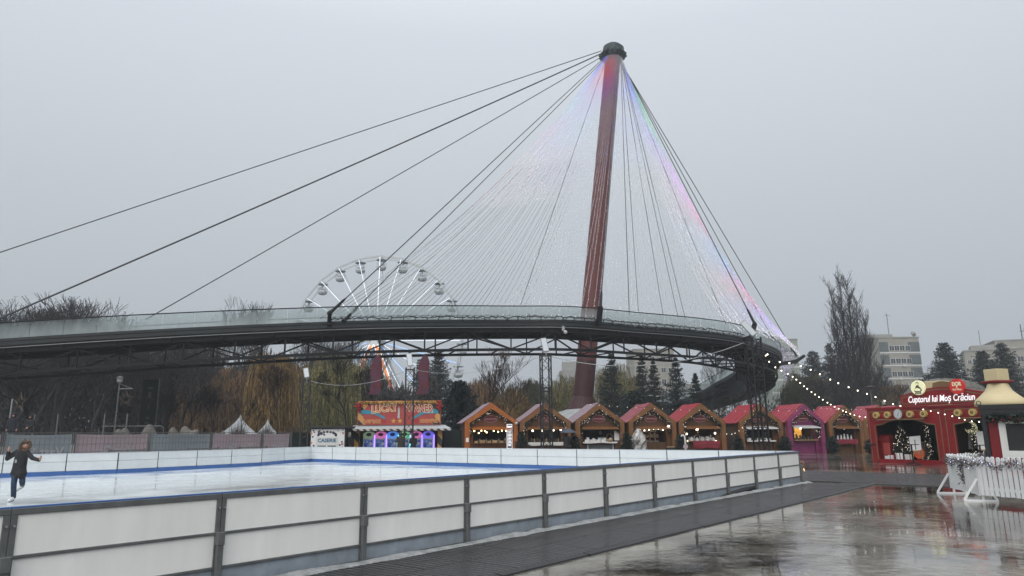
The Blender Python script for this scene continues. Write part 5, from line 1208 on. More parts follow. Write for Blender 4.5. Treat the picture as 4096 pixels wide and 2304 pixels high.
o = MB().box(-.22, -.02, 0, .22, .02, .68).build('poster', 'paper'); o.location = wl(c, c['wi'] + .16, .19, c['zs'] + .12); o.rotation_euler = (0, 0, c['rz']); tag(o, 'blank white poster board beside the counter with the basket', 'poster')
c = ST[0]
t = empty('menu_light_box', wl(c, c['wi'] + .02, -.16, .62), c['rz'], 'glowing white vertical menu board on the orange stall', 'light sign')
MB().box(-.20, 0, 0, .20, .06, 1.72).build('case', 'letter_glow', t)
m = MB(); m.box(-.165, -.012, .04, .165, -.002, 1.68); m.build('face', 'ink', t)
m = MB()
for q in range(14): z = .18 + q * .10; m.box(-.11 - .03 * ((q * 5) % 3) / 2, -.02, z, .11 + .02 * ((q * 7) % 3), -.013, z + .055)
m.box(-.15, -.02, 1.52, .15, -.013, 1.60); m.build('menu_lines', 'letter_glow', t)
o = MB().box(-.10, -.01, 0, .10, .01, .30).build('notice', 'paper'); o.location = wl(c, -c['h'] + .17, -.13, 1.1); tag(o, 'small white notice on the left post of the orange stall', 'notice')
for k in range(2):
    t = MB().ball((0, 0, 0), .10, 12, 8).build('spot_lamp', 'lamp_face', smooth=True); t.location = wl(c, c['h'] - .12 + .30 * k, -.2, c['ev'] - .12); tag(t, f'{("left", "right")[k]} of two round white spot lamps at the eave of the orange stall', 'lamp', 'spot lamps at the orange stall')
# round bulbs inside the stalls, and one lit lamp each that really lights the goods
def stall_bulbs(ci, xs, z, r, material, lab):
    c = ST[ci]
    for k, (x_, dz) in enumerate(xs):
        t = MB().ball((0, 0, 0), r, 12, 8).build('light_bulb', material, smooth=True); s_ = MB().tube([(0, 0, r * .8), (0, 0, r + .09)], .012, 5).build('flex', 'black', t); t.location = wl(c, x_ * c['wi'], .1, z + dz); tag(t, lab, 'light bulb', lab.split(' hanging')[0] + 's hanging in a stall')
stall_bulbs(0, [(-.95, 0), (-.7, -.14), (-.55, .02), (-.35, .0), (-.25, -.1), (.15, .0), (.4, -.06), (.62, .02), (.85, 0)], ST[0]['gt'] - .22, .052, 'bulb_warm', 'small warm bulb hanging under the awning of the orange stall')
stall_bulbs(1, [(-.98, .12), (-.75, -.03), (-.2, -.03), (.5, 0), (.85, .12), (.95, .03)], ST[1]['gt'] - .18, .075, 'bulb_white', 'round white bulb hanging in the stall behind the umbrella')
stall_bulbs(3, [(1.12, .16)], ST[3]['gt'] - .12, .11, 'bulb_white', 'large white lamp hanging at the right post of the ornament stall')
stall_bulbs(4, [(-1.05, .05), (-1.0, -.42), (-.98, -.95), (.9, -.40), (.92, -.98)], ST[4]['gt'] - .05, .075, 'bulb_white', 'white bulb hanging beside the counter with the red cloth')
for ci, (x_, y_, z_) in ((1, (.6, 1.2, 2.0)), (3, (-.6, 1.1, 2.0)), (3, (.6, 1.1, 2.0)), (4, (.0, .9, 1.9)), (6, (.3, 1.1, 1.95))):
    c = ST[ci]; t = MB().ball((0, 0, 0), .07, 10, 8).build('ceiling_lamp', 'lamp_inside', smooth=True); t.location = wl(c, x_, y_, z_); tag(t, f'lamp shining inside the {names[ci]}', 'lamp', 'lamps inside the stalls')
# pink stall: glowing lattice windows at the back, wreath garland
c = ST[6]
for k, (x0, x1) in enumerate(((-1.0, -.72), (-.05, .62))):
    t = empty('lattice_window', wl(c, 0, 1.5, 0), c['rz'], f'{("narrow", "wide")[k]} glowing yellow lattice panel at the back of the pink stall', 'lattice panel', 'glowing lattice panels')
    MB().box(x0, .02, 1.15, x1, .05, 2.05).build('pane', 'window_glow', t); m = MB()
    for q in range(7): xx = x0 + (x1 - x0) * q / 6; m.box(xx - .012, -.01, 1.15, xx + .012, .02, 2.05)
    for q in range(9): zz = 1.15 + .9 * q / 8; m.box(x0, -.012, zz - .012, x1, .018, zz + .012)
    m.build('lattice', 'wood_pale', t)
t = empty('hanging_garland', wl(c, c['wi'] + .12, .1, 2.05), 0, 'short dark garland hanging on the right post of the pink stall', 'garland')
me, Q = leaf_cluster([(0, 0, 0), (0, 0, -.4), (.02, 0, -.85)], 420, .10); link_mesh('foliage', me, 'garland_green', t); link_mesh('fairy_lights', octa_mesh('fl', Q[::60] - np.array([0, .14, 0]), .03), 'fairy', t)
c = ST[7]
o = MB().bar((-.06, 0, .3), (.12, 0, -.2), .03).build('tube_lamp', 'led_white'); o.location = wl(c, .35, .9, 2.0); tag(o, 'slanted white tube lamp inside the dark brown stall', 'lamp')
t = empty('shelf_rack', wl(c, -.75, 1.4, 0), 0, 'dark shelf rack at the back of the dark brown stall', 'shelf'); m = MB()
for z in (1.1, 1.5, 1.9): m.box(-.4, -.15, z, .4, .15, z + .03)
m.box(-.42, -.15, .1, -.39, .15, 2.1); m.box(.39, -.15, .1, .42, .15, 2.1); m.build('rack', 'steel', t)
c = ST[5]
t = empty('wire_rack', wl(c, -.95, .05, 1.05), c['rz'], 'dark wire rack of small goods in the red roofed stall', 'wire rack'); m = MB()
for q in range(6): m.bar((-.35 + .14 * q, 0, 0), (-.35 + .14 * q, 0, 1.0), .025)
for q in range(8): m.bar((-.37, 0, q * .14), (.37, 0, q * .14), .03)
m.build('grid', 'black', t)
# hanging stars at the stall beside the red booth
c = ST[8]
def star_poly(r, n=5, ratio=.42, rot=PI / 2): return [((r if k % 2 == 0 else r * ratio) * math.cos(rot + PI * k / n), (r if k % 2 == 0 else r * ratio) * math.sin(rot + PI * k / n)) for k in range(2 * n)]
for k, (x_, y_) in enumerate(((2223, 1012), (2205, 1064), (2208, 1103))):
    o = MB().prism(star_poly(.24), -.02, .02).build('wooden_star', 'conc_beige'); o.location = at(x_, y_, 57.5 if k == 0 else 52); tag(o, ('pale star on the gable half hidden behind the red booth', 'upper pale star hanging left of the red booth', 'lower pale star hanging left of the red booth')[k], 'star', 'pale stars beside the red booth')
    if k == 1: q = MB().tube([(0, 0, .2), (0, 0, -1.1)], .012, 4).build('ribbon', 'cloth_red', o)
# line of small bulbs strung above the stalls
pa, pb = at(1475, 1015, 50.8), at(2060, 1029, 52)
bulb_string('stall_lights', bez(pa, pb, .25, 24), 'fairy', 26, .019, 'thin line of small white bulbs strung above the middle stalls', wr=.01, drop=.05)
pa, pb = at(2060, 1024, 55), at(2285, 1020, 55)
bulb_string('stall_lights', bez(pa, pb, .2, 20), 'fairy', 18, .017, 'thin line of small bulbs strung over the pink roofs', wr=.01, drop=.05)
for (ca, cb, lab) in ((0, 1, 'short sagging light string between the orange stall and the next'), (4, 5, 'short sagging light string between the red cloth stall and the red roofed stall')):
    A_, B_ = ST[ca], ST[cb]; bulb_string('link_lights', bez(wl(A_, A_['h'] - .1, -.14, 1.45 if ca == 0 else 1.6), wl(B_, -B_['h'] + .3, -.14, 1.75 if ca == 0 else 2.1), .25, 12), 'fairy', 5, .03, lab, drop=.03)
# potted firs between the stalls
for k, (x, Y, yt, wd, lab) in enumerate(((1312, 49.8, 1088, 36, 'small potted fir beside the right post of the orange stall'), (1444, 50.3, 1096, 38, 'small potted fir behind the person with the umbrella'), (1576, 50.5, 1090, 40, 'small potted fir left of the foil wrapped stand'), (1712, 51, 1094, 38, 'small potted fir beside the candy cane'), (1855, 51.5, 1098, 34, 'small potted fir beside the wide side wall of the red roofed stall'), (1971, 53.5, 1099, 42, 'potted fir left of the pink stall'), (2091, 54.5, 1100, 38, 'potted fir right of the pink stall'), (2186, 55, 1108, 34, 'potted fir left of the red booth'))):
    b = ground_at(x, Y); H_ = at(x, yt, Y).z
    t = conifer(x, Y, yt, wd * 1.15, 'fir', lab, .8, .9, .12, name='potted_fir', group='potted firs between the stalls', loc=b, H_=H_, Rr=wd * .62 * Y / 1764)
    t['category'] = 'potted fir'; MB().lathe([(.20, 0), (.26, .34), (.28, .36), (.24, .36)], 12).build('pot', 'black', t)
b = ground_at(1722, 49.5)
t = empty('candy_cane', b, 0, 'white candy cane decoration with a round badge beside the red cloth stall', 'decoration')
MB().tube([(0, 0, 0), (0, 0, 1.2), (-.02, 0, 1.38), (-.10, 0, 1.48), (-.20, 0, 1.48), (-.25, 0, 1.38)], .05, 8).build('cane', 'paper', t, smooth=True); MB().prism(oval(.17, .17, 18, 0, .72), -.09, -.06).build('badge', 'banner_pink', t)

# ------------------------------------------------------------------ ticket kiosk
b = ground_at(826.5, 50); H_ = at(826, 1072, 50).z; wd = 88 * 50 / 1764; h = wd / 2
t = empty('ticket_kiosk', b, R(-3), 'white ticket kiosk with a folk pattern front and blue CASERIE lettering', 'kiosk')
MB().box(-h, .05, 0, h, 2.2, H_ - .06).build('body', 'inside_dark', t); MB().box(-h - .12, -.22, H_ - .14, h + .12, 2.35, H_).build('roof', 'black', t)
fp_ = MB().box(-h + .03, -.02, 0, h - .10, .045, H_ - .20).build('front_panel', 'paper', t)
m = MB(); pr = rng
def blob(x, z, r): m.prism(oval(r, r * (.7 + .5 * rng.random()), 9, x, z), -.028, -.021)
top = H_ - .2
for q in range(60):
    u = rng.random(); x_ = -h + .1 + (2 * h - .3) * rng.random(); z_ = top * rng.random()
    if -h * .68 < x_ < h * .58 and top * .16 < z_ < top * .80: continue
    blob(x_, z_, .03 + .05 * rng.random())
for q in range(9): a = PI * q / 8; blob(-.08 + .62 * math.cos(a), top * .80 + .22 * math.sin(a), .10)
for q in range(7): blob(-.7 + q * .2, top * .08 + .03 * (q % 2), .09)
m.build('folk_pattern', 'ink', fp_)
m = MB()
for x_, z_ in ((-.98, .85), (.84, .86), (-.95, .55), (.82, .50), (-.2, .06), (.25, .05)):
    m.prism([(x_ * h * 1 + dx, top * z_ + dz) for dx, dz in ((0, -.09), (.09, .02), (.06, .08), (0, .05), (-.06, .08), (-.09, .02))], -.030, -.0285)
m.build('hearts', 'letter_rose', fp_)
fr = MB().box(-h * .66, -.06, top * .17, h * .56, -.03, top * .74).build('window_frame', 'frame_white', t)
for k in range(2): MB().box(-h * .58 + k * h * .58, -.075, top * .25, -h * .10 + k * h * .58, -.061, top * .46).build('pane', 'teal_panel', fr)
text_obj('lettering', 'CASERIE', .34, 'letter_blue', t, (-h * .05, -.066, top * .62), width=h * 1.05, bold=.012, extrude=.004)

# ------------------------------------------------------------------ game arcade with claw machines
Yb = 52; b = ground_at(1003, Yb); pxm = Yb / 1764; H_ = at(1003, 1008, Yb).z; za = at(1003, 1073, Yb).z; hw = 103 * pxm
t = empty('game_arcade', b, R(-2), 'game arcade booth with a red LUCKY WINNER sign above a row of claw machines', 'arcade booth')
m = MB(); m.box(-hw, .9, 0, hw, 1.0, za); m.box(-hw, -.1, za - .25, hw, 1.0, za - .16); m.build('back_wall', 'inside_dark', t)
for s_ in (-1, 1): MB().box(s_ * hw - .16, -.2, 0, s_ * hw + .16, .0, za - .2).build('corner_post', 'hazard', t)
V = [(-hw - .95, -.9, za - .18), (hw + .95, -.9, za - .18), (hw + .3, .2, za + .1), (-hw - .3, .2, za + .1)]
aw = MB().add(V + [(a, b_, c - .06) for a, b_, c in V], [(3, 2, 1, 0), (4, 5, 6, 7), (0, 1, 5, 4), (1, 2, 6, 5), (2, 3, 7, 6), (3, 0, 4, 7)]).build('awning', 'tent', t); MB().box(-hw - .95, -.93, za - .30, hw + .95, -.905, za - .17).build('striped_valance', 'awn_stripe', aw)
sb = MB().box(-hw - .02, -.05, za + .12, hw + .02, .10, H_).build('sign_board', 'sign_red_flat', t)
zc = (za + .12 + H_) / 2; sh = H_ - za - .12
m = MB(); m.box(-hw, -.060, H_ - .22, hw, -.052, H_ - .02); m.build('top_strip', 'sign_yellow', sb)
m = MB()
for s_ in (-1, 1): m.prism([(s_ * hw * .99, za + .15), (s_ * hw * .80, za + .15), (s_ * hw * .90, zc), (s_ * hw * .74, H_ - .24), (s_ * hw * .99, H_ - .24)][::(1 if s_ < 0 else -1)], -.062, -.052)
m.build('striped_panels', 'hazard', sb)
m = MB()
for s_ in (-1, 1): m.prism([(s_ * hw * a, za + .12 + sh * c) for a, c in ((.95, .46), (.6, .44), (.28, .18), (.36, .34), (.6, .58), (.86, .64), (.95, .58))][::(1 if s_ < 0 else -1)], -.072, -.064)
m.build('teal_swoosh', 'sign_teal', sb)
def word(txt, x_, z_, size, mt, width, tilt=0, edge='letter_cream'):
    text_obj('lettering', txt, size, edge, sb, (x_, -.078, z_), rot=(PI / 2, tilt, 0), bold=.045, width=width + .10, extrude=.004); text_obj('lettering', txt, size, mt, sb, (x_, -.090, z_), rot=(PI / 2, tilt, 0), bold=.012, width=width, extrude=.004)
for txt, x_, w_, mt, tl in (('LUCKY', -hw * .36, 1.85, 'letter_orange', R(-5)), ('WINNER', hw * .47, 2.1, 'letter_red', R(3))): word(txt, x_, zc + sh * .17, .74, mt, w_, tl)
word('PLAY TIME', -hw * .66, za + .12 + sh * .14, .27, 'letter_rose', 1.25, 0, 'sign_yellow'); word('GOOD LUCK', hw * .72, za + .12 + sh * .15, .27, 'letter_rose', 1.25, 0, 'sign_yellow')
m = MB()
for x_ in (-.38, .08): m.prism([(x_ + a, za + .12 + sh * .16 + c) for a, c in star_poly(.20)], -.074, -.064)
m.build('stars', 'sign_yellow', sb)
m = MB()
for x_ in (-hw * .36, hw * .42): m.prism([(x_ + dx, za + .12 + sh * .16 + dz) for dx, dz in ((0, -.2), (.2, .04), (.13, .17), (0, .10), (-.13, .17), (-.2, .04))], -.076, -.066)
m.build('hearts', 'letter_red', sb)
m = MB()
for k in range(9): m.prism([(-.05 + dx * (1 + .02 * k), zc + .05 + dz) for dx, dz in ((-.05 + .012 * k, -.45), (.0 + .012 * k, -.45), (.01 * k, .42))], -.076 - .0005 * k, -.066)
m.build('light_burst', 'machine', sb)
g = empty('arcade_garland', b, R(-2), 'dark fir garland with red flowers along the top of the arcade sign', 'garland'); me, Q = leaf_cluster([(-hw, -.12, H_ - .12), (0, -.12, H_ - .25), (hw, -.12, H_ - .1)], 1300, .09); link_mesh('foliage', me, 'garland_green', g)
P = [(s_ * (hw - .1) + rng.normal() * .12, -.2, H_ - .35 + rng.normal() * .16) for s_ in (-1, 1) for _ in range(26)]; link_mesh('red_flowers', octa_mesh('rf', P, .08), 'letter_red', g)
gl = ['glow_olive', 'glow_pink', 'glow_blue', 'glow_green', 'glow_pink', 'glow_violet']; gn = ['olive green', 'pink', 'light blue', 'green', 'second pink', 'violet blue']; gt_ = ['tube_violet', 'tube_violet', 'tube_teal', 'tube_teal', 'tube_violet', 'tube_violet']
for k in range(6):
    xl = -hw + .42 + k * (2 * hw - .95) / 5.9; wdm = .80; zt = za - .40
    c_ = empty('claw_machine', b + Matrix.Rotation(R(-2), 3, 'Z') @ Vector((xl + wdm / 2, .35, 0)), R(-2), f'claw machine with a glowing {gn[k]} arch, {ORD[k]} from the left', 'claw machine', 'claw machines in the arcade'); hh = wdm / 2
    MB().box(-hh, -.28, 0, hh, .5, zt - .42).build('cabinet', 'machine', c_, bevel=.02)
    m = MB(); ring_prism(m, oval(hh, .26, 22, 0, zt - .20), oval(hh * .56, .13, 22, 0, zt - .16), -.30, .3); ar = m.build('arch', gl[k], c_); MB().box(-hh, -.27, zt - .42, hh, .3, zt - .33).build('arch_base', gl[k], ar); MB().prism(oval(hh * .56, .13, 22, 0, zt - .16), -.05, .0).build('arch_core', 'ink', ar)
    MB().box(-hh + .08, -.30, .62, hh - .08, -.285, zt - .50).build('screen', 'machine_screen', c_)
    MB().box(-hh + .03, -.40, .34, hh - .03, -.285, .50).build('control_desk', gl[k], c_); MB().box(-.1, -.405, .42, .12, -.40, .46).build('desk_lamp', 'led_white', c_)
    MB().box(hh + .025, -.33, .05, hh + .085, -.25, zt - .2).build('light_tube', gt_[k], c_)
# two feather flags beside the arcade
for k, (x, yt, yb_) in enumerate(((931, 893, 1005), (1053, 893, 1005))):
    Yf = 53.6; b = ground_at(x + 12, Yf); H_ = at(x, yt, Yf).z; z0 = at(x, 992, Yf).z
    t = empty('feather_flag', b, 0, f'tall red patterned feather flag behind the arcade, {("left", "right")[k]} of the two', 'flag', 'feather flags behind the arcade')
    MB().tube([(.35, 0, 0), (.35, 0, H_ - .5), (.2, 0, H_ - .1), (-.1, 0, H_), (-.35, 0, H_ - .12)], .03, 6).build('pole', 'black', t)
    V = []; nz = 14
    for j in range(nz + 1):
        u = j / nz; z = z0 + (H_ - .05 - z0) * u; xr = .36 - (.18 * max(0, u - .85) / .15); xl = -.55 + .22 * u + .05 * math.sin(u * 7) - (0 if u < .9 else -(u - .9) * 2)
        for q in range(4): V.append((xl + (xr - xl) * q / 3, .07 * math.sin(u * 9 + q * 1.3), z))
    MB().add(V, [(j * 4 + q, j * 4 + q + 1, (j + 1) * 4 + q + 1, (j + 1) * 4 + q) for j in range(nz) for q in range(3)]).build('flag_cloth', 'flag_red', t, smooth=True)

# ================================================================== RED BOOTH (front seen at an angle)
BA = gz(2196, 1163); BU = Vector((.457, -.889, 0)); BRZ = math.atan2(BU.y, BU.x); BL = 8.4; BHt = 2.80
def bw(x, y, z): return BA + Matrix.Rotation(BRZ, 3, 'Z') @ Vector((x, y, z))
booth = empty('bakery_booth', BA, BRZ, 'wide red booth styled like an oven with clocks, knobs and two arched openings', 'booth')
def arch_z(u):      # opening outline, u from 0 to 1
    v = abs(2 * u - 1)
    if v > .86: return 1.94 + .03 * (1 - v) / .14
    if v > .5: return 1.97 + .16 * (math.cos((v - .5) / .36 * PI) * .5 + .5)
    return 2.13 + .0 + .12 * (1 - (v / .5) ** 2) ** .8
ops = [(.42, 3.72), (4.68, 7.98)]
m = MB()
m.box(0, -.06, 0, BL, .06, .20)
for x0, x1 in ((0, .42), (3.72, 4.68), (7.98, BL)): m.box(x0, -.06, .2, x1, .06, BHt)
for x0, x1 in ops:
    n = 36; top = [(x0 + (x1 - x0) * k / n, arch_z(k / n)) for k in range(n + 1)]
    for k in range(n):
        (a, za_), (c_, zc_) = top[k], top[k + 1]; V = [(a, -.06, za_), (c_, -.06, zc_), (c_, -.06, BHt), (a, -.06, BHt), (a, .06, za_), (c_, .06, zc_), (c_, .06, BHt), (a, .06, BHt)]; m.add(V, [(0, 1, 2, 3), (7, 6, 5, 4), (0, 4, 5, 1), (3, 2, 6, 7)])
front = m.build('front_wall', 'booth_red', booth)
m = MB()
def strip(pts, wd=.05, y0=-.072, y1=-.0605):
    for (a, za_), (c_, zc_) in zip(pts[:-1], pts[1:]):
        d = Vector((c_ - a, zc_ - za_)); 
        if d.length < 1e-4: continue
        nrm = Vector((-d.y, d.x)).normalized() * wd / 2; e_ = d.normalized() * wd * .3
        m.prism([(a - e_.x - nrm.x, za_ - e_.y - nrm.y), (c_ + e_.x - nrm.x, zc_ + e_.y - nrm.y), (c_ + e_.x + nrm.x, zc_ + e_.y + nrm.y), (a - e_.x + nrm.x, za_ - e_.y + nrm.y)], y0, y1)
for x0, x1 in ops:
    n = 30; top = [(x0 + (x1 - x0) * k / n, arch_z(k / n) + .02) for k in range(n + 1)]; strip([(x0 - .02, .2)] + [(x0 - .02, top[0][1])] + top + [(x1 + .02, top[-1][1]), (x1 + .02, .2)], .055)
for x0, x1 in ((.08, 4.02), (4.30, BL - .08)): strip([(x0, .05), (x0, BHt - .12), (x1, BHt - .12), (x1, .05)], .045)
m.build('gold_trim', 'gold', front)
MB().box(-.04, -.12, BHt, BL + .04, .25, BHt + .10).build('cornice', 'booth_red', booth)
m = MB(); m.box(0, .07, 0, .06, 2.6, BHt - .01); m.box(BL - .06, .07, 0, BL, 2.6, BHt - .01); m.box(.06, 2.5, 0, BL - .06, 2.6, BHt - .01); m.build('side_wall', 'booth_red', booth)
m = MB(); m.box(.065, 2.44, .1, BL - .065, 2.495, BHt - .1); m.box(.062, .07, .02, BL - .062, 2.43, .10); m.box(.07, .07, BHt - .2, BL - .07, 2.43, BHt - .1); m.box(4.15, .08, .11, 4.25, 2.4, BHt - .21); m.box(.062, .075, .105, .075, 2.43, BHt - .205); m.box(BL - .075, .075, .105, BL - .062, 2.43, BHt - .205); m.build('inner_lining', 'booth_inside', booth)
MB().box(-.02, .06, BHt - .06, BL + .02, 2.7, BHt + .02).build('roof', 'black', booth)
# curved name board
SX0, SX1 = 2.10, 6.35
def sgn(inset=0):
    n = 20; pts = [(SX0 + inset, BHt + .12 + inset), (SX1 - inset, BHt + .12 + inset), (SX1 - inset, BHt + .66 - inset)]
    for k in range(1, n): u = 1 - k / n; x_ = SX0 + inset + (SX1 - SX0 - 2 * inset) * u; pts.append((x_, BHt + .66 - inset + .34 * math.sin(PI * u) ** 1.2))
    return pts + [(SX0 + inset, BHt + .66 - inset)]
sb = MB().prism(sgn(), -.16, .04).build('name_board', 'booth_red', booth)
m = MB(); ring_prism(m, sgn(.09), sgn(.135), -.172, -.161); m.build('gold_border', 'gold', sb)
text_obj('lettering', 'Cuptorul lui Moș Crăciun', .46, 'letter_glow', sb, ((SX0 + SX1) / 2, -.19, BHt + .42), width=3.35, shear=.22, bold=.004, extrude=.01)
MB().prism([(3.75, BHt + .9), (4.75, BHt + .9), (4.7, BHt + 1.22), (4.4, BHt + 1.28), (4.25, BHt + 1.30), (4.1, BHt + 1.28), (3.8, BHt + 1.22)], .05, .12).build('back_crest', 'gold', booth)
# round emblem discs
def disc(x_, z_, r, mt, nm):
    return MB().prism(oval(r, r, 30, x_, z_), -.30, -.20).build(nm, mt, booth)
d1 = disc(3.22, BHt + 1.02, .37, 'sign_cream', 'round_emblem')
m = MB(); m.prism(oval(.075, .085, 14, 3.22, BHt + 1.22), -.312, -.301)
m.prism([(3.22 + a, BHt + .78 + c_) for a, c_ in ((-.20, .06), (-.12, .02), (.14, .02), (.22, .10), (.16, .22), (.08, .30), (.05, .36), (-.05, .36), (-.09, .30), (-.13, .22))], -.311, -.3015); d1s = m.build('baker_figure', 'sketch', d1)
m = MB(); m.prism([(3.22 + a, BHt + .80 + c_) for a, c_ in ((-.16, .06), (.12, .04), (.16, .12), (.02, .20), (-.12, .18))], -.318, -.3125); m.prism(oval(.055, .06, 12, 3.22, BHt + 1.20), -.318, -.3125); m.build('baker_light', 'sign_cream', d1)
MB().box(3.06, -.316, BHt + .70, 3.38, -.302, BHt + .79).build('name_ribbon', 'sketch', d1); text_obj('lettering', 'Vel Pitar', .085, 'letter_cream', d1, (3.22, -.319, BHt + .745), extrude=.002)
d2 = disc(5.20, BHt + .96, .37, 'sign_red', 'round_emblem')
text_obj('lettering', 'DOR', .25, 'letter_cream', d2, (5.20, -.305, BHt + 1.07), bold=.014, width=.46); text_obj('lettering', '+', .16, 'letter_cream', d2, (5.20, -.305, BHt + .93), bold=.01); text_obj('lettering', 'Vel Pitar', .14, 'letter_cream', d2, (5.20, -.305, BHt + .81), width=.48, bold=.003)
# knobs, clocks and rails
def knob(x_, z_):
    m = MB(); n = 20; pr_ = [(x_ + (.155 + (.018 if k % 2 else 0)) * math.cos(2 * PI * k / n), z_ + (.155 + (.018 if k % 2 else 0)) * math.sin(2 * PI * k / n)) for k in range(n)]; m.prism(pr_, -.24, -.065); o = m.build('oven_knob', 'knob', booth); MB().prism(oval(.085, .085, 16, x_, z_), -.25, -.241).build('knob_centre', 'knob_dark', o)
for x_ in (.62, 1.28, 2.55, 3.28, 5.00, 5.70, 6.9, 7.6): knob(x_, 2.50)
def clock(x_, z_):
    o = MB().prism(oval(.245, .265, 26, x_, z_), -.20, -.065).build('clock', 'gold', booth); MB().prism(oval(.225, .245, 26, x_, z_), -.21, -.201).build('dial', 'dial', o)
    m = MB()
    for k in range(12): a = 2 * PI * k / 12; m.prism(oval(.014, .02, 6, x_ + .18 * math.cos(a), z_ + .20 * math.sin(a)), -.217, -.2105)
    m.prism([(x_ - .008, z_ - .01), (x_ + .008, z_ - .01), (x_ + .10, z_ + .10), (x_ + .085, z_ + .11)], -.218, -.2105); m.prism([(x_ - .01, z_), (x_ + .01, z_), (x_ + .012, z_ - .14), (x_ - .012, z_ - .14)], -.219, -.2115); m.build('hands', 'ink', o)
clock(1.90, 2.53); clock(6.35, 2.52)
for x0, x1 in ((.62, 3.30), (5.05, 7.70)):
    o = MB().tube([(x0, -.20, 2.24), (x1, -.20, 2.24)], .032, 8).build('oven_rail', 'gold', booth); m = MB()
    for x_ in (x0 + .04, x1 - .04): m.tube([(x_, -.06, 2.24), (x_, -.20, 2.24)], .028, 6)
    m.build('rail_bracket', 'gold', o)
o = MB().box(-.42, -.42, 0, .42, .42, 1.42).build('chimney', 'beige', bevel=.02); o.location = bw(2.7, 2.2, BHt + .025); o.rotation_euler = (0, 0, BRZ); tag(o, 'square beige chimney block rising behind the red name board', 'chimney')
# things shown inside the left opening
def easel(x_, y_, z0, lab, tilt=.1, sc=1.0):
    t = empty('easel', bw(x_, y_, z0), BRZ + tilt, lab, 'easel', 'wooden easels with white boards')
    for a, b in (((-.34, -.1, 0), (-.05, .1, 1.45)), ((.34, -.1, 0), (.05, .1, 1.45)), ((0, .55, 0), (0, .1, 1.40))): MB().bar(Vector(a) * sc, Vector(b) * sc, .045).build('leg', 'easel_wood', t)
    MB().bar((-.33, -.08, .62 * sc), (.33, -.08, .62 * sc), .06).build('ledge', 'easel_wood', t); q = MB().add([(-.36, -.09, .66), (.36, -.09, .66), (.36, .08, 1.52), (-.36, .08, 1.52), (-.36, -.06, .66), (.36, -.06, .66), (.36, .11, 1.52), (-.36, .11, 1.52)], [(0, 1, 2, 3), (7, 6, 5, 4), (0, 4, 5, 1), (1, 5, 6, 2), (2, 6, 7, 3), (3, 7, 4, 0)]).build('board', 'paper', t)
    q.rotation_euler = (0, R(-5), 0); MB().bar((.0, -.075, .70), (.0, .035, 1.30), .05).build('clamp', 'sketch', q); return t
easel(2.25, .55, .11, 'easel with a tilted white board inside the left opening of the red booth').scale = (.80, .80, .84)
easel(5.76, .65, .11, 'easel with a large white board inside the right opening of the red booth', .15)
t = easel(4.62, 1.6, .11, 'small dark easel at the back of the right opening', -.2, .72)
t = empty('letter_box', bw(.48, .62, .11), BRZ + .1, 'red letter box with a white notice inside the left opening', 'letter box')
MB().box(-.30, -.25, 0, .30, .3, 1.12).build('body', 'post_red', t, bevel=.03); MB().tube([(-.30, .02, 1.10), (.30, .02, 1.10)], .26, 14).build('rounded_top', 'post_red', t); MB().box(-.05, -.262, .30, .32, -.252, .92).build('door_panel', 'sign_red_flat', t); MB().box(-.02, -.27, .06, .30, -.2625, .24).build('notice', 'paper', t)
# Christmas tree with lights
t = empty('christmas_tree', bw(1.10, 1.05, .11), 0, 'lit Christmas tree with pale flowers inside the left opening of the red booth', 'christmas tree'); P = []; 
n = 5200; u = rng.random(n) ** .75; az = rng.random(n) * 6.28; rad = .60 * (1 - u) ** .9 * (.35 + .7 * rng.random(n)) + .03; Q = np.stack([rad * np.cos(az), rad * np.sin(az), .10 + 1.78 * u], 1)
link_mesh('branches', card_mesh('branches', Q, rnd_dirs(n), rnd_dirs(n), .08 + .10 * rng.random(n), .03 + .03 * rng.random(n)), 'garland_green', t); MB().tube([(0, 0, 0), (0, 0, 1.8)], .04, 6).build('trunk', 'bark', t)
n = 150; u = rng.random(n) ** .9; az = rng.random(n) * 6.28; rad = .62 * (1 - u) ** .9 + .03; link_mesh('fairy_lights', octa_mesh('fl', np.stack([rad * np.cos(az), rad * np.sin(az), .12 + 1.75 * u], 1), .013), 'fairy_bright', t)
m = MB()
for k in range(14): a = rng.random() * 6.28; u_ = .25 + .5 * rng.random(); r_ = .56 * (1 - u_) ** .9; m.ball((r_ * math.cos(a), r_ * math.sin(a), .12 + 1.7 * u_), .07, 7, 5)
m.build('flowers', 'fur', t)
for k in range(5):
    o = MB().box(-.13, -.12, 0, .13, .12, .28 + .06 * (k % 3)).build('gift_box', ('paper', 'post_red')[k % 2]); MB().box(-.02, -.125, 0, .02, .125, .30 + .06 * (k % 3)).build('ribbon', ('post_red', 'paper')[k % 2], o); o.location = bw(.82 + .24 * k, .45 + .12 * (k % 2), .11); o.rotation_euler = (0, 0, BRZ + .3 * k); tag(o, f'{("white", "red")[k % 2]} gift box at the foot of the Christmas tree, {ORD[k]} from the left', 'gift box', 'gift boxes under the Christmas tree')
for (x_, y_, lab) in ((2.50, 1.1, 'column of small lights inside the left opening of the red booth'), (4.95, .9, 'column of small lights inside the right opening of the red booth')):
    t = empty('light_column', bw(x_, y_, .11), 0, lab, 'light column', 'columns of lights in the red booth'); n = 900; P = np.stack([.09 * rng.normal(size=n), .09 * rng.normal(size=n), 1.85 * rng.random(n)], 1); link_mesh('foliage', card_mesh('f', P, rnd_dirs(n), rnd_dirs(n), .06 + .06 * rng.random(n), .03 + .02 * rng.random(n)), 'garland_green', t); P = np.stack([.07 * rng.normal(size=44), .07 * rng.normal(size=44) - .05, 1.85 * rng.random(44)], 1); link_mesh('fairy_lights', octa_mesh('fl', P, .012), 'fairy_bright', t)
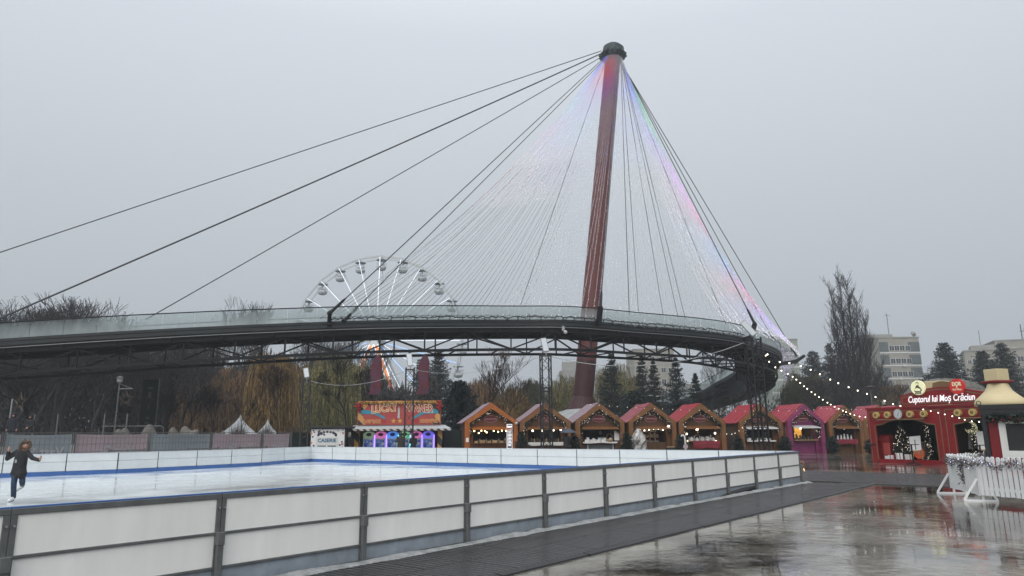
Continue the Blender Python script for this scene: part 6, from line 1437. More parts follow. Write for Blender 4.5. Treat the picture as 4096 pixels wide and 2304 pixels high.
t = empty('glowing_disc', bw(1.82, 1.3, .50), BRZ, 'round glowing orange sign behind the easel in the left opening', 'sign'); MB().prism(oval(.30, .30, 24), -.03, .03).build('disc', 'sign_orange', t); text_obj('lettering', 'Vrăjiți', .2, 'letter_cream', t, (0, -.04, .02)); MB().tube([(0, .05, -.44), (0, .05, 0)], .02, 6).build('stand', 'black', t)
t = empty('moon_disc', bw(4.62, 1.4, 1.78), BRZ, 'round pale disc sign high inside the right opening', 'sign'); MB().prism(oval(.30, .30, 24), -.03, .03).build('disc', 'sign_cream', t); MB().prism([(-.3, -.02), (-.2, -.12), (0, -.05), (.06, .1), (.02, .24), (-.12, .30), (-.28, .15)], -.05, -.032).build('dark_figure', 'sketch', t)
for x_, lab in ((1.64, 'left opening'), (5.45, 'right opening')):
    t = empty('slatted_crate', bw(x_, 2.0, .11), BRZ, f'dim slatted crate at the back of the {lab}', 'crate', 'slatted crates in the booth'); m = MB()
    for k in range(9): m.box(-.45 + .1 * k, -.02, 0, -.40 + .1 * k, .02, .95)
    m.box(-.47, -.03, .9, .47, .03, .97); m.build('slats', 'conc_beige', t)

# bistro tables
for k, (x, Y, yb_, lab) in enumerate(((2192, 39.2, 1115.5, 'tall black bistro table at the left corner of the red booth'), (2288, 36.4, 1117.5, 'tall black bistro table in front of the left opening'), (2459, 33.2, 1119, 'tall black bistro table in front of the right opening'))):
    b = ground_at(x, Y); H_ = at(x, yb_, Y).z
    t = empty('bistro_table', b, .4 * k, lab, 'table', 'bistro tables by the red booth'); MB().lathe([(.36, H_ - .03), (.37, H_ - .015), (.36, H_)], 24).build('table_top', 'black', t); MB().tube([(0, 0, .04), (0, 0, H_ - .03)], .04, 8).build('column', 'black', t)
    for a in range(4): MB().bar((0, 0, .07), (.40 * math.cos(a * PI / 2), .40 * math.sin(a * PI / 2), .025), .05, .04).build('foot', 'black', t)

# ------------------------------------------------------------------ second kiosk with the white window
KA = ground_at(2473, 19.9); KU = Vector((.76, -.65, 0)).normalized(); KRZ = math.atan2(KU.y, KU.x); KL = 3.4; KH = 2.36
def kw(x, y, z): return KA + Matrix.Rotation(KRZ, 3, 'Z') @ Vector((x, y, z))
t = kiosk = empty('oven_kiosk', KA, KRZ, 'red kiosk with a large white framed window and black edges at the right edge', 'kiosk'); MB().box(.14, -.03, 0, KL, -.002, .42).build('base_shade', 'black', t)  # black band along the kiosk foot stands in for the shade below the fence
m = MB(); x0, x1, z0, z1 = .40, 1.52, .93, 1.99
m.box(.14, 0, 0, x0, .08, KH - .2); m.box(x1, 0, 0, KL, .08, KH - .2); m.box(x0, 0, 0, x1, .08, z0); m.box(x0, 0, z1, x1, .08, KH - .2); wl_ = m.build('front_wall', 'booth_red', t)
m = MB(); rr = random.Random(4)
for k in range(22):
    cx, cz = .26 + .0 * k + (.06 * (k % 2)) - .03, .35 + k * .085
    for a in range(3): d = PI * a / 3; m.bar((cx - .05 * math.cos(d), -.004, cz - .05 * math.sin(d)), (cx + .05 * math.cos(d), -.004, cz + .05 * math.sin(d)), .016, .006, up=(0, 1, 0))
m.build('snowflake_pattern', 'post_red', wl_)
MB().box(0, -.10, 0, .135, .5, KH - .14).build('corner_drape', 'black', t, bevel=.03)
m = MB(); m.box(-.02, -.13, KH - .14, KL, 2.4, KH - .02); m.box(-.01, -.11, KH - .30, KL, -.04, KH - .141); m.build('roof', 'black', t)
MB().tube([(.0 + .05 * math.cos(2 * PI * k / 12), -.10, KH + .03 + .055 * math.sin(2 * PI * k / 12)) for k in range(13)], .012, 5).build('ring_hook', 'black', t)
m = MB(); m.box(.05, .1, 0, .15, 2.2, KH - .15); m.box(.15, 2.1, 0, KL, 2.2, KH - .15); m.build('side_wall', 'booth_red', t); MB().box(.16, .09, .02, KL - .1, 2.05, .08).build('floor', 'booth_inside', t)
MB().box(.3, 1.9, .1, KL - .1, 1.96, KH - .25).build('inner_wall', 'booth_inside', t)
fr = empty_fr = MB(); o_ = [(x0 - .02, z0 - .02), (x1 + .02, z0 - .02), (x1 + .02, z1 + .02), (x0 - .02, z1 + .02)]; i_ = [(x0 + .085, z0 + .10), (x1 - .085, z0 + .10), (x1 - .085, z1 - .10), (x0 + .085, z1 - .10)]
ring_prism(fr, o_, i_, -.07, -.002); wf = fr.build('window_frame', 'frame_white', t); m = MB(); i2 = [(x0 + .135, z0 + .17), (x1 - .135, z0 + .17), (x1 - .135, z1 - .17), (x0 + .135, z1 - .17)]; ring_prism(m, i_, i2, -.045, .0); m.build('sash', 'frame_white', wf)
MB().box(x0 + .137, -.02, z0 + .172, x1 - .137, -.012, z1 - .172).build('pane', 'shop_glass', wf)
g = empty('roof_garland', kw(.2, -.2, KH - .30), KRZ, 'green fir garland below the black roof edge of the kiosk', 'garland'); me, Q = leaf_cluster([(0, .03, -.08), (1.6, .03, -.10), (3.1, .03, -.08)], 2600, .055, .05, .13); link_mesh('foliage', me, 'fir', g)
m = MB()
for k in range(16): m.ball((.1 + .19 * k, -.06, -.12 + .05 * rng.normal() * .6), .03, 6, 4)
m.build('berries', 'post_red', g)
# chimney shaped like a pot lid on the kiosk roof
c0 = at(2517, 1018, 20.9); c0.z = KH - .02; kk = 20.9 / 1764
t = empty('oven_chimney', c0, 0, 'cream bell shaped oven chimney with a red band on the kiosk roof', 'chimney')
MB().lathe([(.66, 0), (.655, .10), (.60, .20), (.47, .32), (.35, .44), (.29, .56), (.265, .66)], 28).build('bell', 'beige', t, smooth=True); MB().box(-.30, -.30, .67, .30, .30, .735).build('band', 'post_red', t, bevel=.015); q = MB().box(-.22, -.22, .74, .22, .22, 1.08).build('stack', 'beige', t, bevel=.01); q.rotation_euler = (0, 0, .3)

# ------------------------------------------------------------------ white picket fences
F1 = gz(2394, 1241.5); F2 = gz(2470, 1262); F3 = F2 + Vector((.52, -1.9, 0)) * 1.3; F4 = ground_at(2484, 20.6)
def picket_fence(a, b, feet, label, gar):
    L = (b - a).length; rz = math.atan2(b.y - a.y, b.x - a.x); t = empty('picket_fence', a, rz, label, 'fence', 'white picket fences'); n = max(3, int(L / .128)); sp_ = L / n
    for k in range(n):
        x_ = sp_ * (k + .5); hgt = 1.03 + .01 * rng.normal(); w2 = .047; pts = [(x_ - w2, .15), (x_ + w2, .15), (x_ + w2, hgt - w2)] + [(x_ + w2 * math.cos(PI * q / 6), hgt - w2 + w2 * math.sin(PI * q / 6)) for q in range(1, 6)] + [(x_ - w2, hgt - w2)]
        o = MB().prism(pts, -.022, .0).build('picket', 'picket', t); o.rotation_euler = (0, R(rng.normal() * .4), 0)
    for z in (.30, .80): MB().box(0, .003, z - .035, L, .03, z + .035).build('rail', 'picket', t)
    for x_ in feet:
        f = MB().box(x_ - .03, -.36, 0, x_ + .03, .36, .04).build('foot', 'picket', t); MB().bar((x_, -.34, .04), (x_, -.03, .52), .045).bar((x_, .34, .04), (x_, .03, .52), .045).build('brace', 'picket', f); MB().bar((x_, .052, 0.04), (x_, .052, .9), .045).build('upright', 'picket', f)
    if gar:
        g = empty('fence_garland', a, rz, gar, 'garland', 'berry garlands on the picket fences'); pts = [(L * u / 12, -.05, .86 + .05 * math.sin(u * 1.7)) for u in range(13)]
        me, Q = leaf_cluster(pts, int(300 * L), .045, .03, .085); link_mesh('foliage', me, 'berry', g); n2 = int(35 * L); me, _ = leaf_cluster(pts, n2, .055, .04, .09); link_mesh('frosted_leaves', me, 'frost', g); link_mesh('fairy_lights', octa_mesh('fl', Q[::85] + np.array([0, -.05, 0]), .011), 'fairy_blue', g)
        for x_ in (L * .55,):
            me, _ = leaf_cluster([(x_, -.06, .85), (x_ + .02, -.06, .6), (x_ + .05, -.06, .38)], 150, .03, .035, .09); link_mesh('hanging_sprig', me, 'berry', g)
    return t
picket_fence(F1, F2, (.05, (F2 - F1).length - .05), 'white picket fence section running away from the corner foot, seen nearly edge on', 'dark berry garland with bluish lights along the edge on fence section')
picket_fence(F2, F3, (), 'white picket fence section at the right edge with gaps between its pickets', 'dark berry garland along the fence section at the right edge')
picket_fence(F1 + Vector((.06, .05, 0)), F4, (), 'white picket fence section at the back, in front of the red booth', 'dark berry garland along the back fence section')

# ------------------------------------------------------------------ bulb strings from the right lattice mast
pA = at(1921, 872, 29.8)
fest = [(1926, 878), (1948, 904), (1985, 912), (2037, 925), (2090, 955), (2150, 985), (2210, 1008), (2262, 1024), (2325, 1040), (2400, 1062), (2440, 1060)]
dep = [29.8, 30.2, 30.8, 31.5, 32.3, 33.1, 33.9, 34.5, 34.6, 33.6, 32.9]
P_ = [(1921, 872), (1944, 905), (1977, 908), (2035, 925), (2095, 955), (2145, 975), (2195, 993), (2247, 1014), (2276, 1020)]
pts = catmull([at(x, y, Y) for (x, y), Y in zip(P_, (29.8, 30.1, 30.6, 31.8, 33, 34, 35, 36.2, 36.8))], 4)
bulb_string('festoon_lights', pts, 'bulb_white', 15, .032, 'upper string of round bulbs running down to the red name board', group='strings of round bulbs')
P_ = [(1921, 880), (1942, 915), (1993, 944), (2037, 980), (2095, 1018), (2150, 1042), (2183, 1047)]
pts = catmull([at(x, y, Y) for (x, y), Y in zip(P_, (29.8, 30.6, 32, 34, 36.5, 38.8, 39.6))], 5)
bulb_string('festoon_lights', pts, 'bulb_white', 24, .028, 'lower string of round bulbs ending at the left corner of the red booth', group='strings of round bulbs')
pts = catmull([at(x, y, Y) for (x, y), Y in zip(((2308, 1024), (2345, 1032), (2400, 1045), (2440, 1056), (2473, 1058)), (35.6, 35, 33.6, 32.6, 31.8))], 5)
bulb_string('festoon_lights', pts, 'bulb_white', 9, .026, 'short string of bulbs across the front of the red booth', group='strings of round bulbs')

# ------------------------------------------------------------------ thatched roof behind the red booth
b = ground_at(2392, 44); zt = at(2370, 952, 44).z
t = empty('thatched_hut', b, 0, 'long rounded thatched roof behind the red name board', 'hut')
V = []; nu, nv = 40, 14
for i in range(nu + 1):
    for j in range(nv + 1):
        u = -1 + 2 * i / nu; a = PI * j / nv; s = math.sqrt(max(0, 1 - abs(u) ** 2.6)); V.append((u * 3.0 + .02 * rng.normal(), -math.cos(a) * (.3 + 1.9 * s), 2.0 + (zt - 2.0) * s * math.sin(a) ** .8 + .015 * rng.normal()))
MB().add(V, [(i * (nv + 1) + j, (i + 1) * (nv + 1) + j, (i + 1) * (nv + 1) + j + 1, i * (nv + 1) + j + 1) for i in range(nu) for j in range(nv)]).build('thatch', 'thatch', t, smooth=True)
n = 5000; i = rng.integers(0, len(V), n); Pn = np.array(V)[i] + rng.normal(size=(n, 3)) * .05; D = rnd_dirs(n) * .35 + np.stack([np.zeros(n), np.sign(Pn[:, 1]) * .6, -np.ones(n) * .6], 1); link_mesh('straw', card_mesh('straw', Pn, D, rnd_dirs(n), .25 + .2 * rng.random(n), .015 + .015 * rng.random(n)), 'thatch', t)
MB().box(-2.4, -1.5, 0, 2.4, 1.5, 2.05).build('wall', 'side_wood', t)

# ================================================================== FAR BUILDINGS
def block(x0, x1, Y, ytop, depth, wall, label, cols_, rows, rz=0, bands=None, win=(1.3, 1.4), skip=(), roof_bits=True, zmin=0, name='apartment_block'):
    a = ground_at(x0, Y); b = ground_at(x1, Y); W_ = (b - a).length; H_ = at((x0 + x1) / 2, ytop, Y).z; t = empty(name, a, rz, label, 'building', 'apartment blocks beyond the park')
    wl0 = MB().box(0, 0, 0, W_, depth, H_).build('wall', wall, t); MB().box(-.15, -.15, H_, W_ + .15, depth + .15, H_ + .35).build('parapet', 'conc_wall', t)
    fh = (H_ - 2.2) / rows
    if bands:
        for r_ in range(rows):
            for (u0, u1, mt) in bands: MB().box(W_ * u0, -.08, 1.0 + fh * r_ + .9, W_ * u1, -.005, 1.0 + fh * (r_ + 1)).build('wall_panel', mt, t)
            MB().box(-.02, -.12, 1.0 + fh * r_ + .45, W_ + .02, -.005, 1.0 + fh * r_ + .85).build('ledge', 'frame_white', t)
    for r_ in range(rows):
        for c_ in cols_:
            if (r_, c_) in skip: continue
            x_ = W_ * c_; z_ = 1.0 + fh * r_ + 1.25; small = 0.3 < (c_ * 7.3) % 1 < .55; w2, h2 = (win[0] * (.6 if small else 1), win[1] * (.7 if small else 1))
            f = MB().box(x_ - w2 / 2 - .09, -.14, z_ - .09, x_ + w2 / 2 + .09, -.02, z_ + h2 + .09).build('window', 'frame_white', t); m = MB(); m.box(x_ - w2 / 2, -.155, z_, x_ - .04, -.142, z_ + h2); m.box(x_ + .04, -.155, z_, x_ + w2 / 2, -.142, z_ + h2); m.build('pane', 'pane_dark', f)
            if (r_ * 3 + int(c_ * 10)) % 4 == 0: MB().box(x_ - .5, -.55, z_ - .95, x_ + .35, -.15, z_ - .3).build('air_conditioner', 'frame_white', t)
    return t, W_, H_
t, W_, H_ = block(2236, 2340, 205, 850, 14, 'conc_beige', 'beige apartment block with teal side panels and a satellite dish, right of the poplar', (.30, .43, .56, .70), 7, bands=((.0, .22, 'teal_panel'), (.72, 1.0, 'teal_panel')))
MB().box(-2, 3, H_ + .35, W_ * .5, 9, H_ + 1.5).build('roof_house', 'conc_wall', t); MB().bar((W_ * .46, 4, H_ + 1.5), (W_ * .46, 4, H_ + 8), .14).bar((W_ * .46 - .8, 4, H_ + 7.4), (W_ * .46 + .9, 4, H_ + 7.4), .08).build('aerial', 'steel', t)
q = MB().lathe([(.05, 0), (.5, .08), (.85, .28)], 14).build('satellite_dish', 'conc_wall', t, smooth=True); q.location = (W_ * .92, 1, H_ + 1.2); q.rotation_euler = (R(75), 0, .2); MB().bar((W_ * .92, 1.1, H_ + .3), (W_ * .92, 1.1, H_ + 1.3), .1).build('dish_mast', 'steel', t)
t, W_, H_ = block(1952, 2026, 215, 855, 12, 'pale_green', 'pale green apartment block behind the right end of the bridge', (.55, .8), 7, bands=((.0, 1.0, 'pale_green'),)); MB().box(0, 3, H_ + .35, W_ * .52, 8, H_ + 1.6).build('roof_house', 'conc_wall', t)
t, W_, H_ = block(1602, 1706, 210, 880, 14, 'conc_beige', 'cream apartment block seen through the bridge truss', (.2, .45, .72, .9), 7)
t, W_, H_ = block(1690, 1830, 230, 968, 12, 'conc_wall', 'low grey block behind the spruces, right of the cream block', (.1, .3, .5, .7, .9), 4)
t, W_, H_ = block(1414, 1470, 300, 934, 12, 'conc_wall', 'hazy grey block with a roof house left of the red mast', (.2, .5, .8), 7); MB().box(1, 2, H_ + .35, W_ * .8, 8, H_ + 4.2).build('roof_house', 'conc_wall', t); m = MB()
for k in range(5): m.bar((1 + k * W_ * .18, 2, H_ + 4.2), (1 + k * W_ * .18, 2, H_ + 5.4), .1)
m.bar((1, 2, H_ + 5.4), (1 + W_ * .72, 2, H_ + 5.4), .1); m.build('roof_railing', 'steel', t)
t, W_, H_ = block(2452, 2620, 190, 884, 14, 'conc_beige', 'long beige block rising toward the right edge', (.06, .14, .22, .34, .46, .56, .7, .85), 6, rz=R(-28)); MB().box(2, 3, H_ + .35, W_ * .42, 9, H_ + 1.8).build('roof_house', 'conc_wall', t); MB().bar((W_ * .25, 4, H_ + 1.8), (W_ * .25, 4, H_ + 6), .12).build('aerial', 'steel', t)
t, W_, H_ = block(2535, 2700, 205, 858, 14, 'conc_beige', 'taller beige block at the far right edge with roof equipment', (.1, .25, .4, .55, .7, .85), 7, rz=R(-20)); m = MB()
for k in range(3): m.bar((W_ * .42 + k * .9, 3, H_), (W_ * .42 + k * .9, 3, H_ + 5 - k), .25)
m.bar((W_ * .40, 3, H_ + 3), (W_ * .42 + 2.2, 3, H_ + 3), .2); m.build('roof_equipment', 'steel', t)
t, W_, H_ = block(2338, 2420, 260, 940, 12, 'conc_wall', 'hazy low block between the striped apartment block and the conical pine', (.1, .3, .5, .7, .9), 5); m = MB()
for k in range(4): m.bar((W_ * .62 + k * .8, 2, H_), (W_ * .60 + k * 1.2, 2, H_ + 6 - k), .25)
m.build('roof_frame', 'steel', t)
o = MB().box(0, 0, 0, 34, .3, 2.3).build('park_wall', 'side_wood'); o.location = ground_at(2170, 150) + Vector((0, 0, 0)); tag(o, 'long dark boundary wall below the striped apartment block', 'wall')

# ================================================================== PARK FURNITURE
def star_frame(loc, rz, label):
    t = empty('star_light', loc, rz, label, 'star decoration', 'star frames on the park lamps')
    for k, r in enumerate((.56, .38)):
        P2 = star_poly(r, 5, .45); m = MB(); m.tube([(x, 0, z) for x, z in P2 + P2[:1]], .013, 5); m.build('frame', 'star_wire', t)
    return t
b = ground_at(288, 48); H_ = at(296, 965, 48).z
t = empty('park_lamp', b, 0, 'park lamp with a lantern head behind the banner fence', 'street lamp', 'park lamps')
MB().tube([(0, 0, 0), (0, 0, H_)], [.06, .04], 8).build('post', 'steel', t); MB().lathe([(.04, H_), (.18, H_ + .12), (.20, H_ + .34), (.22, H_ + .36)], 8).build('lantern', 'conc_wall', t); MB().lathe([(.28, H_ + .37), (.10, H_ + .50), (.03, H_ + .52)], 8).build('cap', 'gondola_dark', t)
MB().bar((0, 0, H_ - .35), (.95, 0, H_ - .35), .035).bar((0, 0, H_ - .02), (.9, 0, H_ - .33), .015).build('bracket', 'galv', t)
star_frame(b + Vector((.55, -.03, H_ - 1.05)), R(8), 'wire star hanging from the bracket of the park lamp')
star_frame(at(50, 1012, 40) + Vector((0, 0, 0)), R(-20), 'faint wire star above the two people at the left edge')
b = ground_at(40, 40.3); m = MB().tube([(0, 0, 0), (0, 0, at(40, 1003, 40.3).z)], .04, 6).build('sign_pole', 'galv'); m.location = ground_at(20, 40.3); tag(m, 'thin grey pole holding the faint wire star at the left edge', 'pole')
b = ground_at(2201, 62)
t = empty('park_lamp', b, 0, 'slim park lamp with a dark flat cap behind the brown stall', 'street lamp', 'park lamps'); H_ = at(2201, 985, 62).z; MB().tube([(0, 0, 0), (0, 0, H_)], .05, 8).build('post', 'steel', t); MB().lathe([(.10, H_), (.22, H_ + .25), (.5, H_ + .42), (.08, H_ + .5)], 12).build('lantern', 'gondola_dark', t)
# tall dark banner with pale marks
b = ground_at(368, 58); zt = at(368, 955, 58).z; t = empty('tall_banner', b, 0, 'tall narrow dark banner with pale marks under the bridge', 'banner')
MB().box(-.62, -.02, zt - 5.2, .62, .02, zt).build('cloth', 'flag_dark', t); MB().bar((.70, 0, 0), (.70, 0, zt + .1), .05).build('pole', 'steel', t); m = MB()
for k, (dz, w_, h_) in enumerate(((.6, .5, .18), (1.0, .34, .5), (1.9, .12, .5), (3.0, .34, .2), (3.4, .44, .22))): m.prism([(-w_ / 2, zt - dz - h_), (w_ / 2, zt - dz - h_), (w_ / 3, zt - dz), (-w_ / 3, zt - dz)], -.035, -.022)
m.build('marks', 'flag_pale', t)
# climbing frames
for k, (x, Y, yt, lab) in enumerate(((112, 43, 1042, 'dark ladder climbing frame left of the star lamp'), (288, 43.5, 1041, 'pale topped climbing frame below the star lamp'))):
    b = ground_at(x, Y); H_ = at(x, yt, Y).z; t = empty('climbing_frame', b, R(15), lab, 'climbing frame', 'climbing frames behind the fence')
    for x_ in (-.62, .62): MB().bar((x_, 0, 0), (x_, 0, H_), .06).bar((x_ * 1.5 + .2, -.8, 0), (x_, 0, H_ * .62), .045).build('post', 'steel', t)
    m = MB()
    for q in range(2, 6): m.bar((-.62, 0, H_ * q / 5), (.62, 0, H_ * q / 5), .045)
    m.build('rung', 'black', t)
t = empty('low_barrier', ground_at(330, 44), R(5), 'low pale tubular barrier next to the climbing frame', 'barrier'); z_ = at(330, 1072, 44).z; MB().tube([(-1.9, 0, 0), (-1.9, 0, z_ - .15), (-1.75, 0, z_), (1.75, 0, z_), (1.9, 0, z_ - .15), (1.9, 0, 0)], .03, 6).build('tube', 'steel', t)
o = MB().prism([(-2.6, 0), (3.0, 0), (3.0, 1.15), (2.2, 1.25), (-2.6, 1.15)], 0, 1.5).build('low_platform', 'conc_wall'); o.location = ground_at(110, 39.5); tag(o, 'low grey platform under the two people at the left edge', 'platform')

# ================================================================== PEOPLE
def skin(name, pts, edges, radii, material, parent, root=0, vox=.014):
    m = MB()
    for a, b in edges: m.tube([pts[a], pts[b]], [radii[a], radii[b]], 10)
    for p, r in zip(pts, radii): m.ball(p, r, 10, 8)
    me = bpy.data.meshes.new(name); me.from_pydata(m.v, [], m.f); o = bpy.data.objects.new(name, me); COL.objects.link(o)
    rm = o.modifiers.new('r', 'REMESH'); rm.mode = 'VOXEL'; rm.voxel_size = vox
    sm = o.modifiers.new('s', 'SMOOTH'); sm.factor = .5; sm.iterations = 4
    bpy.context.view_layer.update(); m2 = bpy.data.meshes.new_from_object(o.evaluated_get(bpy.context.evaluated_depsgraph_get())); m2.name = name
    bpy.data.objects.remove(o); m2.polygons.foreach_set('use_smooth', np.ones(len(m2.polygons), dtype=bool)); return link_mesh(name, m2, material, parent)
def person(loc, rz, H_, label, coat, trousers, hood=None, pose={}, boots='boot_dark', hood_open=True, group=None, coat_len=.84, fingers=True):
    k = H_ / 1.75; t = empty('person', loc, rz, label, 'person', group)
    J = dict(pel=(0, .0, .95), spi=(0, 0, 1.14), che=(0, 0, 1.36), nec=(0, .0, 1.50), hea=(0, -.015, 1.63), top=(0, 0, 1.73),
             sl=(-.19, 0, 1.43), el=(-.26, .02, 1.15), wl=(-.25, -.08, .90), sr=(.19, 0, 1.43), er=(.26, .02, 1.15), wr=(.25, -.08, .90),
             hl=(-.10, 0, .92), kl=(-.11, -.03, .50), al=(-.11, .03, .09), tl=(-.13, -.15, .035), hr=(.10, 0, .92), kr=(.11, -.03, .50), ar=(.11, .03, .09), tr=(.13, -.15, .035))
    J.update(pose); J = {a: Vector(b) * k for a, b in J.items()}
    names = ['pel', 'spi', 'che', 'nec', 'hea', 'top', 'sl', 'el', 'wl', 'sr', 'er', 'wr', 'hl', 'kl', 'al', 'tl', 'hr', 'kr', 'ar', 'tr']
    rad = dict(pel=.13, spi=.115, che=.13, nec=.05, hea=.093, top=.06, sl=.055, el=.038, wl=.027, sr=.055, er=.038, wr=.027, hl=.085, kl=.055, al=.037, tl=.028, hr=.085, kr=.055, ar=.037, tr=.028)
    E = [('pel', 'spi'), ('spi', 'che'), ('che', 'nec'), ('nec', 'hea'), ('hea', 'top'), ('che', 'sl'), ('sl', 'el'), ('el', 'wl'), ('che', 'sr'), ('sr', 'er'), ('er', 'wr'), ('pel', 'hl'), ('hl', 'kl'), ('kl', 'al'), ('al', 'tl'), ('pel', 'hr'), ('hr', 'kr'), ('kr', 'ar'), ('ar', 'tr')]
    P = [J[n_] for n_ in names]; rr = [rad[n_] * k for n_ in names]; ed = [(names.index(a), names.index(b)) for a, b in E]
    hd = {}
    for s_ in ('l', 'r'):
        w_ = J['w' + s_]; d = (w_ - J['e' + s_]).normalized(); hdv = Vector(pose.get('hand_' + s_, tuple(d))).normalized(); side = hdv.cross(Vector((0, 1, 0))); side = side.normalized() if side.length > .1 else Vector((1, 0, 0)); palm = w_ + hdv * .075 * k; P.append(palm); rr.append(.032 * k); pi = len(P) - 1; ed.append((names.index('w' + s_), pi)); hd[s_] = (palm, hdv, side)
        if fingers:
            for f in range(4):
                b0 = palm + side * (.024 - .016 * f) * k + hdv * .03 * k; e0 = b0 + (hdv + Vector((0, -.25, -.05))).normalized() * (.055 - .006 * abs(f - 1.3)) * k; P += [b0, e0]; rr += [.009 * k, .007 * k]; ed += [(pi, len(P) - 2), (len(P) - 2, len(P) - 1)]
            b0 = palm - hdv * .02 * k + side * .034 * k; e0 = b0 + (hdv * .5 + side * .7).normalized() * .045 * k; P += [b0, e0]; rr += [.011 * k, .009 * k]; ed += [(pi, len(P) - 2), (len(P) - 2, len(P) - 1)]
    fd = Vector(pose.get('face', (0, -1, 0))).normalized(); P.append(J['hea'] + fd * .095 * k - Vector((0, 0, .01 * k))); rr.append(.017 * k); ed.append((names.index('hea'), len(P) - 1))
    skin('body', P, ed, rr, 'skin', t, 0, vox=.009)
    sd = fd.cross(Vector((0, 0, 1))).normalized()
    for s_ in (-1, 1): MB().ball(J['hea'] + fd * .082 * k + sd * .035 * k * s_ + Vector((0, 0, .025 * k)), .013 * k, 6, 5).build('eye', 'eye', t)
    MB().ball(J['hea'] + fd * .088 * k - Vector((0, 0, .045 * k)), .02 * k, 6, 4, (1, .6, .45)).build('mouth', 'lip', t)
    # coat: torso, skirt and sleeves as one surface
    hem = J['pel'] + Vector((0, 0, -(.95 - coat_len) * k)) + (J['kl'] + J['kr'] - 2 * J['pel']) * .06
    cP = [J['spi'], J['che'], J['nec'] - Vector((0, 0, .03 * k)), J['pel'], hem, J['sl'], J['el'], J['wl'] - (J['wl'] - J['el']) * .06, J['sr'], J['er'], J['wr'] - (J['wr'] - J['er']) * .06]
    ac = (J['sr'] - J['sl']).normalized()
    for s_ in (-1, 1): cP += [J['che'] + ac * .085 * s_ * k, J['pel'] + ac * .085 * s_ * k, hem + ac * .10 * s_ * k]
    c_ = skin('coat', cP, [(0, 1), (1, 2), (0, 3), (3, 4), (1, 5), (5, 6), (6, 7), (1, 8), (8, 9), (9, 10), (11, 12), (12, 13), (14, 15), (15, 16), (11, 5), (14, 8)], [x * k for x in (.135, .145, .085, .135, .13, .080, .062, .050, .080, .062, .050, .115, .125, .145, .115, .125, .145)], coat, t, 0)
    tP = [J['pel'], J['hl'], J['kl'], J['al'] + Vector((0, 0, .02 * k)), J['hr'], J['kr'], J['ar'] + Vector((0, 0, .02 * k))]
    skin('trousers', tP, [(0, 1), (1, 2), (2, 3), (0, 4), (4, 5), (5, 6)], [x * k for x in (.115, .088, .076, .068, .088, .076, .068)], trousers, t, 0)
    for s_ in ('l', 'r'): skin('boot', [J['a' + s_] + Vector((0, 0, .10 * k)), J['a' + s_], J['t' + s_]], [(0, 1), (1, 2)], [x * k for x in (.055, .052, .042)], boots, t, 0)
    if hood:
        h0 = J['hea'] - fd * .045 * k; skin('hood', [J['nec'] - fd * .03 * k, h0, h0 + fd * .02 * k + Vector((0, 0, .095 * k))], [(0, 1), (1, 2)], [x * k for x in (.10, .128, .108)], hood, t, 1)
    return t, J, k, fd, sd
# the skater: leaning into a turn on one leg, arms held out
sk = gz(34, 1262, ICE)
pose = dict(pel=(.04, .0, .93), spi=(.07, -.03, 1.11), che=(.12, -.07, 1.31), nec=(.19, -.10, 1.44), hea=(.25, -.14, 1.55), top=(.27, -.14, 1.65),
            sl=(-.05, -.03, 1.38), el=(-.36, .0, 1.18), wl=(-.22, -.16, 1.38), sr=(.29, -.12, 1.37), er=(.52, -.16, 1.20), wr=(.80, -.24, 1.14), hand_r=(.45, -.2, .9), hand_l=(.15, -.1, 1),
            hl=(-.06, .0, .92), kl=(.0, -.08, .50), al=(-.06, .05, .10), tl=(-.02, -.15, .05), hr=(.14, .0, .92), kr=(.17, .02, .52), ar=(-.10, .38, .42), tr=(-.22, .36, .32), face=(.62, -.78, -.05))
t, J, k, fd, sd = person(sk, R(-4), 1.42, 'skater in a black coat and jeans balancing on one leg with arms spread', 'coat_black', 'jeans', None, pose, 'boot_white')
hd_ = J['hea']; m = MB().ball(hd_ - fd * .03 * k + Vector((0, 0, .05 * k)), .112 * k, 14, 10, (1, 1, .95)); m.build('knit_hat', 'knit', t, smooth=True)
pts = [hd_ + fd * .035 * k + sd * (.105 * k * math.cos(a)) + Vector((0, 0, .125 * k * math.sin(a) - .01)) for a in [2 * PI * q / 18 for q in range(19)]]
m = MB().tube(pts, .038 * k, 8); m.build('fur_hood_trim', 'fur', t, smooth=True)
Pn = np.array([tuple(p) for p in pts]); Q = Pn[rng.integers(0, 18, 900)] + rng.normal(size=(900, 3)) * .018; D = Q - np.array(tuple(hd_)); D /= np.linalg.norm(D, axis=1, keepdims=True); link_mesh('fur_strands', card_mesh('fur', Q, D * .6 + rnd_dirs(900) * .5, rnd_dirs(900), .025 + .02 * rng.random(900), .012 + .01 * rng.random(900)), 'fur', t)
MB().ball(J['nec'] - fd * .10 * k, .12 * k, 12, 8, (1, 1, .8)).build('hood', 'coat_black', t, smooth=True)
for a in ('l', 'r'):
    c_ = J['a' + a]; d = (J['t' + a] - c_); d2 = d.normalized(); o = MB().bar(c_ - d2 * .05 - Vector((0, 0, .075 * k)), c_ + d * 1.35 - Vector((0, 0, .045 * k)), .008, .03).build('skate_blade', 'galv', t)
MB().box(.06, -.245, .0, .10, -.235, .07).build('zip_tag', 'galv', t).location = J['spi'] * .97
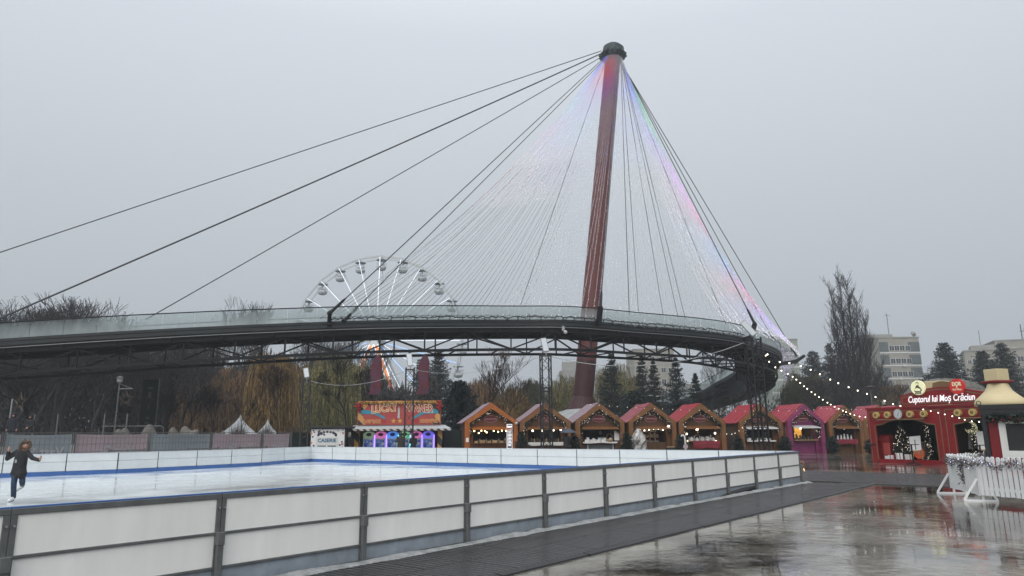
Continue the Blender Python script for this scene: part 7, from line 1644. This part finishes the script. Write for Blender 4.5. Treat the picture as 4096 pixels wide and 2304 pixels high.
# bystanders
person(ground_at(30, 40.2) + Vector((0, 0, 1.25)), R(15), 1.72, 'person in a dark navy coat and light trousers standing at the left edge', 'coat_navy', 'trouser_grey', 'coat_navy', group=None)
person(ground_at(73, 40.2) + Vector((0, 0, 1.25)), R(-5), 1.62, 'person in a dark hooded coat and dark jeans standing beside the taller one', 'coat_black', 'trouser_dark', 'coat_black', dict(wl=(-.06, -.16, 1.02), wr=(.06, -.16, 1.02)))
person(ground_at(1008, 50.6), R(170), 1.80, 'person in a dark quilted hooded coat facing the green claw machine', 'coat_olive', 'trouser_dark', 'coat_olive', dict(wl=(-.12, -.28, 1.1), wr=(.12, -.28, 1.1)))
person(ground_at(1040, 50.8), R(190), 1.66, 'shorter person in a black hooded coat at the second pink claw machine', 'coat_black', 'trouser_dark', 'coat_black', dict(wl=(-.12, -.28, 1.1), wr=(.12, -.28, 1.1)))
person(ground_at(880, 50.4), R(120), 1.78, 'person in a grey hood and black coat between the ticket kiosk and arcade', 'coat_black', 'trouser_dark', 'hood_grey', dict(wl=(-.10, -.26, 1.1), wr=(.10, -.26, 1.1)))
pu = ground_at(1424, 49.6)
t, J, k, fd, sd = person(pu, R(175), 1.70, 'person in a black coat under an open umbrella at a stall counter', 'coat_black', 'trouser_dark', 'coat_black', dict(er=(.24, -.12, 1.2), wr=(.10, -.24, 1.32)))
q = pu + Vector((.05, .1, 0)); zt = at(1432, 1078, 49.6).z
t = empty('umbrella', q + Vector((.1, -.05, 1.25)), 0, 'open dark blue umbrella held by the person at the stall', 'umbrella')
n = 16; V = [(0, 0, zt - q.z - 1.25)]
for j in range(1, 5):
    for a in range(n): r_ = .56 * j / 4 * (1 - .05 * (a % 2) * (j == 4)); V.append((r_ * math.cos(2 * PI * a / n), r_ * math.sin(2 * PI * a / n), zt - q.z - 1.25 - .30 * (j / 4) ** 2 + (.03 if a % 2 == 0 and j == 4 else 0)))
MB().add(V, [(0, 1 + a, 1 + (a + 1) % n) for a in range(n)] + [(1 + (j - 1) * n + a, 1 + j * n + a, 1 + j * n + (a + 1) % n, 1 + (j - 1) * n + (a + 1) % n) for j in range(1, 4) for a in range(n)]).build('canopy', 'umbrella', t, smooth=True); MB().tube([(0, 0, -.25), (0, 0, zt - q.z - 1.2)], .012, 6).build('shaft', 'steel', t)
# sellers half seen behind the counters
for ci, x_, lab in ((2, .35, 'seller in a pale hat inside the stall with the basket'), (4, .1, 'seller in dark clothes inside the red cloth stall'), (6, -.62, 'seller in a dark cap inside the pink stall')):
    person(wl(ST[ci], x_, 1.1, .12), 0, 1.66, lab, 'coat_black', 'trouser_dark', 'hood_grey' if ci == 2 else 'coat_black', dict(wl=(-.12, -.26, 1.06), wr=(.12, -.26, 1.06)), group=None)

# ================================================================== HAZE
hz_ = MB().box(-700, -40, -1.2, 700, 520, 75).build('haze', None); hz_['kind'] = 'stuff'
hm = bpy.data.materials.new('haze'); hm.use_nodes = True; tt = hm.node_tree; tt.nodes.remove(tt.nodes['Principled BSDF']); pv = tt.nodes.new('ShaderNodeVolumePrincipled'); pv.inputs['Color'].default_value = (.86, .90, .95, 1); pv.inputs['Density'].default_value = .0008; pv.inputs['Anisotropy'].default_value = .2
tt.links.new(pv.outputs[0], tt.nodes['Material Output'].inputs['Volume']); hz_.data.materials.append(hm)
